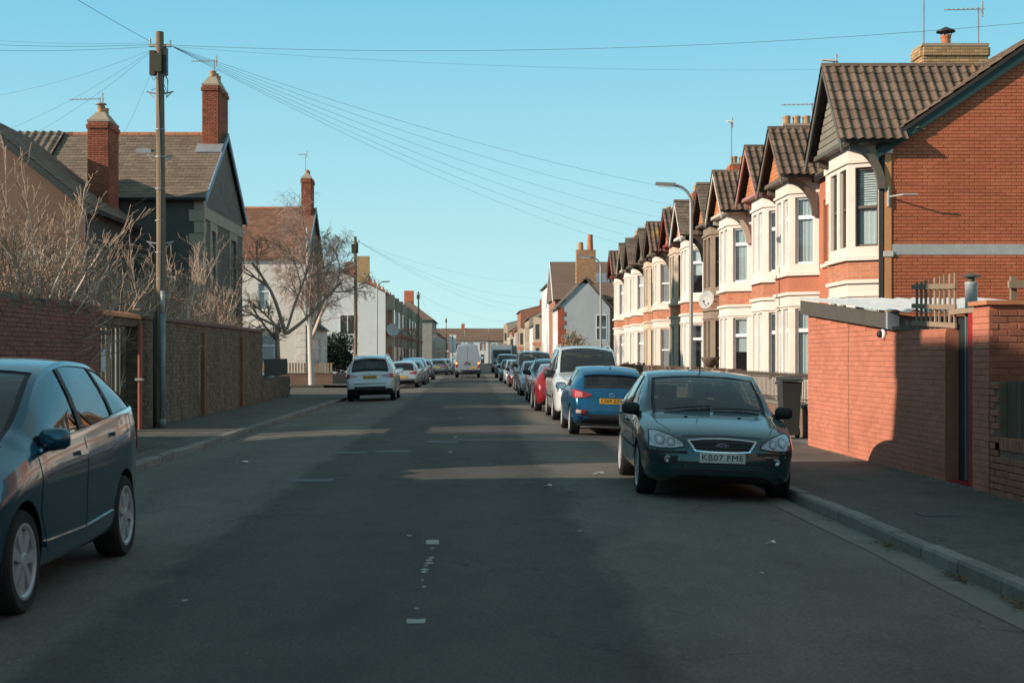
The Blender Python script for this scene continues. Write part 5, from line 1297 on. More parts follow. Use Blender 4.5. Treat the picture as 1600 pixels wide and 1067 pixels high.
# ------------------------------------------------------------ vehicles
def pchip(pts):
    xs = [p[0] for p in pts]; ys = [p[1] for p in pts]; n = len(xs)
    h = [xs[i+1]-xs[i] for i in range(n-1)]; dl = [(ys[i+1]-ys[i])/h[i] for i in range(n-1)]
    m = [0.0]*n; m[0] = dl[0]; m[-1] = dl[-1]
    for i in range(1, n-1):
        if dl[i-1]*dl[i] <= 0: m[i] = 0.0
        else:
            w1 = 2*h[i]+h[i-1]; w2 = h[i]+2*h[i-1]
            m[i] = (w1+w2)/(w1/dl[i-1]+w2/dl[i])
    def f(x):
        if x <= xs[0]: return ys[0]
        if x >= xs[-1]: return ys[-1]
        i = 0
        while x > xs[i+1]: i += 1
        t = (x-xs[i])/h[i]
        return (ys[i]*(1+2*t)*(1-t)**2 + h[i]*m[i]*t*(1-t)**2 + ys[i+1]*t*t*(3-2*t) + h[i]*m[i+1]*t*t*(t-1))
    return f
def catmull(P, k):
    out = []
    for i in range(len(P)-1):
        p0 = P[max(i-1, 0)]; p1 = P[i]; p2 = P[i+1]; p3 = P[min(i+2, len(P)-1)]
        for j in range(k):
            t = j/k
            out.append(tuple(0.5*((2*p1[c])+(-p0[c]+p2[c])*t+(2*p0[c]-5*p1[c]+4*p2[c]-p3[c])*t*t+(-p0[c]+3*p1[c]-3*p2[c]+p3[c])*t**3) for c in (0, 1)))
    out.append(P[-1]); return out

class Car:
    def __init__(c, name, label, cat, group, sp, pmat, loc, rz, glass=None):
        c.sp = sp; c.pm = pmat; c.L = sp['L']; c.glass = glass or CGL
        c.root = thing(name, label, cat, loc, group, rz, local=True)
        sx = c.L/sp.get('L0', c.L); sz = sp['H']/sp.get('H0', sp['H']); sw = sp['W']/sp.get('W0', sp['W'])
        P = lambda k, a, b: pchip([(p[0]*a, p[1]*b) for p in sp[k]])
        c.zt, c.zl, c.ke, c.wt, c.wh, c.zb = P('ztop', sx, sz), P('zbelt', sx, sz), P('kedge', sx, sz), P('wtop', sx, sw), P('whalf', sx, sw), P('zbot', sx, 1)
        c.sx = sx
        c.win = [(a*sx, b*sx) for a, b in sp['win']]
        c.ws = [v*sx for v in sp['wscreen']]; c.rw = [v*sx for v in sp['rwin']] if sp.get('rwin') else None
        c.wheels_s = (sp['fo'], sp['fo']+sp['wb']); c.r = sp['r']
        c.build()
    FC = [0, 0.07, 0.3, 0.55, 0.8, 0.93, 1.0]
    FD = [1, 0.93, 0.87, 0.7, 0.45, 0.2, 0.0]
    def section(c, s):
        w = c.wh(s); zb = c.zb(s); zl = c.zl(s); zt = max(c.zt(s), zl+0.012); ze = max(zt-c.ke(s), zl+0.006); wt = min(c.wt(s), 0.95*w)
        h = zl-zb
        A = [(0, zb), (0.42*w, zb)]
        B = catmull([(0.82*w, zb), (0.935*w, zb+0.055), (0.972*w, zb+0.3*h), (0.984*w, zb+0.56*h), (1.0*w, zb+0.80*h), (0.962*w, zl)], 3)
        x0, z0 = B[-1]
        C = [(x0+(wt-x0)*f+0.022*math.sin(PI*f)*min(1, (ze-zl)/0.3), z0+(ze-z0)*f) for f in c.FC[1:]]
        D = [(wt*f, zt-(zt-ze)*f**2.4) for f in c.FD[1:]]
        return A+B+C+D
    def build(c):
        L = c.L; sp = c.sp
        keys = {0.0, L}
        for a, b in c.win: keys |= {a, b}
        for q in (c.ws, c.rw):
            if q: keys |= {q[0], q[1], q[0]+0.045, q[1]-0.045}
        ss = sorted(keys); n = int(L/0.048)
        for i in range(1, n):
            s = L*i/n
            if min(abs(s-k) for k in keys) > 0.02: ss.append(s)
        for e in (0.012, 0.03, L-0.012, L-0.03, L-0.06):
            if min(abs(e-k) for k in ss) > 0.008: ss.append(e)
        ss = sorted(ss); c.ss = ss
        secs = [c.section(s) for s in ss]; K = len(secs[0])
        nA = 2; nB = nA+16; nC = nB+6
        V = []; F = []; MI = []; meta = []
        for i, s in enumerate(ss):
            for sd in (1, -1):
                for (x, z) in secs[i]: V.append(Vector((sd*x, s-L/2, z)))
        idx = lambda i, sd, j: (i*2+(0 if sd == 1 else 1))*K+j
        def is_hole(sm, j):
            if nB-1 <= j < nC-1:
                f = (c.FC[j-nB+1], c.FC[j-nB+2])
                for k, (a, b) in enumerate(c.win):
                    if a < sm < b and f[0] >= 0.06 and f[1] <= 0.94: return ('side', k)
            if j >= nC-1:
                f = (c.FD[j-nC+1], c.FD[j-nC+2])
                if f[0] <= 0.94:
                    if c.ws[0] < sm < c.ws[1]: return ('ws', 0)
                    if c.rw and c.rw[0] < sm < c.rw[1]: return ('rw', 0)
            return None
        panes = {}
        allF = []
        blackrows = sp.get('cladding', 0); gh = c.win[0][0], c.win[-1][1]
        for i in range(len(ss)-1):
            sm = (ss[i]+ss[i+1])/2
            for sd in (1, -1):
                for j in range(K-1):
                    q = (idx(i, sd, j), idx(i+1, sd, j), idx(i+1, sd, j+1), idx(i, sd, j+1))
                    if sd == -1: q = q[::-1]
                    allF.append(q)
                    hk = is_hole(sm, j)
                    if hk:
                        border = False
                        if hk[0] != 'side':
                            q2 = c.ws if hk[0] == 'ws' else c.rw
                            border = sm < q2[0]+0.045 or sm > q2[1]-0.045 or c.FD[j-nC+1] > 0.9
                        panes.setdefault((hk[0], hk[1], sd if hk[0] == 'side' else 0), []).append((q, border))
                        continue
                    mi = 0
                    if j < nA or (blackrows and j < nA+blackrows): mi = 1
                    elif nB-1 <= j < nC-1 and c.FC[j-nB+1] >= 0.06 and c.FC[j-nB+2] <= 0.94 and gh[0] < sm < gh[1]: mi = 1
                    elif sp.get('darkroofend') and sm > sp['darkroofend'] and j >= nC-1: mi = 1
                    F.append(q); MI.append(mi)
        for i, e in ((0, 0), (len(ss)-1, 1)):
            for j in range(K-1):
                q = (idx(i, 1, j), idx(i, 1, j+1), idx(i, -1, j+1), idx(i, -1, j))
                if e: q = q[::-1]
                zc = (secs[i][j][1]+secs[i][j+1][1])/2
                F.append(q); MI.append(1 if (j < nA or (blackrows and j < nA+blackrows)) else 0); allF.append(q)
        c.bvh = BVHTree.FromPolygons(V, allF)
        # wheel arches: clear the circle, pull the edge onto it
        R = c.r*sp.get('arch', 1.15); V2 = [v.copy() for v in V]; inside = [False]*len(V)
        for k, v in enumerate(V):
            if abs(v.x) < 0.5: continue
            for sw_ in c.wheels_s:
                dy = v.y+L/2-sw_; dz = v.z-c.r; d = math.hypot(dy, dz)
                if d < R:
                    inside[k] = True
                    d = max(d, 1e-4); V2[k].y = sw_-L/2+dy*R/d; V2[k].z = max(c.r+dz*R/d, min(v.z, c.r))
        keep = [k for k, q in enumerate(F) if not all(inside[i] for i in q)]
        used = sorted({i for k in keep for i in F[k]}); rm = {o: n_ for n_, o in enumerate(used)}
        me = bpy.data.meshes.new('body'); me.from_pydata([V2[i] for i in used], [], [tuple(rm[i] for i in F[k]) for k in keep])
        me.materials.append(c.pm); me.materials.append(BLK)
        for p, k in zip(me.polygons, keep): p.material_index = MI[k]; p.use_smooth = True
        bm = bmesh.new(); bm.from_mesh(me); bmesh.ops.remove_doubles(bm, verts=bm.verts, dist=0.0005)
        bmesh.ops.recalc_face_normals(bm, faces=bm.faces); bm.to_mesh(me); bm.free()
        me.set_sharp_from_angle(angle=math.radians(38))
        c.body = bpy.data.objects.new('body', me); COL.objects.link(c.body); c.body.parent = c.root
        # panes
        for (k, n_, sd), qs in panes.items():
            us = sorted({i for q, b in qs for i in q}); mp = {o: i for i, o in enumerate(us)}
            vv = []
            for i in us:
                v = V[i].copy()
                if k == 'side': v.x -= 0.010*(1 if v.x > 0 else -1)
                else: v.z -= 0.010
                vv.append(v)
            m2 = bpy.data.meshes.new(k); m2.from_pydata(vv, [], [tuple(mp[i] for i in q) for q, b in qs])
            g = (CGS if sp.get('mirror') and k == 'side' else c.glass) if k == 'ws' or sp.get('mirror') else (CGD if sp.get('privacy') and (k == 'rw' or n_ >= 1) else c.glass)
            m2.materials.append(g); m2.materials.append(BLK)
            for p, (q, b) in zip(m2.polygons, qs): p.use_smooth = True; p.material_index = 1 if b else 0
            nm = {'side': 'side_window', 'ws': 'windscreen', 'rw': 'rear_window'}[k]
            o = bpy.data.objects.new(nm, m2); COL.objects.link(o); o.parent = c.root
        # wheel wells, underside, interior
        for sw_ in c.wheels_s:
            for sd in (1, -1):
                wmb = MB()
                xo = c.wh(sw_)*0.955; xi = xo-0.30; N_ = 14; pts = []
                for k in range(N_+1):
                    a = -0.15+(PI+0.3)*k/N_; pts.append((sw_-L/2+R*1.005*math.cos(a), c.r+R*1.005*math.sin(a)))
                vv = [(sd*xo, y, z) for y, z in pts]+[(sd*xi, y, z) for y, z in pts]
                ff = [(k, k+1, N_+1+k+1, N_+1+k) for k in range(N_)]+[tuple(range(N_+1, 2*N_+2))]
                wmb.add(vv, ff)
                obj('wheel_well', wmb, BLK, c.root)
        c.interior()
        for sw_ in c.wheels_s:
            for sd in (1, -1): c.wheel(sw_, sd)
    def interior(c):
        L = c.L; b = MB()
        s0 = c.ws[0]+0.15; zl = c.zl(s0)
        W = c.wh(L/2)*0.80
        b.box(-W, W, s0-L/2-0.05, s0-L/2+0.45, 0.5, zl-0.01)       # dashboard
        ztop_ = c.zt(L*0.5)
        for row, sy in enumerate((s0+1.0, s0+1.85)):
            if sy > L-0.7: continue
            for sx_ in (-0.37, 0.37):
                y = sy-L/2
                b.prism([(sx_-0.24, y-0.45, 0.5), (sx_-0.24, y+0.05, 0.45), (sx_-0.22, y+0.30, ztop_*0.74), (sx_-0.22, y+0.20, ztop_*0.74), (sx_-0.24, y-0.08, 0.6)], (0.46, 0, 0))
                b.box(sx_-0.12, sx_+0.12, y+0.22, y+0.30, ztop_*0.76, ztop_*0.87)
        if L > 3: b.box(-W, W, -L/2+c.ws[0]+0.3, L/2-0.35, 0.3, 0.36)
        o = obj('interior', b, INTM, c.root)
        # steering wheel and rear-view mirror
        w = MB(); cy = s0-L/2+0.52; cz = zl+0.02; ring = []
        for k in range(17): a = 2*PI*k/16; ring.append((0.37+0.18*math.cos(a), cy+0.05*math.sin(a), cz+0.16*math.sin(a)))
        w.tube(ring, 0.015, 5, cap=False); obj('steering_wheel', w, BLK, c.root)
        m = MB(); ym = c.ws[1]-L/2-0.12; zm = c.zt(c.ws[1])-0.14; m.box(-0.12, 0.12, ym, ym+0.03, zm-0.03, zm+0.035)
        obj('rear_view_mirror', m, BLK, c.root)
    WM = {}
    def wheel(c, s, sd):
        r = c.r; sty = c.sp.get('rim', 5); key = (round(r, 3), sty)
        if key not in Car.WM:
            rr = r*0.70; w = 0.10
            ty = MB(); ty.lathe([(rr, -w), (rr+0.02, -w*1.06), (r*0.93, -w*1.08), (r*0.985, -w*0.88), (r, -w*0.6), (r, w*0.6), (r*0.985, w*0.88), (r*0.93, w*1.08), (rr+0.02, w*1.06), (rr, w)], sides=40, axis='x'); ty.f.pop(); ty.f.pop()
            hb = MB(); hb.lathe([(rr*0.98, -w*0.9), (rr*0.98, w*0.15), (0.02, w*0.15)], sides=28, axis='x')
            rm_ = MB(); rm_.lathe([(rr*0.90, w*0.55), (rr*0.90, w*0.92), (rr*0.97, w*1.05), (rr+0.012, w*1.05), (rr+0.012, w*0.6)], sides=40, axis='x')
            rm_.f.pop(); rm_.f.pop()
            for k in range(sty):
                a = 2*PI*k/sty; wd = 0.030 if sty > 6 else 0.045
                if sty >= 10: a += 0.12 if k % 2 else -0.12
                ca, sa = math.cos(a), math.sin(a)
                P = lambda rad, tng, x: (x, rad*ca-tng*sa, rad*sa+tng*ca)
                r0, r1 = 0.03, rr*0.93
                rm_.add([P(r0, -wd*0.8, w*0.55), P(r0, wd*0.8, w*0.55), P(r0, wd*0.6, w*0.98), P(r0, -wd*0.6, w*0.98),
                         P(r1, -wd, w*0.45), P(r1, wd, w*0.45), P(r1, wd*0.75, w*0.93), P(r1, -wd*0.75, w*0.93)],
                        [(0,1,2,3),(7,6,5,4),(0,4,5,1),(1,5,6,2),(2,6,7,3),(3,7,4,0)])
            rm_.lathe([(0.058, w*0.5), (0.058, w*1.0), (0.045, w*1.06), (0.001, w*1.06)], sides=14, axis='x')
            Car.WM[key] = [ty.mesh('tyre', RUB, True, sharp=35), hb.mesh('wheel', BLK), rm_.mesh('rim', ALU)]
            for me in Car.WM[key]:
                bm = bmesh.new(); bm.from_mesh(me); bmesh.ops.recalc_face_normals(bm, faces=bm.faces); bm.to_mesh(me); bm.free()
        ty, hb, rm_ = Car.WM[key]
        o = bpy.data.objects.new('wheel', hb); COL.objects.link(o); o.parent = c.root
        o.location = (sd*(c.wh(s)*0.985-0.115), s-c.L/2, r-0.004); o.rotation_euler = (0.3*s, 0, 0 if sd == 1 else PI)
        for nm, me in (('tyre', ty), ('rim', rm_)):
            q = bpy.data.objects.new(nm, me); COL.objects.link(q); q.parent = o
    # ---- conforming panels
    def hit(c, axis, a, z):
        L = c.L
        if axis == 'front': r = c.bvh.ray_cast(Vector((a, -L/2-1, z)), Vector((0, 1, 0)))
        elif axis == 'rear': r = c.bvh.ray_cast(Vector((a, L/2+1, z)), Vector((0, -1, 0)))
        elif axis == 'right': r = c.bvh.ray_cast(Vector((2, a-L/2, z)), Vector((-1, 0, 0)))
        elif axis == 'left': r = c.bvh.ray_cast(Vector((-2, a-L/2, z)), Vector((1, 0, 0)))
        elif axis == 'top': r = c.bvh.ray_cast(Vector((a, z-L/2, 4)), Vector((0, 0, -1)))
        if r[0] is None: return None
        out = {'front': (0,-1,0), 'rear': (0,1,0), 'right': (1,0,0), 'left': (-1,0,0), 'top': (0,0,1)}[axis]
        n = r[1]
        if n.dot(Vector(out)) < 0: n = -n
        return r[0], n
    def patch(c, name, axis, top, bot, mat, off=0.006, th=0.03, parent=None, rows=4, sub=3, flat=False, smooth=True):
        def dens(P):
            o = []
            for i in range(len(P)-1):
                for k in range(sub): t = k/sub; o.append((P[i][0]+(P[i+1][0]-P[i][0])*t, P[i][1]+(P[i+1][1]-P[i][1])*t))
            o.append(P[-1]); return o
        T, B = dens(top), dens(bot); n = len(T); V = []; W = []
        last = None
        for j in range(rows+1):
            for i in range(n):
                a = T[i][0]+(B[i][0]-T[i][0])*j/rows; z = T[i][1]+(B[i][1]-T[i][1])*j/rows
                h = c.hit(axis, a, z) or last
                if h is None: return None
                last = h
                V.append(tuple(h[0]+h[1]*off)); W.append(tuple(h[0]+h[1]*(off-th)))
        m = MB(); nn = n*(rows+1); F = []
        for j in range(rows):
            for i in range(n-1): F.append((j*n+i, j*n+i+1, (j+1)*n+i+1, (j+1)*n+i))
        rim = [i for i in range(n)]+[j*n+n-1 for j in range(1, rows+1)]+[rows*n+i for i in range(n-2, -1, -1)]+[j*n for j in range(rows-1, 0, -1)]
        for k in range(len(rim)):
            a, b = rim[k], rim[(k+1) % len(rim)]; F.append((a, b, nn+b, nn+a))
        m.add(V+W, F)
        return obj(name, m, mat, parent or c.root, smooth, 40)
    def both(c, name, axis, top, bot, mat, **k):
        for s in (1, -1):
            c.patch(name, axis, [(s*a, z) for a, z in top], [(s*a, z) for a, z in bot], mat, **k)
    def sides(c, name, top, bot, mat, **k):
        r = []
        for ax in ('right', 'left'): r.append(c.patch(name, ax, top, bot, mat, **k))
        return r
    def line(c, name, axis, pts, w, mat, off=0.0015, parent=None):
        """thin seam following the body"""
        top = []; bot = []
        for i, (a, z) in enumerate(pts):
            j = min(i+1, len(pts)-1); k = max(i-1, 0)
            dx, dz = pts[j][0]-pts[k][0], pts[j][1]-pts[k][1]; l = math.hypot(dx, dz) or 1
            nx, nz = -dz/l*w/2, dx/l*w/2
            top.append((a+nx, z+nz)); bot.append((a-nx, z-nz))
        return c.patch(name, axis, top, bot, mat, off=off, th=0.006, rows=1, sub=4, parent=parent)
    def plate(c, axis, x, z, txt, yellow, w=0.52, h=0.111):
        hh = c.hit(axis, x, z); y = hh[0].y; sg = -1 if axis == 'front' else 1
        y += sg*0.025
        m = MB(); m.box(x-w/2, x+w/2, min(y, y-sg*0.03), max(y, y-sg*0.03), z-h/2, z+h/2)
        p = obj('number_plate', m, PLY if yellow else PLW, c.root)
        if txt:
            me = text_mesh(txt, 0.098, 0.001, 0.0); me.materials.append(PLK)
            o = bpy.data.objects.new('lettering', me); COL.objects.link(o); o.parent = p
            xs = [v.co.x for v in me.vertices]; wd = max(xs)-min(xs)
            o.location = (x, y+sg*0.002, z); o.rotation_euler = (PI/2, 0, 0 if sg == -1 else PI); o.scale = (w*0.90/wd, 1, 1)
        return p
    def mirrors(c, s, z, mat, size=1.0, out=0.10):
        for sd in (1, -1):
            w = c.wh(s)*0.93
            m = MB(); cx = sd*(w+0.10*size); cy = s-c.L/2; N1, N2 = 10, 7; V = []; F = []
            for i in range(N2+1):
                t = -PI/2+PI*i/N2
                for k in range(N1):
                    a = 2*PI*k/N1; e = lambda q, p: math.copysign(abs(q)**p, q)
                    V.append((cx+0.125*size*e(math.cos(t), 0.6)*e(math.cos(a), 0.7), cy+0.075*size*e(math.cos(t), 0.8)*e(math.sin(a), 0.8), z+0.085*size*e(math.sin(t), 0.7)))
            for i in range(N2):
                for k in range(N1): F.append((i*N1+k, i*N1+(k+1) % N1, (i+1)*N1+(k+1) % N1, (i+1)*N1+k))
            m.add(V, F)
            o = obj('wing_mirror', m, mat, c.root, True)
            a = MB(); a.tube([(sd*(w-0.06), cy+0.02, z-0.06), (cx, cy, z-0.05)], 0.03, 6); obj('arm', a, BLK, o)
            g = MB(); g.box(cx-0.10*size, cx+0.10*size, cy+0.066*size, cy+0.072*size, z-0.06*size, z+0.06*size); obj('mirror_glass', g, CHR, o)
    def doors(c, spans, handle=True, hmat=None):
        """door skins a few millimetres proud, with handles"""
        for (a, b, lo) in spans:
            n = 6; top = []; bot = []
            for i in range(n+1):
                s = a+(b-a)*i/n; zl = c.zl(s)-0.03
                top.append((s, zl)); zz = c.zb(s)+lo
                for sw_ in c.wheels_s:
                    R = c.r*1.15+0.05; d = abs(s-sw_)
                    if d < R: zz = max(zz, c.r+math.sqrt(R*R-d*d))
                bot.append((s, min(zz, zl-0.1)))
            for d in c.sides('door', top, bot, c.pm, off=0.0045, th=0.012, rows=8, sub=2):
                if d and handle:
                    ax = 'right' if d.data.vertices[0].co.x > 0 else 'left'; zh = c.zl(b)-0.13
                    h = c.patch('handle', ax, [(b-0.26, zh+0.018), (b-0.07, zh+0.02)], [(b-0.26, zh-0.012), (b-0.07, zh-0.012)], hmat or c.pm, off=0.035, th=0.022, parent=d, rows=2)
    def roof_rails(c, a, b, mat=ALU):
        for sd in (1, -1):
            pts = []
            for i in range(9):
                s = a+(b-a)*i/8; w = c.wt(s)*0.93; lift = 0.055*min(1, 4*min(i, 8-i)/8.0)
                pts.append((sd*w, s-c.L/2, c.zt(s)-c.ke(s)*0.85+lift))
            m = MB(); m.tube(pts, 0.018, 6); obj('roof_rail', m, mat, c.root, True)

# body profiles: s runs from the nose (0) to the tail
HATCH = dict(L0=4.34, H0=1.50, W0=0.92, L=4.34, H=1.50, W=0.92, wb=2.64, fo=0.86, r=0.316,
    ztop=[(0,.60),(.04,.68),(.25,.80),(.7,.905),(1.05,.968),(1.12,.985),(1.35,1.12),(1.65,1.285),(1.95,1.415),(2.2,1.47),(2.6,1.495),(3.1,1.48),(3.55,1.425),(3.85,1.35),(3.98,1.29),(4.12,1.10),(4.2,.97),(4.28,.82),(4.33,.70),(4.34,.62)],
    zbelt=[(0,.50),(.06,.58),(.2,.66),(.5,.77),(.9,.86),(1.15,.905),(2,.945),(3,.985),(3.7,1.02),(4.0,.99),(4.2,.88),(4.3,.72),(4.34,.55)],
    kedge=[(0,.02),(.9,.03),(1.1,.035),(1.3,.085),(1.9,.055),(2.3,.045),(3.2,.045),(3.9,.06),(4.1,.06),(4.3,.02),(4.34,.02)],
    wtop=[(0,.5),(.3,.66),(.9,.73),(1.1,.745),(1.35,.745),(1.95,.69),(2.6,.67),(3.5,.645),(3.95,.64),(4.2,.67),(4.34,.55)],
    whalf=[(0,.60),(.06,.72),(.15,.80),(.35,.87),(.8,.915),(1.5,.92),(2.8,.92),(3.6,.915),(4.0,.88),(4.2,.83),(4.3,.76),(4.34,.66)],
    zbot=[(0,.30),(.1,.22),(.4,.19),(3.9,.2),(4.2,.26),(4.34,.36)],
    win=[(1.38,2.30),(2.38,3.20),(3.26,3.72)], wscreen=(1.14,1.97), rwin=(3.90,4.17))
MPV = dict(HATCH, L0=4.38, H0=1.62, L=4.38, H=1.62, W=0.915, wb=2.65, fo=0.88, r=0.33, rim=14,
    ztop=[(0,.62),(.04,.72),(.25,.86),(.7,.98),(.95,1.05),(1.02,1.07),(1.35,1.26),(1.65,1.42),(1.95,1.54),(2.2,1.59),(2.6,1.62),(3.1,1.605),(3.6,1.55),(3.9,1.47),(4.05,1.40),(4.18,1.18),(4.26,1.0),(4.33,.84),(4.37,.72),(4.38,.64)],
    zbelt=[(0,.52),(.06,.60),(.2,.70),(.5,.83),(.9,.93),(1.15,.97),(2,1.02),(3,1.09),(3.6,1.15),(3.95,1.17),(4.1,1.10),(4.25,.92),(4.34,.75),(4.38,.58)],
    win=[(1.30,2.28),(2.36,3.22),(3.28,3.92)], wscreen=(1.04,1.95), rwin=(3.98,4.22))
SUV = dict(HATCH, L0=4.70, H0=1.68, W0=0.94, L=4.70, H=1.68, W=0.94, wb=2.79, fo=0.93, r=0.365, cladding=4, privacy=True,
    ztop=[(0,.72),(.05,.84),(.3,.98),(.9,1.07),(1.25,1.12),(1.32,1.14),(1.7,1.36),(2.05,1.54),(2.4,1.64),(2.9,1.68),(3.6,1.66),(4.2,1.60),(4.36,1.56),(4.46,1.36),(4.53,1.12),(4.58,1.04),(4.64,.95),(4.68,.82),(4.70,.66)],
    zbelt=[(0,.62),(.06,.70),(.2,.80),(.5,.90),(.9,.98),(1.3,1.03),(2.4,1.06),(3.4,1.08),(4.2,1.12),(4.4,1.07),(4.55,.97),(4.65,.82),(4.70,.62)],
    kedge=[(0,.02),(1.0,.03),(1.3,.035),(1.6,.10),(2.2,.085),(2.6,.06),(3.6,.06),(4.3,.06),(4.5,.05),(4.66,.02),(4.7,.02)],
    wtop=[(0,.5),(.3,.68),(.9,.76),(1.3,.76),(1.7,.74),(2.3,.66),(3.0,.64),(4.0,.62),(4.36,.63),(4.53,.74),(4.7,.68)],
    whalf=[(0,.66),(.06,.76),(.15,.83),(.4,.90),(.9,.935),(3.9,.935),(4.3,.91),(4.55,.88),(4.66,.83),(4.70,.77)],
    zbot=[(0,.34),(.1,.26),(.4,.22),(4.2,.22),(4.5,.30),(4.70,.42)],
    win=[(1.68,2.60),(2.68,3.55),(3.62,4.18)], wscreen=(1.34,2.10), rwin=(4.38,4.55))
PEOPLEVAN = dict(HATCH, L0=4.76, H0=1.90, W0=0.95, L=4.76, H=1.90, W=0.95, wb=3.0, fo=0.90, r=0.33, cladding=2,
    ztop=[(0,.80),(.05,.92),(.3,1.06),(.75,1.16),(.92,1.19),(1.0,1.21),(1.3,1.46),(1.6,1.69),(1.85,1.83),(2.2,1.88),(3,1.9),(4.3,1.88),(4.55,1.84),(4.64,1.6),(4.70,1.15),(4.74,.9),(4.76,.7)],
    zbelt=[(0,.66),(.06,.78),(.2,.90),(.5,1.0),(.9,1.08),(2,1.10),(4.2,1.12),(4.55,1.1),(4.68,.95),(4.74,.8),(4.76,.62)],
    kedge=[(0,.02),(.7,.03),(1.0,.04),(1.3,.11),(1.8,.09),(2.2,.06),(4.3,.06),(4.6,.05),(4.76,.02)],
    wtop=[(0,.55),(.3,.72),(.8,.80),(1.0,.80),(1.4,.78),(1.9,.72),(3.0,.71),(4.4,.69),(4.6,.72),(4.76,.7)],
    whalf=[(0,.68),(.06,.79),(.15,.86),(.4,.92),(.9,.95),(4.0,.95),(4.5,.93),(4.68,.90),(4.76,.84)],
    zbot=[(0,.32),(.1,.25),(.4,.22),(4.3,.22),(4.6,.30),(4.76,.42)],
    win=[(1.25,2.15),(2.25,3.35),(3.42,4.4)], wscreen=(1.02,1.83), rwin=(4.56,4.685))
PANELVAN = dict(HATCH, L0=5.9, H0=2.60, W0=0.99, L=5.9, H=2.60, W=0.99, wb=3.66, fo=1.0, r=0.34, cladding=5,
    ztop=[(0,.9),(.06,1.05),(.3,1.18),(.8,1.3),(1.0,1.36),(1.4,1.75),(1.8,2.15),(2.1,2.45),(2.5,2.58),(3.2,2.60),(5.7,2.58),(5.86,2.55),(5.9,2.50)],
    zbelt=[(0,.75),(.06,.9),(.3,1.05),(1.0,1.2),(2,1.25),(5.6,1.25),(5.86,1.25),(5.9,1.25)],
    kedge=[(0,.02),(.8,.03),(1.1,.05),(1.4,.12),(2.2,.12),(2.6,.10),(5.7,.10),(5.9,.10)],
    wtop=[(0,.6),(.5,.78),(1.0,.84),(1.6,.82),(2.2,.79),(3,.78),(5.7,.77),(5.9,.74)],
    whalf=[(0,.75),(.06,.85),(.2,.93),(.6,.98),(5.6,.99),(5.8,.985),(5.9,.955)],
    zbot=[(0,.35),(.1,.28),(.4,.26),(5.5,.28),(5.9,.36)],
    win=[(1.35,2.2)], wscreen=(1.04,2.05), rwin=None)

def car_seams(c, hood=True):
    if hood:
        w0 = c.ws[0]
        for s in (1, -1):
            c.line('bonnet_seam', 'top', [(s*c.wt(0.15*c.sx)*0.92, 0.16*c.sx), (s*c.wt(0.6)*0.98, 0.6*c.sx), (s*c.wt(w0)*0.97, w0-0.03)], 0.010, BLK)
def wipers(c):
    s0 = c.ws[0]
    for a, b in ((-0.55, 0.02), (0.05, 0.62)):
        pts = []
        for i in range(6):
            x = a+(b-a)*i/5; h = c.hit('top', x, s0+0.05+0.05*i/5)
            if h: pts.append(tuple(h[0]+h[1]*0.015))
        m = MB(); m.tube(pts, 0.010, 4); obj('wiper', m, BLK, c.root)


def place(x, y): return (x, y, road_z(x)-0.002)
def settle(c, rz):
    x = c.root.location.x
    c.root.rotation_euler = (0, math.atan(0.18*(x+0.6)/4.35**2)*math.cos(rz), rz)
GR = 'cars parked along the right kerb'; GL = 'cars parked along the left kerb'
def front_basic(c, grille=True, lamp_z=0.64, dx=0.0, plate=None):
    W = c.wh(0.3); k = c.sp['H']/1.5
    z = lamp_z*k
    c.both('headlight', 'front', [(W*0.55, z+0.03), (W*0.75, z+0.06), (W*0.93, z+0.10)], [(W*0.52, z-0.05), (W*0.75, z-0.07), (W*0.93, z-0.03)], HLG, off=0.008)
    c.patch('grille', 'front', [(-W*0.42, z), (0, z+0.01), (W*0.42, z)], [(-W*0.38, z-0.09), (0, z-0.10), (W*0.38, z-0.09)], BLK, off=0.008)
    c.patch('lower_intake', 'front', [(-W*0.55, z-0.25), (W*0.55, z-0.25)], [(-W*0.5, z-0.36), (W*0.5, z-0.36)], BLK, off=0.006)
    c.plate('front', 0, z-0.17, plate, False)
def rear_basic(c, lamp_z=0.85, plate=None, pz=None, wide=False):
    W = c.wh(c.L-0.2); k = c.sp['H']/1.5; z = lamp_z*k
    if wide: c.both('tail_light', 'rear', [(W*0.45, z+0.01), (W*0.75, z+0.06), (W*0.97, z+0.10)], [(W*0.45, z-0.02), (W*0.72, z-0.07), (W*0.97, z-0.06)], TLR, off=0.008)
    else: c.both('tail_light', 'rear', [(W*0.70, z+0.10), (W*0.97, z+0.13)], [(W*0.66, z-0.10), (W*0.97, z-0.12)], TLR, off=0.008)
    c.plate('rear', 0, (pz or 0.72)*k, plate, True)
    c.patch('bumper_insert', 'rear', [(-W*0.75, 0.40*k), (W*0.75, 0.40*k)], [(-W*0.7, 0.30*k), (W*0.7, 0.30*k)], BLK, off=0.006)

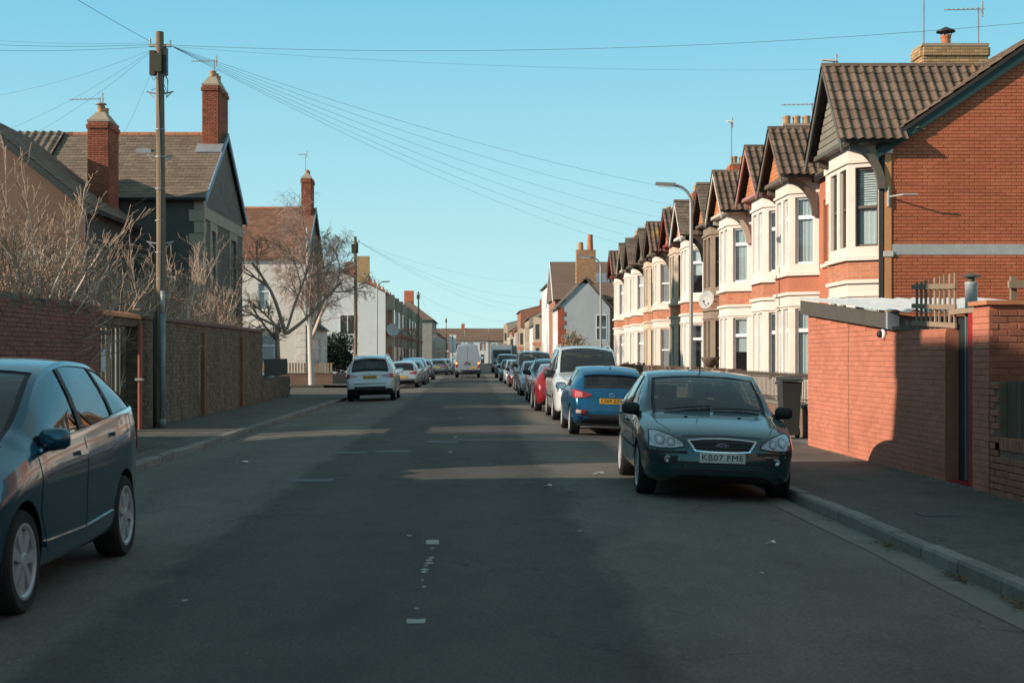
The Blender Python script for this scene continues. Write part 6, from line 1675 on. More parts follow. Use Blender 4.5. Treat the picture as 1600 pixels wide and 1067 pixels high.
# 1 dark green hatchback, front towards us
P_FOC = paint('dark_teal', (0.014, 0.056, 0.058), 0.4)
foc = Car('parked_car', 'dark green hatchback with plate KB07 FME at the right kerb', 'car', GR, dict(HATCH, rim=7), P_FOC, place(2.90, 18.45), 0)
settle(foc, 0); foc.root.rotation_euler.z = math.radians(-1.5)
def dress_focus(c):
    c.both('headlight_seal', 'front', [(.445, .675), (.60, .752), (.72, .787), (.815, .787)], [(.425, .615), (.58, .588), (.72, .588), (.825, .603)], BLK, off=0.007, rows=5)
    c.both('headlight', 'front', [(.46, .665), (.60, .74), (.72, .775), (.80, .775)], [(.44, .625), (.58, .60), (.72, .60), (.81, .615)], HLG, off=0.010, rows=5)
    for s in (1, -1):
        for x, z, r in ((.58, .665, .045), (.70, .685, .055)):
            for rr, mt, of, nm in ((r, M('lamp_bezel_grey', (.16, .17, .18), .3, metal=.4), .0125, 'lamp_bezel'), (r*.80, HLG, .0145, 'reflector'), (r*.30, HLB, .017, 'bulb')):
                A_ = [PI-PI*k/8 for k in range(9)]
                c.patch(nm, 'front', [(s*x+rr*math.cos(a), z+rr*math.sin(a)+.0005) for a in A_], [(s*x+rr*math.cos(a), z-rr*math.sin(a)-.0005) for a in A_], mt, off=of, th=.01, rows=3, sub=1)
    # grille: chrome surround, dark mesh, bars
    c.patch('grille_surround', 'front', [(-.40, .695), (-.2, .715), (0, .722), (.2, .715), (.40, .695)], [(-.315, .575), (-.15, .565), (0, .563), (.15, .565), (.315, .575)], CHR, off=0.010)
    g = c.patch('grille', 'front', [(-.372, .684), (-.2, .702), (0, .708), (.2, .702), (.372, .684)], [(-.30, .59), (-.15, .579), (0, .577), (.15, .579), (.30, .59)], BLK, off=0.014)
    for z in (.605, .632, .660): c.line('bar', 'front', [(-.33, z), (0, z+0.006), (.33, z)], 0.006, BLK, off=0.020, parent=g)
    h = c.hit('front', 0, .64); y = h[0].y-0.02
    m = MB(); V = [(0.075*math.cos(2*PI*k/24), y, .640+0.031*math.sin(2*PI*k/24)) for k in range(24)]
    m.prism(V, (0, 0.02, 0)); b = obj('badge', m, CHR, c.root)
    m = MB(); V = [(0.067*math.cos(2*PI*k/24), y-0.003, .640+0.025*math.sin(2*PI*k/24)) for k in range(24)]
    m.prism(V, (0, 0.003, 0)); obj('badge_field', m, BADG, b)
    me = text_mesh('Ford', 0.048, 0.0006, 0.0); me.materials.append(CHR)
    o = bpy.data.objects.new('lettering', me); COL.objects.link(o); o.parent = b; o.location = (0, y-0.005, .640); o.rotation_euler = (PI/2, 0, 0)
    c.plate('front', 0, .505, 'KB07 FME', False)
    # lower intakes and mouldings
    c.patch('lower_intake', 'front', [(-.44, .442), (0, .444), (.44, .442)], [(-.50, .350), (0, .345), (.50, .350)], BLK, off=0.010)
    for z in (.415, .385): c.line('intake_bar', 'front', [(-.44, z), (0, z), (.44, z)], 0.014, P_FOC, off=0.014)
    c.both('bumper_strip', 'front', [(.40, .575), (.6, .572), (.80, .575)], [(.40, .545), (.6, .542), (.80, .545)], BLK, off=0.010)
    c.both('fog_lamp_recess', 'front', [(.50, .52), (.72, .52)], [(.52, .43), (.70, .43)], BLK, off=0.004)
    for s in (1, -1):
        h = c.hit('front', s*.62, .475); m = MB(); m.lathe([(.042, 0.02), (.042, -0.004), (.03, 0.0), (.001, 0.004)], (s*.62, h[0].y-0.006, .475), 16, 'y')
        obj('fog_lamp', m, HLG, c.root, True)
    c.line('bonnet_seam', 'front', [(-.45, .735), (0, .752), (.45, .735)], 0.012, BLK)
    car_seams(c); wipers(c)
    c.doors([(1.30, 2.32, 0.12), (2.345, 3.30, 0.12)])
    c.sides('side_moulding', [(1.25, .56), (2.3, .57), (3.1, .58)], [(1.25, .53), (2.3, .54), (3.1, .55)], BLK, off=0.014)
    c.both('bumper_slot', 'front', [(.12, .345), (.45, .345)], [(.12, .325), (.43, .325)], BLK, off=0.006); c.mirrors(1.36, 1.0, BLK, 0.90)
    h = c.hit('top', 0.0, 2.15); m = MB(); m.tube([tuple(h[0]), tuple(h[0]+Vector((0, 0.22, 0.36)))], [0.008, 0.004], 5); obj('aerial', m, BLK, c.root)
    for s in (1, -1):
        h = c.hit('top', s*0.32, 0.88); m = MB(); m.box(s*.32-0.02, s*.32+0.02, h[0].y-0.012, h[0].y+0.012, h[0].z-0.005, h[0].z+0.012); obj('washer_jet', m, BLK, c.root)
    rear_basic(c)
dress_focus(foc)

# 2 blue hatchback seen from behind
P_I20 = paint('bright_blue', (0.006, 0.090, 0.185), 0.4, 0.32, 0.7)
c = Car('parked_car', 'bright blue hatchback with yellow plate parked behind the dark green one', 'car', GR, dict(HATCH, L=4.03, H=1.48, W=0.87, wb=2.57, fo=0.83, r=0.31, rim=5, privacy=True), P_I20, place(2.90, 31.75), PI, CGD)
settle(c, PI)
c.both('tail_light', 'rear', [(.42, .865), (.58, .905), (.70, .945), (.81, .96)], [(.42, .845), (.56, .80), (.70, .775), (.81, .79)], TLR, off=0.012, rows=5)
c.both('tail_light_lens', 'rear', [(.62, .90), (.76, .925)], [(.62, .80), (.76, .80)], M('lens_pink', (0.55, 0.16, 0.14), 0.15, coat=1.0), off=0.017)
c.plate('rear', 0.0, .735, 'CE69 ZZO', True)
c.patch('bumper_insert', 'rear', [(-.62, .46), (0, .45), (.62, .46)], [(-.66, .33), (0, .30), (.66, .33)], BLK, off=0.008)
c.both('fog_lamp', 'rear', [(.52, .535), (.74, .55)], [(.55, .465), (.74, .455)], TLR, off=0.012)
c.both('reversing_lamp', 'rear', [(.63, .535), (.73, .54)], [(.64, .475), (.73, .47)], TLW, off=0.018)
c.patch('spoiler', 'top', [(-.60, 3.54), (0, 3.50), (.60, 3.54)], [(-.58, 3.68), (0, 3.70), (.58, 3.68)], P_I20, off=0.035, th=0.04)
c.line('tailgate_crease', 'rear', [(-.72, .815), (0, .80), (.72, .815)], 0.012, BLK)
h = c.hit('rear', 0, .862); yb = h[0].y+0.012
m = MB(); ring = [(0.062*math.cos(2*PI*k/20), yb, .862+0.034*math.sin(2*PI*k/20)) for k in range(21)]; m.tube(ring, 0.0055, 5, cap=False)
m.tube([(-.030, yb, .838), (-.016, yb, .886)], 0.006, 5); m.tube([(.016, yb, .838), (.030, yb, .886)], 0.006, 5); m.tube([(-.026, yb, .858), (.026, yb, .866)], 0.005, 5)
obj('badge', m, CHR, c.root)
m = MB(); h = c.hit('top', 0, 3.30); m.box(-.012, .012, h[0].y-0.05, h[0].y+0.05, h[0].z, h[0].z+0.05); obj('shark_fin_aerial', m, P_I20, c.root)
m = MB(); m.box(-.4, .4, 1.99, 2.0, 1.02, 1.026) if False else m.tube([(0, 1.86, .985), (.34, 1.83, 1.01)], 0.012, 5); obj('rear_wiper', m, BLK, c.root)
c.mirrors(1.28, 0.98, P_I20); c.doors([(1.22, 2.14, 0.12), (2.165, 3.0, 0.12)]); front_basic(c)
m = MB(); m.box(-.72, .72, 1.2, 1.9, .20, .30); obj('underbody', m, BLK, c.root)

# 3 pale people carrier, front towards us
P_VAN = paint('silver_white', (0.62, 0.63, 0.62), 0.15)
c = Car('parked_van', 'white people carrier with roof rails and black mirrors, facing the camera', 'van', GR, dict(PEOPLEVAN, H=1.98), P_VAN, place(3.0, 38.6), 0)
settle(c, 0)
W = .95
c.both('headlight', 'front', [(.50, .90), (.68, .95), (.86, 1.0)], [(.50, .80), (.68, .74), (.86, .76)], HLG, off=0.010)
c.patch('grille', 'front', [(-.46, .88), (0, .90), (.46, .88)], [(-.42, .74), (0, .73), (.42, .74)], BLK, off=0.010)
for z in (.78, .82, .86): c.line('grille_bar', 'front', [(-.40, z), (.40, z)], 0.016, CHR, off=0.018)
c.patch('lower_intake', 'front', [(-.55, .52), (.55, .52)], [(-.55, .38), (.55, .38)], BLK, off=0.008)
c.plate('front', 0, .60, 'CV12 LKD', False); wipers(c); car_seams(c)
c.mirrors(1.2, 1.20, BLK, 1.25); c.doors([(1.0, 2.2, 0.15), (2.23, 3.4, 0.15)]); c.roof_rails(2.0, 4.4)
c.sides('side_moulding', [(1.3, .62), (3.4, .62)], [(1.3, .56), (3.4, .56)], BLK, off=0.012)

# 4-12 the row behind
P_RED = paint('red', (0.26, 0.012, 0.016), 0.2)
c = Car('parked_car', 'red hatchback hidden behind the white people carrier', 'car', GR, dict(HATCH, L=4.0, H=1.46, W=0.86, wb=2.5, fo=.83), P_RED, place(2.72, 44.6), PI); settle(c, PI)
rear_basic(c, plate=None); c.mirrors(1.26, .97, P_RED); c.doors([(1.22, 2.14, 0.12), (2.165, 3.0, 0.12)]); front_basic(c)
P_GRN = paint('bottle_green', (0.010, 0.045, 0.042), 0.3)
c = Car('parked_car', 'dark green crossover facing the camera between the red and silver cars', 'car', GR, dict(SUV, L=4.4, H=1.60, W=0.90, wb=2.62, fo=.88, r=.34), P_GRN, place(2.90, 53.0), 0); settle(c, 0)
front_basic(c, lamp_z=0.74); c.mirrors(1.55, 1.08, BLK, 1.1); c.doors([(1.4, 2.4, 0.14), (2.43, 3.3, 0.14)]); c.roof_rails(2.1, 3.9); wipers(c)
P_SIL = paint('silver', (0.46, 0.47, 0.48), 0.5)
c = Car('parked_car', 'silver hatchback facing the camera, just in front of the dark tall van', 'car', GR, dict(HATCH, L=4.1, H=1.5, W=0.87, wb=2.5, fo=.83), P_SIL, place(2.85, 62.0), 0); settle(c, 0)
front_basic(c); c.mirrors(1.3, 1.0, P_SIL); c.doors([(1.25, 2.2, 0.12), (2.22, 3.1, 0.12)])
P_DVN = paint('dark_grey', (0.035, 0.04, 0.042), 0.3)
c = Car('parked_van', 'dark grey tall van facing the camera in the right row', 'van', GR, dict(PEOPLEVAN, H=1.98), P_DVN, place(3.0, 70.5), 0); settle(c, 0)
front_basic(c, lamp_z=0.66); c.mirrors(1.2, 1.25, BLK, 1.2); c.doors([(1.0, 2.2, 0.15), (2.23, 3.4, 0.15)])
P_MAR = paint('maroon', (0.10, 0.02, 0.025), 0.3)
P_WHT = paint('white', (0.66, 0.67, 0.67), 0.0)
P_LBL = paint('pale_blue', (0.20, 0.28, 0.34), 0.5)
P_GRY = paint('mid_grey', (0.16, 0.17, 0.18), 0.5)
for (lab, sp, pm, x, y, rz) in (
    ('maroon hatchback beyond the dark tall van in the right row', dict(HATCH, L=4.1), P_MAR, 2.85, 79.5, 0),
    ('pale silver hatchback facing the camera beyond the maroon car', dict(HATCH, L=4.2), P_SIL, 2.8, 88.0, 0),
    ('dark hatchback far along the right kerb', dict(HATCH, L=4.2), P_GRN, 2.75, 99.0, 0),
    ('pale small van far along the right kerb, nearest the white lorry', dict(PEOPLEVAN, H=1.9), P_LBL, 2.75, 113.0, 0)):
    c = Car('parked_car' if 'van' not in lab.split(',')[0].split()[:3] else 'parked_van', lab, 'van' if 'small van' in lab else 'car', GR, sp, pm, place(x, y), rz); settle(c, rz)
    (front_basic if rz == 0 else rear_basic)(c); c.mirrors(1.25, c.zl(1.25)+.06, BLK)

# left row
P_SUV = paint('pearl_white', (0.64, 0.66, 0.68), 0.05)
c = Car('parked_car', 'white sport utility car with roof rails, nearest of the left row behind', 'car', GL, dict(SUV, H=1.74), P_SUV, place(-3.80, 55.4), PI, CGD); settle(c, PI)
c.both('tail_light', 'rear', [(.44, .955), (.62, .985), (.80, 1.02), (.90, 1.01)], [(.44, .945), (.62, .90), (.80, .865), (.90, .86)], TLR, off=0.012, rows=5)
c.both('tail_light_lens', 'rear', [(.54, .955), (.72, .955)], [(.58, .925), (.74, .905)], TLW, off=0.016)
c.plate('rear', 0, .90, 'CE18 XWC', True)
c.line('tailgate_groove', 'rear', [(-.78, .655), (0, .665), (.78, .655)], 0.028, BLK)
c.line('tailgate_crease', 'rear', [(-.44, .975), (0, .985), (.44, .975)], 0.014, BLK)
c.patch('bumper_insert', 'rear', [(-.86, .555), (0, .56), (.86, .555)], [(-.82, .30), (0, .30), (.82, .30)], BLK, off=0.008)
h = c.hit('rear', 0, 1.03); m = MB(); m.lathe([(.045, -0.01), (.045, 0.008), (.035, 0.012), (.001, 0.012)], (0, h[0].y, 1.03), 18, 'y'); obj('badge', m, CHR, c.root)
c.patch('spoiler', 'top', [(-.60, 4.22), (.60, 4.22)], [(-.58, 4.38), (.58, 4.38)], P_SUV, off=0.03, th=0.035)
c.roof_rails(1.9, 4.2, P_SUV); c.mirrors(1.6, 1.10, P_SUV, 1.1); c.doors([(1.5, 2.6, 0.16), (2.63, 3.6, 0.16)], hmat=P_SUV); front_basic(c, lamp_z=.74)
m = MB(); m.box(-.7, .7, 1.4, 2.1, .25, .36); obj('underbody', m, BLK, c.root)
EST = dict(SUV, L=4.6, H=1.46, W=0.885, wb=2.76, fo=.86, r=.315, cladding=0)
c = Car('parked_car', 'silver estate car parked just beyond the white sport utility car', 'car', GL, EST, P_SIL, place(-3.70, 77.3), PI); settle(c, PI)
rear_basic(c, lamp_z=.82, wide=True, pz=.62); c.mirrors(1.6, .95, P_SIL); c.doors([(1.5, 2.5, 0.12), (2.53, 3.5, 0.12)]); c.roof_rails(1.9, 4.0)
for (lab, sp, pm, x, y) in (
    ('pale blue hatchback third in the left row', dict(HATCH, L=4.2), P_LBL, -3.62, 84.0),
    ('tall pale blue family car fourth in the left row', dict(MPV, L=4.3), P_LBL, -3.68, 90.5),
    ('grey hatchback standing alone past the family car on the left', dict(HATCH, L=4.2), P_GRY, -3.62, 103.0),
    ('grey hatchback at the left edge of the moving van', dict(HATCH, L=4.1), P_GRY, -3.1, 129.0),
    ('pale hatchback half hidden behind the moving van', dict(HATCH, L=4.2), P_SIL, -2.75, 137.0)):
    c = Car('parked_car', lab, 'car', GL, sp, pm, place(x, y), PI); settle(c, PI)
    rear_basic(c); c.mirrors(1.3, c.zl(1.25)+.06, BLK)
c = Car('parked_car', 'teal car parked in the side street behind the railings', 'car', None, dict(HATCH, L=4.1), paint('teal', (0.01, 0.12, 0.11), 0.3), (-10.05, 62.2, -0.1), PI/2)
c.mirrors(1.3, 1.0, BLK); front_basic(c); rear_basic(c)

# moving panel van, seen from behind
P_PVN = paint('van_grey', (0.27, 0.29, 0.33), 0.0, 0.4)
c = Car('panel_van', 'tall pale panel van driving away in the middle of the road', 'van', None, dict(PANELVAN, H=2.66), P_PVN, place(-0.36, 113.0), PI)
c.both('tail_light', 'rear', [(.78, 1.30), (.93, 1.30)], [(.78, .80), (.93, .80)], TLR, off=0.012)
c.both('indicator', 'rear', [(.79, 1.22), (.92, 1.22)], [(.79, 1.06), (.92, 1.06)], emit_mat('lamp_lit', (1.0, 0.30, 0.08), 2.0), off=0.02)
c.line('door_seam', 'rear', [(0, .62), (0, 1.5), (0, 2.44)], 0.02, BLK)
c.patch('rear_step', 'rear', [(-.93, .62), (.93, .62)], [(-.93, .42), (.93, .42)], BLK, off=0.05, th=0.08)
c.plate('rear', -0.45, .78, None, True)
m = MB(); y = 2.95
m.box(-.10, -.05, y, y+.05, 1.0, 1.2); m.box(.12, .3, y, y+.03, 1.02, 1.08); obj('door_handle', m, BLK, c.root)
m = MB(); m.box(.06, .20, y+.01, y+.03, 1.12, 1.26); obj('badge', m, TLR, c.root)
c.mirrors(1.3, 1.55, BLK, 1.7)

# white box lorry far on the right
lr = thing('box_lorry', 'white box lorry parked far down the street on the right', 'lorry', (3.1, 152, -0.06))
m = MB(); m.box(2.0, 4.2, 150, 156, 0.95, 2.9); obj('cargo_box', m, P_WHT, lr)
m = MB(); m.box(2.05, 4.15, 148.2, 149.9, 0.55, 1.5); m.prism([(2.08, 148.25, 1.5), (2.08, 149.9, 1.5), (2.08, 149.9, 2.4), (2.08, 148.8, 2.4)], (2.04, 0, 0)); obj('cab', m, P_LBL, lr)
m = MB(); m.prism([(2.2, 148.28, 1.52), (2.2, 148.74, 2.3), (2.2, 148.72, 2.31), (2.2, 148.2, 1.53)], (1.8, 0, 0)); obj('windscreen', m, CGD, lr)
m = MB(); m.box(2.1, 4.1, 148.4, 155.8, 0.5, 0.95); obj('chassis', m, BLK, lr)
for yy in (149.2, 154.2):
    for xx in (2.2, 4.0):
        m = MB(); m.lathe([(.2, -.14), (.42, -.14), (.42, .14), (.2, .14)], (xx, yy, .38), 20, 'x'); obj('wheel', m, RUB, lr)

# near left compact people carrier, front towards us
P_CMX = paint('deep_blue', (0.006, 0.078, 0.120), 0.6, 0.25, 0.9)
c = Car('parked_car', 'deep blue family car cut off by the left edge of the picture', 'car', GL, dict(MPV, H=1.645, mirror=True), P_CMX, place(-3.72, 10.35), 0)
settle(c, 0)
c.doors([(1.22, 2.31, 0.13), (2.335, 3.32, 0.13)], hmat=P_CMX)
c.mirrors(1.42, 1.07, P_CMX, 0.88)
c.sides('window_trim', [(1.32, c.zl(1.32)+.022), (2.3, c.zl(2.3)+.022), (3.2, c.zl(3.2)+.022), (3.9, c.zl(3.9)+.018)], [(1.32, c.zl(1.32)-.004), (2.3, c.zl(2.3)-.004), (3.2, c.zl(3.2)-.004), (3.9, c.zl(3.9)-.002)], CHR, off=0.010, rows=2)
c.sides('sill_crease', [(1.3, .40), (2.3, .385), (3.1, .42)], [(1.3, .36), (2.3, .345), (3.1, .38)], P_CMX, off=0.018)
c.sides('tail_light', [(4.02, 1.06), (4.14, 1.05)], [(4.06, .84), (4.20, .82)], TLR, off=0.008)
front_basic(c, lamp_z=.68); rear_basic(c, lamp_z=.9); car_seams(c); wipers(c)
m = MB(); h = c.hit('right', 3.55, .95); 
c.patch('fuel_flap', 'left', [(3.42, 1.0), (3.60, 1.0)], [(3.42, .84), (3.60, .84)], P_CMX, off=0.005, th=0.01)

# ------------------------------------------------------------ poles, lamps, wires, sign
WOODP = M('pole_wood', (0.225, 0.160, 0.105), 0.9, var=0.22, scale=2, stretch=(5, 5, .5), var2=.2, scale2=30, stain=(.10, .075, .05), stain_s=1.4, stain_t=.57, bump=.3, bscale=50)
DGRN = M('pipe_dark_green', (.025, .05, .048), .5, var=.2)
WIRE = M('wire_black', (.07, .08, .09), .6)
def pole(x, y, h, label, near=False):
    t = thing('telegraph_pole', label, 'pole', (x, y, 0), 'telegraph poles')
    m = MB(); m.tube([(x, y, 0), (x+.02, y, h*.5), (x-.01, y, h)], [.115, .10, .088], 14); obj('post', m, WOODP, t, True, 50)
    m = MB(); m.box(x-.22, x-.10, y-.09, y+.09, h-.95, h-.42); obj('terminal_box', m, M('box_brown', (.09, .06, .05), .6, var=.3, scale=8), t)
    m = MB(); m.box(x+.09, x+.16, y-.11, y+.08, h-.95, h-.36); obj('terminal_box', m, M('box_dark', (.035, .04, .045), .5), t)
    m = MB(); m.box(x-.10, x+.06, y-.17, y-.10, h-.9, h-.5); obj('terminal_box', m, M('box_green', (.06, .065, .03), .6), t)
    m = MB(); m.box(x-.24, x+.24, y-.04, y+.04, h-.33, h-.27); m.tube([(x-.22, y, h-.3), (x-.22, y, h-.15)], .025, 6); m.tube([(x+.22, y, h-.3), (x+.22, y, h-.18)], .025, 6); obj('cross_bar', m, STEEL, t)
    if near:
        for k, z in enumerate((h-1.35, h-2.75, 4.1)):
            m = MB(); m.tube([(x-.30, y, z+.04), (x-.12, y, z), (x+.12, y, z), (x+.30, y, z+.04)], .018, 5); m.tube([(x-.27, y, z+.04), (x-.13, y, z-.1)], .012, 4); m.tube([(x+.27, y, z+.04), (x+.13, y, z-.1)], .012, 4); obj('climbing_step', m, STEEL, t)
        for z in (3.3, 3.9, 4.6, 5.3, 6.0, 6.6):
            m = MB(); m.lathe([(.10, -.010), (.112, -.010), (.112, .010), (.10, .010)], (x, y, z), 14); obj('band', m, STEEL, t)
        m = MB(); m.tube([(x+.07, y-.10, .05), (x+.075, y-.10, 2.55)], .062, 10); m.lathe([(.085, .05), (.085, .22), (.065, .25)], (x+.07, y-.10, 0), 10); obj('cable_guard', m, M('guard_grey', (.20, .25, .24), .5, var=.25, scale=4, metal=.2), t, True)
        m = MB(); m.tube([(x+.075, y-.10, 2.55), (x+.075, y-.10, 3.05)], .05, 10); obj('cable_guard_top', m, STEEL, t, True)
        m = MB(); m.tube([(x-.10, y-.09, .05), (x-.10, y-.09, 2.6)], .04, 8); obj('cable_pipe', m, DGRN, t, True)
        m = MB(); m.tube([(x+.03, y-.105, 3.0), (x+.05, y-.10, 5.5), (x-.02, y-.095, h-.9)], .016, 5); obj('riser_cable', m, WIRE, t)
        for k in range(5):
            m = MB(); a = random.uniform(0, 6); p = [(x+.2*math.cos(a+j*.6), y-.1+.1*math.sin(a+j*.5), h-.9-.12*j+.1*math.sin(j*2+a)) for j in range(5)]; m.tube(p, .008, 4); obj('loose_cable', m, WIRE, t)
    return t
PX, PY, PH = -6.87, 31.3, 8.75
pole(PX, PY, PH, 'nearest telegraph pole with terminal boxes by the left stone wall', True)
pole(-6.7, 81.5, 8.5, 'second telegraph pole behind the birch on the left')
pole(-6.55, 173, 9.6, 'third telegraph pole in front of the far left terrace')
pole(-5.5, 300, 9.9, 'farthest telegraph pole near the end of the street')
def wire(label, p, q, sag, r=.008, n=18, cat='wire', group='overhead telephone wires'):
    p = Vector(p); q = Vector(q); pts = []
    for i in range(n+1): t = i/n; a = p.lerp(q, t); a.z -= sag*4*t*(1-t); pts.append(tuple(a))
    m = MB(); m.tube(pts, r*.42, 4); tag(obj('telephone_wire', m, WIRE), label, cat, group)
T0 = (PX, PY, PH-.28)
wire('long wire from the near pole across the street to the upper right corner', T0, (12.2, 28.6, 8.42), .35, .011)
wire('fainter wire from the near pole passing behind the yellow chimney', (PX+.2, PY, PH-.32), (13.5, 37.5, 9.3), .3, .006)
for k, (x, y, z, s, lab) in enumerate(((9.2, 46, 6.6, .9, 'third'), (9.2, 50.4, 6.6, 1.0, 'fourth'), (9.2, 55, 6.6, 1.1, 'fifth'), (9.2, 59.6, 6.6, 1.2, 'sixth'), (9.2, 64.2, 6.6, 1.3, 'seventh'), (9.2, 68.8, 6.6, 1.35, 'eighth'))):
    wire('wire from the near pole down to the '+lab+' right-hand house', (PX+.22, PY, PH-.3), (x, y, z), s*.45, .008)
wire('heavy wire rising from the near pole to the upper left corner', (PX-.2, PY, PH-.22), (-8.6, 14.5, 8.3), .15, .011)
wire('topmost pale wire from the near pole to the left edge', (PX-.2, PY, PH-.24), (-12.6, 30.5, 8.62), .12, .006)
wire('twin dark wire from the near pole to the left edge, upper', (PX-.2, PY, PH-.28), (-13.2, 30.0, 8.45), .14, .010)
wire('twin dark wire from the near pole to the left edge, lower', (PX-.2, PY, PH-.32), (-13.2, 30.6, 8.38), .14, .010)
wire('slanting wire from the near pole to the left edge, upper', (PX-.25, PY, PH-.42), (-14.0, 34.0, 7.6), .30, .007)
wire('slanting wire from the near pole towards the pantile roof', (PX-.25, PY, PH-.45), (-20.0, 50.0, 8.9), .6, .007)
wire('lowest slanting wire from the near pole to the left edge', (PX-.25, PY, PH-.48), (-18.8, 49.8, 8.4), .6, .007)
wire('steep wire from the near pole down to the slate roof chimney', (PX-.2, PY, PH-.9), (-11.6, 44, 7.4), .3, .006)
for k, (x, y, z) in enumerate(((9.0, 100, 7.2), (7.2, 118, 6.6), (7.0, 134, 6.4), (7.0, 150, 6.3))):
    wire('wire from the second pole across the street, '+('nearest', 'second', 'third', 'farthest')[k]+' of four', (-6.5, 81.5, 8.2), (x, y, z), 1.1, .010)
wire('wire from the third pole across the far street', (-6.4, 173, 9.2), (7.2, 200, 6.8), 1.2, .016)
wire('wire from the third pole to the farthest pole', (-6.4, 173, 9.2), (-5.5, 300, 9.5), 2.0, .016)
# street lamps
LGR = M('lamp_column_grey', (.30, .31, .30), .5, var=.1, metal=.4)
def lamp(x, y, h, dirx, label):
    t = thing('street_lamp', label, 'street lamp', (x, y, 0), 'street lamps')
    m = MB(); m.tube([(x, y, 0), (x, y, 1.15)], [.075, .075], 12); obj('base', m, LGR, t, True, 50)
    pts = [(x, y, 1.1), (x, y, h-.55)]
    for k in range(1, 8): a = PI/2*k/7; pts.append((x+dirx*.45*(1-math.cos(a)), y, h-.55+.50*math.sin(a)))
    pts.append((x+dirx*.55, y, h-.03))
    m = MB(); m.tube(pts, [.052]*2+[.04]*(len(pts)-2), 10); obj('column', m, LGR, t, True, 60)
    m = MB(); xs = x+dirx*.42; xe = x+dirx*.98; zz = h-.02
    m.prism([(xs, y-.06, zz-.045), (xe, y-.05, zz-.02), (xe, y+.05, zz-.02), (xs, y+.06, zz-.045)], (0, 0, .085)); hd = obj('lantern', m, M('lantern_grey', (.22, .23, .23), .5), t)
    m = MB(); m.box(min(xs, xe)+.08, max(xs, xe)-.08, y-.045, y+.045, zz-.065, zz-.035); obj('lens', m, M('lantern_lens', (.6, .6, .58), .2), hd)
lamp(6.0, 39.0, 6.35, -1, 'nearest street lamp, in front of the right terrace')
lamp(6.05, 67.0, 6.35, -1, 'second street lamp, by the end of the right terrace')
lamp(-7.3, 109, 7.4, 1, 'street lamp by the white gable end on the left')
sg = thing('street_sign', 'pair of tall white sign boards on a post at the far left kerb', 'sign', (-4.4, 320, 0))
obj('post', MB().tube([(-4.4, 320, 0), (-4.4, 320, 6.9)], .12, 8), LGR, sg)
for dx in (-.5, .42): obj('board', MB().box(-4.4+dx-.34, -4.4+dx+.34, 319.8, 319.87, 2.6, 6.6), UPVC, sg)

# ------------------------------------------------------------ bare trees and shrubs
BARK = M('bark_grey', (.34, .265, .20), .9, var=.25, scale=4, bump=.3, bscale=40)
BIRB = M('birch_bark', (.58, .52, .45), .8, var=.12, scale=5, stain=(.07, .06, .05), stain_s=6, stain_t=.62, stretch=(1, 1, 2.2))
TWGT = M('twig_tan', (.60, .48, .39), .85, var=.2, scale=2)
TWGD = M('twig_brown', (.38, .265, .19), .9, var=.2, scale=2)
TWGP = M('twig_plum', (.36, .25, .20), .9, var=.2)
def grow(mb, rnd, p, d, length, r, level, maxl, P):
    """one branch: a bent tapering tube that forks along its length"""
    n = P['seg'][min(level, len(P['seg'])-1)]; pts = [p.copy()]; rads = [r]; q = p.copy(); dd = d.copy()
    rend = r*P['taper']
    for i in range(n):
        dd = (dd+Vector((rnd.gauss(0, 1), rnd.gauss(0, 1), rnd.gauss(0, 1)))*P['wob'][min(level, len(P['wob'])-1)]+Vector((0, 0, P['up'][min(level, len(P['up'])-1)]))).normalized()
        q = q+dd*(length/n); pts.append(q.copy()); rads.append(r+(rend-r)*(i+1)/n)
    (mb[0] if level < P['split'] else mb[1]).tube([tuple(v) for v in pts], [max(v, P['rmin']) for v in rads], 7 if level == 0 else (5 if level == 1 else 3), cap=False)
    if level >= maxl: return
    k = P['kids'][min(level, len(P['kids'])-1)]
    for i in range(k):
        t = P['t0'][min(level, len(P['t0'])-1)]+(1-P['t0'][min(level, len(P['t0'])-1)])*(i+rnd.random())/k
        f = t*n; j = min(int(f), n-1); s = pts[j].lerp(pts[j+1], f-j); ax = (pts[j+1]-pts[j]).normalized()
        o = ax.orthogonal().normalized(); o.rotate(Matrix.Rotation(rnd.uniform(0, 2*PI), 3, ax))
        ang = P['ang'][min(level, len(P['ang'])-1)]*rnd.uniform(.7, 1.25)
        nd = (ax*math.cos(ang)+o*math.sin(ang)).normalized()
        rr_ = rads[j]*P['rk']
        grow(mb, rnd, s, nd, length*P['lk'][min(level, len(P['lk'])-1)]*rnd.uniform(.7, 1.2)*(1.15-.45*t), max(rr_, P['rmin']), level+1, maxl, P)
def tree(name, label, base, stems, P, maxl, m0, m1, seed, cat='tree', group=None):
    rnd = random.Random(seed); t = thing(name, label, cat, base, group); mb = [MB(), MB()]
    for (d, l, r, off) in stems: grow(mb, rnd, Vector(base)+Vector(off), Vector(d).normalized(), l, r, 0, maxl, P)
    obj('trunk', mb[0], m0, t, True, fixn=False)
    if mb[1].v:
        obj('crown', mb[1], m1, t, False, fixn=False)
    return t
BP = dict(seg=[9, 6, 5, 4, 3], wob=[.03, .09, .14, .16, .18], up=[.02, .05, -.04, -.16, -.26], taper=.35, split=1, kids=[14, 7, 5, 3], t0=[.26, .2, .15, .1], ang=[.62, .7, .7, .6], rk=.5, lk=[.36, .55, .6, .8], rmin=.006)
tree('birch_tree', 'white-barked bare birch at the side street corner', (-8.95, 79.2, 0), [((.01, 0, 1), 8.9, .18, (0, 0, 0)), ((-.35, -.1, 1), 4.0, .09, (0, 0, 2.9)), ((.45, -.2, 1), 4.2, .09, (0, 0, 2.7)), ((.2, .3, 1), 4.6, .08, (0, 0, 3.4))], BP, 4, BIRB, TWGP, 11)
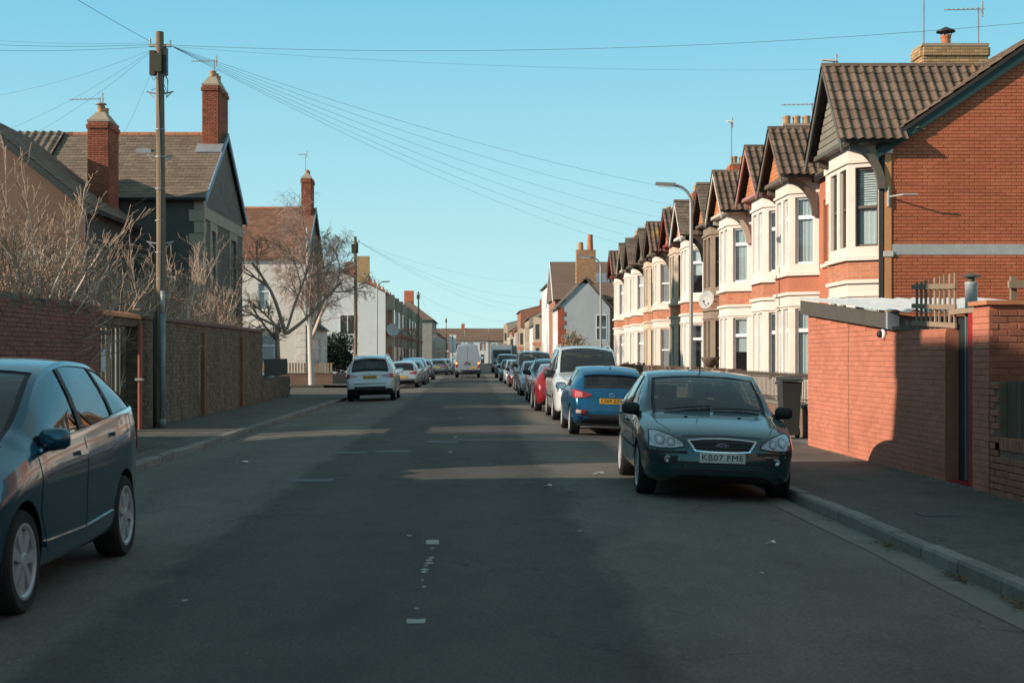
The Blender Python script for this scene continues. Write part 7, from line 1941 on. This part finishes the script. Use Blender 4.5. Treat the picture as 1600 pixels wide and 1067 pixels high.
MP = dict(seg=[7, 7, 6, 5, 4], wob=[.05, .12, .17, .2, .2], up=[.0, .02, .0, -.03, -.05], taper=.55, split=2, kids=[3, 7, 6, 4], t0=[.5, .2, .15, .1], ang=[.75, .75, .75, .7], rk=.62, lk=[.72, .60, .58, .6], rmin=.006)
tree('bare_tree', 'leaning bare tree with dark trunk behind the low railings', (-7.85, 57.0, 0), [((.17, 0, 1), 2.9, .14, (0, 0, 0)), ((.85, .1, .55), 3.0, .075, (.42, 0, 2.55)), ((-.25, 0, 1), 3.2, .085, (.38, 0, 2.5)), ((-.8, -.2, .45), 2.4, .055, (.2, 0, 2.75)), ((.25, .3, 1), 2.8, .06, (.42, 0, 2.7))], MP, 4, BARK, TWGD, 5)
SP = dict(seg=[8, 6, 4, 3], wob=[.09, .12, .14, .15], up=[.03, .07, .08, .08], taper=.35, split=2, kids=[8, 5, 3], t0=[.18, .15, .2], ang=[.60, .65, .6], rk=.60, lk=[.46, .50, .55], rmin=.0058)
def shrub(label, x, y, n, hmin, hmax, seed, sx=.35, m0=TWGT, m1=TWGD, spread=.28, P=SP, lv=3):
    r_ = random.Random(seed); st = []
    for k in range(n):
        dx, dy = r_.gauss(0, spread*1.35), r_.gauss(0, spread*.6); st.append(((dx, dy, 1), r_.uniform(hmin, hmax), r_.uniform(.030, .052), (r_.gauss(0, sx*.6), r_.gauss(0, sx), 0)))
    return tree('bare_shrub', label, (x, y, .05), st, P, lv, m0, m1, seed, 'shrub', 'bare shrubs behind the left walls')
shrub('tall bare shrub at the far left, behind the red brick wall', -9.05, 25.6, 14, 2.8, 4.4, 21, .4, spread=.22)
shrub('tall bare shrub rising left of the gateway', -8.6, 26.5, 14, 2.6, 4.1, 22, .3, spread=.20)
shrub('bare shrub directly behind the gateway', -8.9, 31.8, 14, 2.3, 3.8, 23, .4, spread=.22)
shrub('bare shrub just right of the near telegraph pole', -9.0, 36.5, 17, 2.3, 3.7, 24, .6, TWGT, TWGD, .22)
shrub('dense bare shrub at the middle of the stone wall', -9.0, 40.5, 18, 2.4, 4.0, 25, .7, TWGT, TWGD, .22)
shrub('bare shrub at the far end of the stone wall', -9.0, 45.0, 18, 2.4, 4.2, 26, .7, TWGT, TWGD, .24)
# evergreen bush and hedge: leaf by leaf
LFD = M('evergreen_leaf', (.028, .038, .022), .7, isl=.5, var=.2)
LFB = M('hedge_leaf', (.16, .075, .03), .85, isl=.5, var=.2)
def leafy(name, label, c, rx, ry, rz, n, s, mat, seed, cat):
    r_ = random.Random(seed); t = thing(name, label, cat, (c[0], c[1], 0)); m = MB()
    lobes = [(Vector((r_.uniform(-.6, .6)*rx, r_.uniform(-.6, .6)*ry, r_.uniform(-.4, .55)*rz)), r_.uniform(.35, .6)) for _ in range(16)]
    for k in range(n):
        lc, lr = r_.choice(lobes); v = Vector((r_.gauss(0, 1), r_.gauss(0, 1), r_.gauss(0, 1))).normalized()*(r_.random()**.35)*lr
        p = Vector(c)+lc+Vector((v.x*rx, v.y*ry, v.z*rz)); 
        if p.z < .1: continue
        a = Vector((r_.gauss(0, 1), r_.gauss(0, 1), r_.gauss(0, .6))).normalized(); b = a.orthogonal().normalized(); l = s*r_.uniform(.6, 1.4)
        m.add([tuple(p-a*l), tuple(p+b*l*.4), tuple(p+a*l), tuple(p-b*l*.4)], [(0, 1, 2, 3)])
    obj('foliage', m, mat, t, fixn=False)
    w = MB()
    for k in range(4): w.tube([(c[0]+r_.uniform(-.3, .3)*rx, c[1], 0), (c[0]+r_.uniform(-.6, .6)*rx, c[1]+r_.uniform(-.4, .4)*ry, c[2]+.3*rz)], [.06, .02], 5)
    obj('stems', w, BARK, t)
leafy('evergreen_bush', 'dark evergreen bush below the white gable end on the left', (-10.1, 101, 1.9), 2.1, 1.6, 1.9, 6500, .13, LFD, 41, 'bush')
leafy('hedge', 'clipped russet hedge behind the cars on the right', (6.6, 58.5, .85), .55, 2.4, .55, 4200, .06, LFB, 43, 'hedge')
leafy('garden_bush', 'bare tawny bush against the white gable on the right', (8.0, 108.9, 2.2), 1.3, .7, 1.7, 1400, .10, M('tawny_twig', (.33, .22, .12), .9, isl=.3), 44, 'bush')
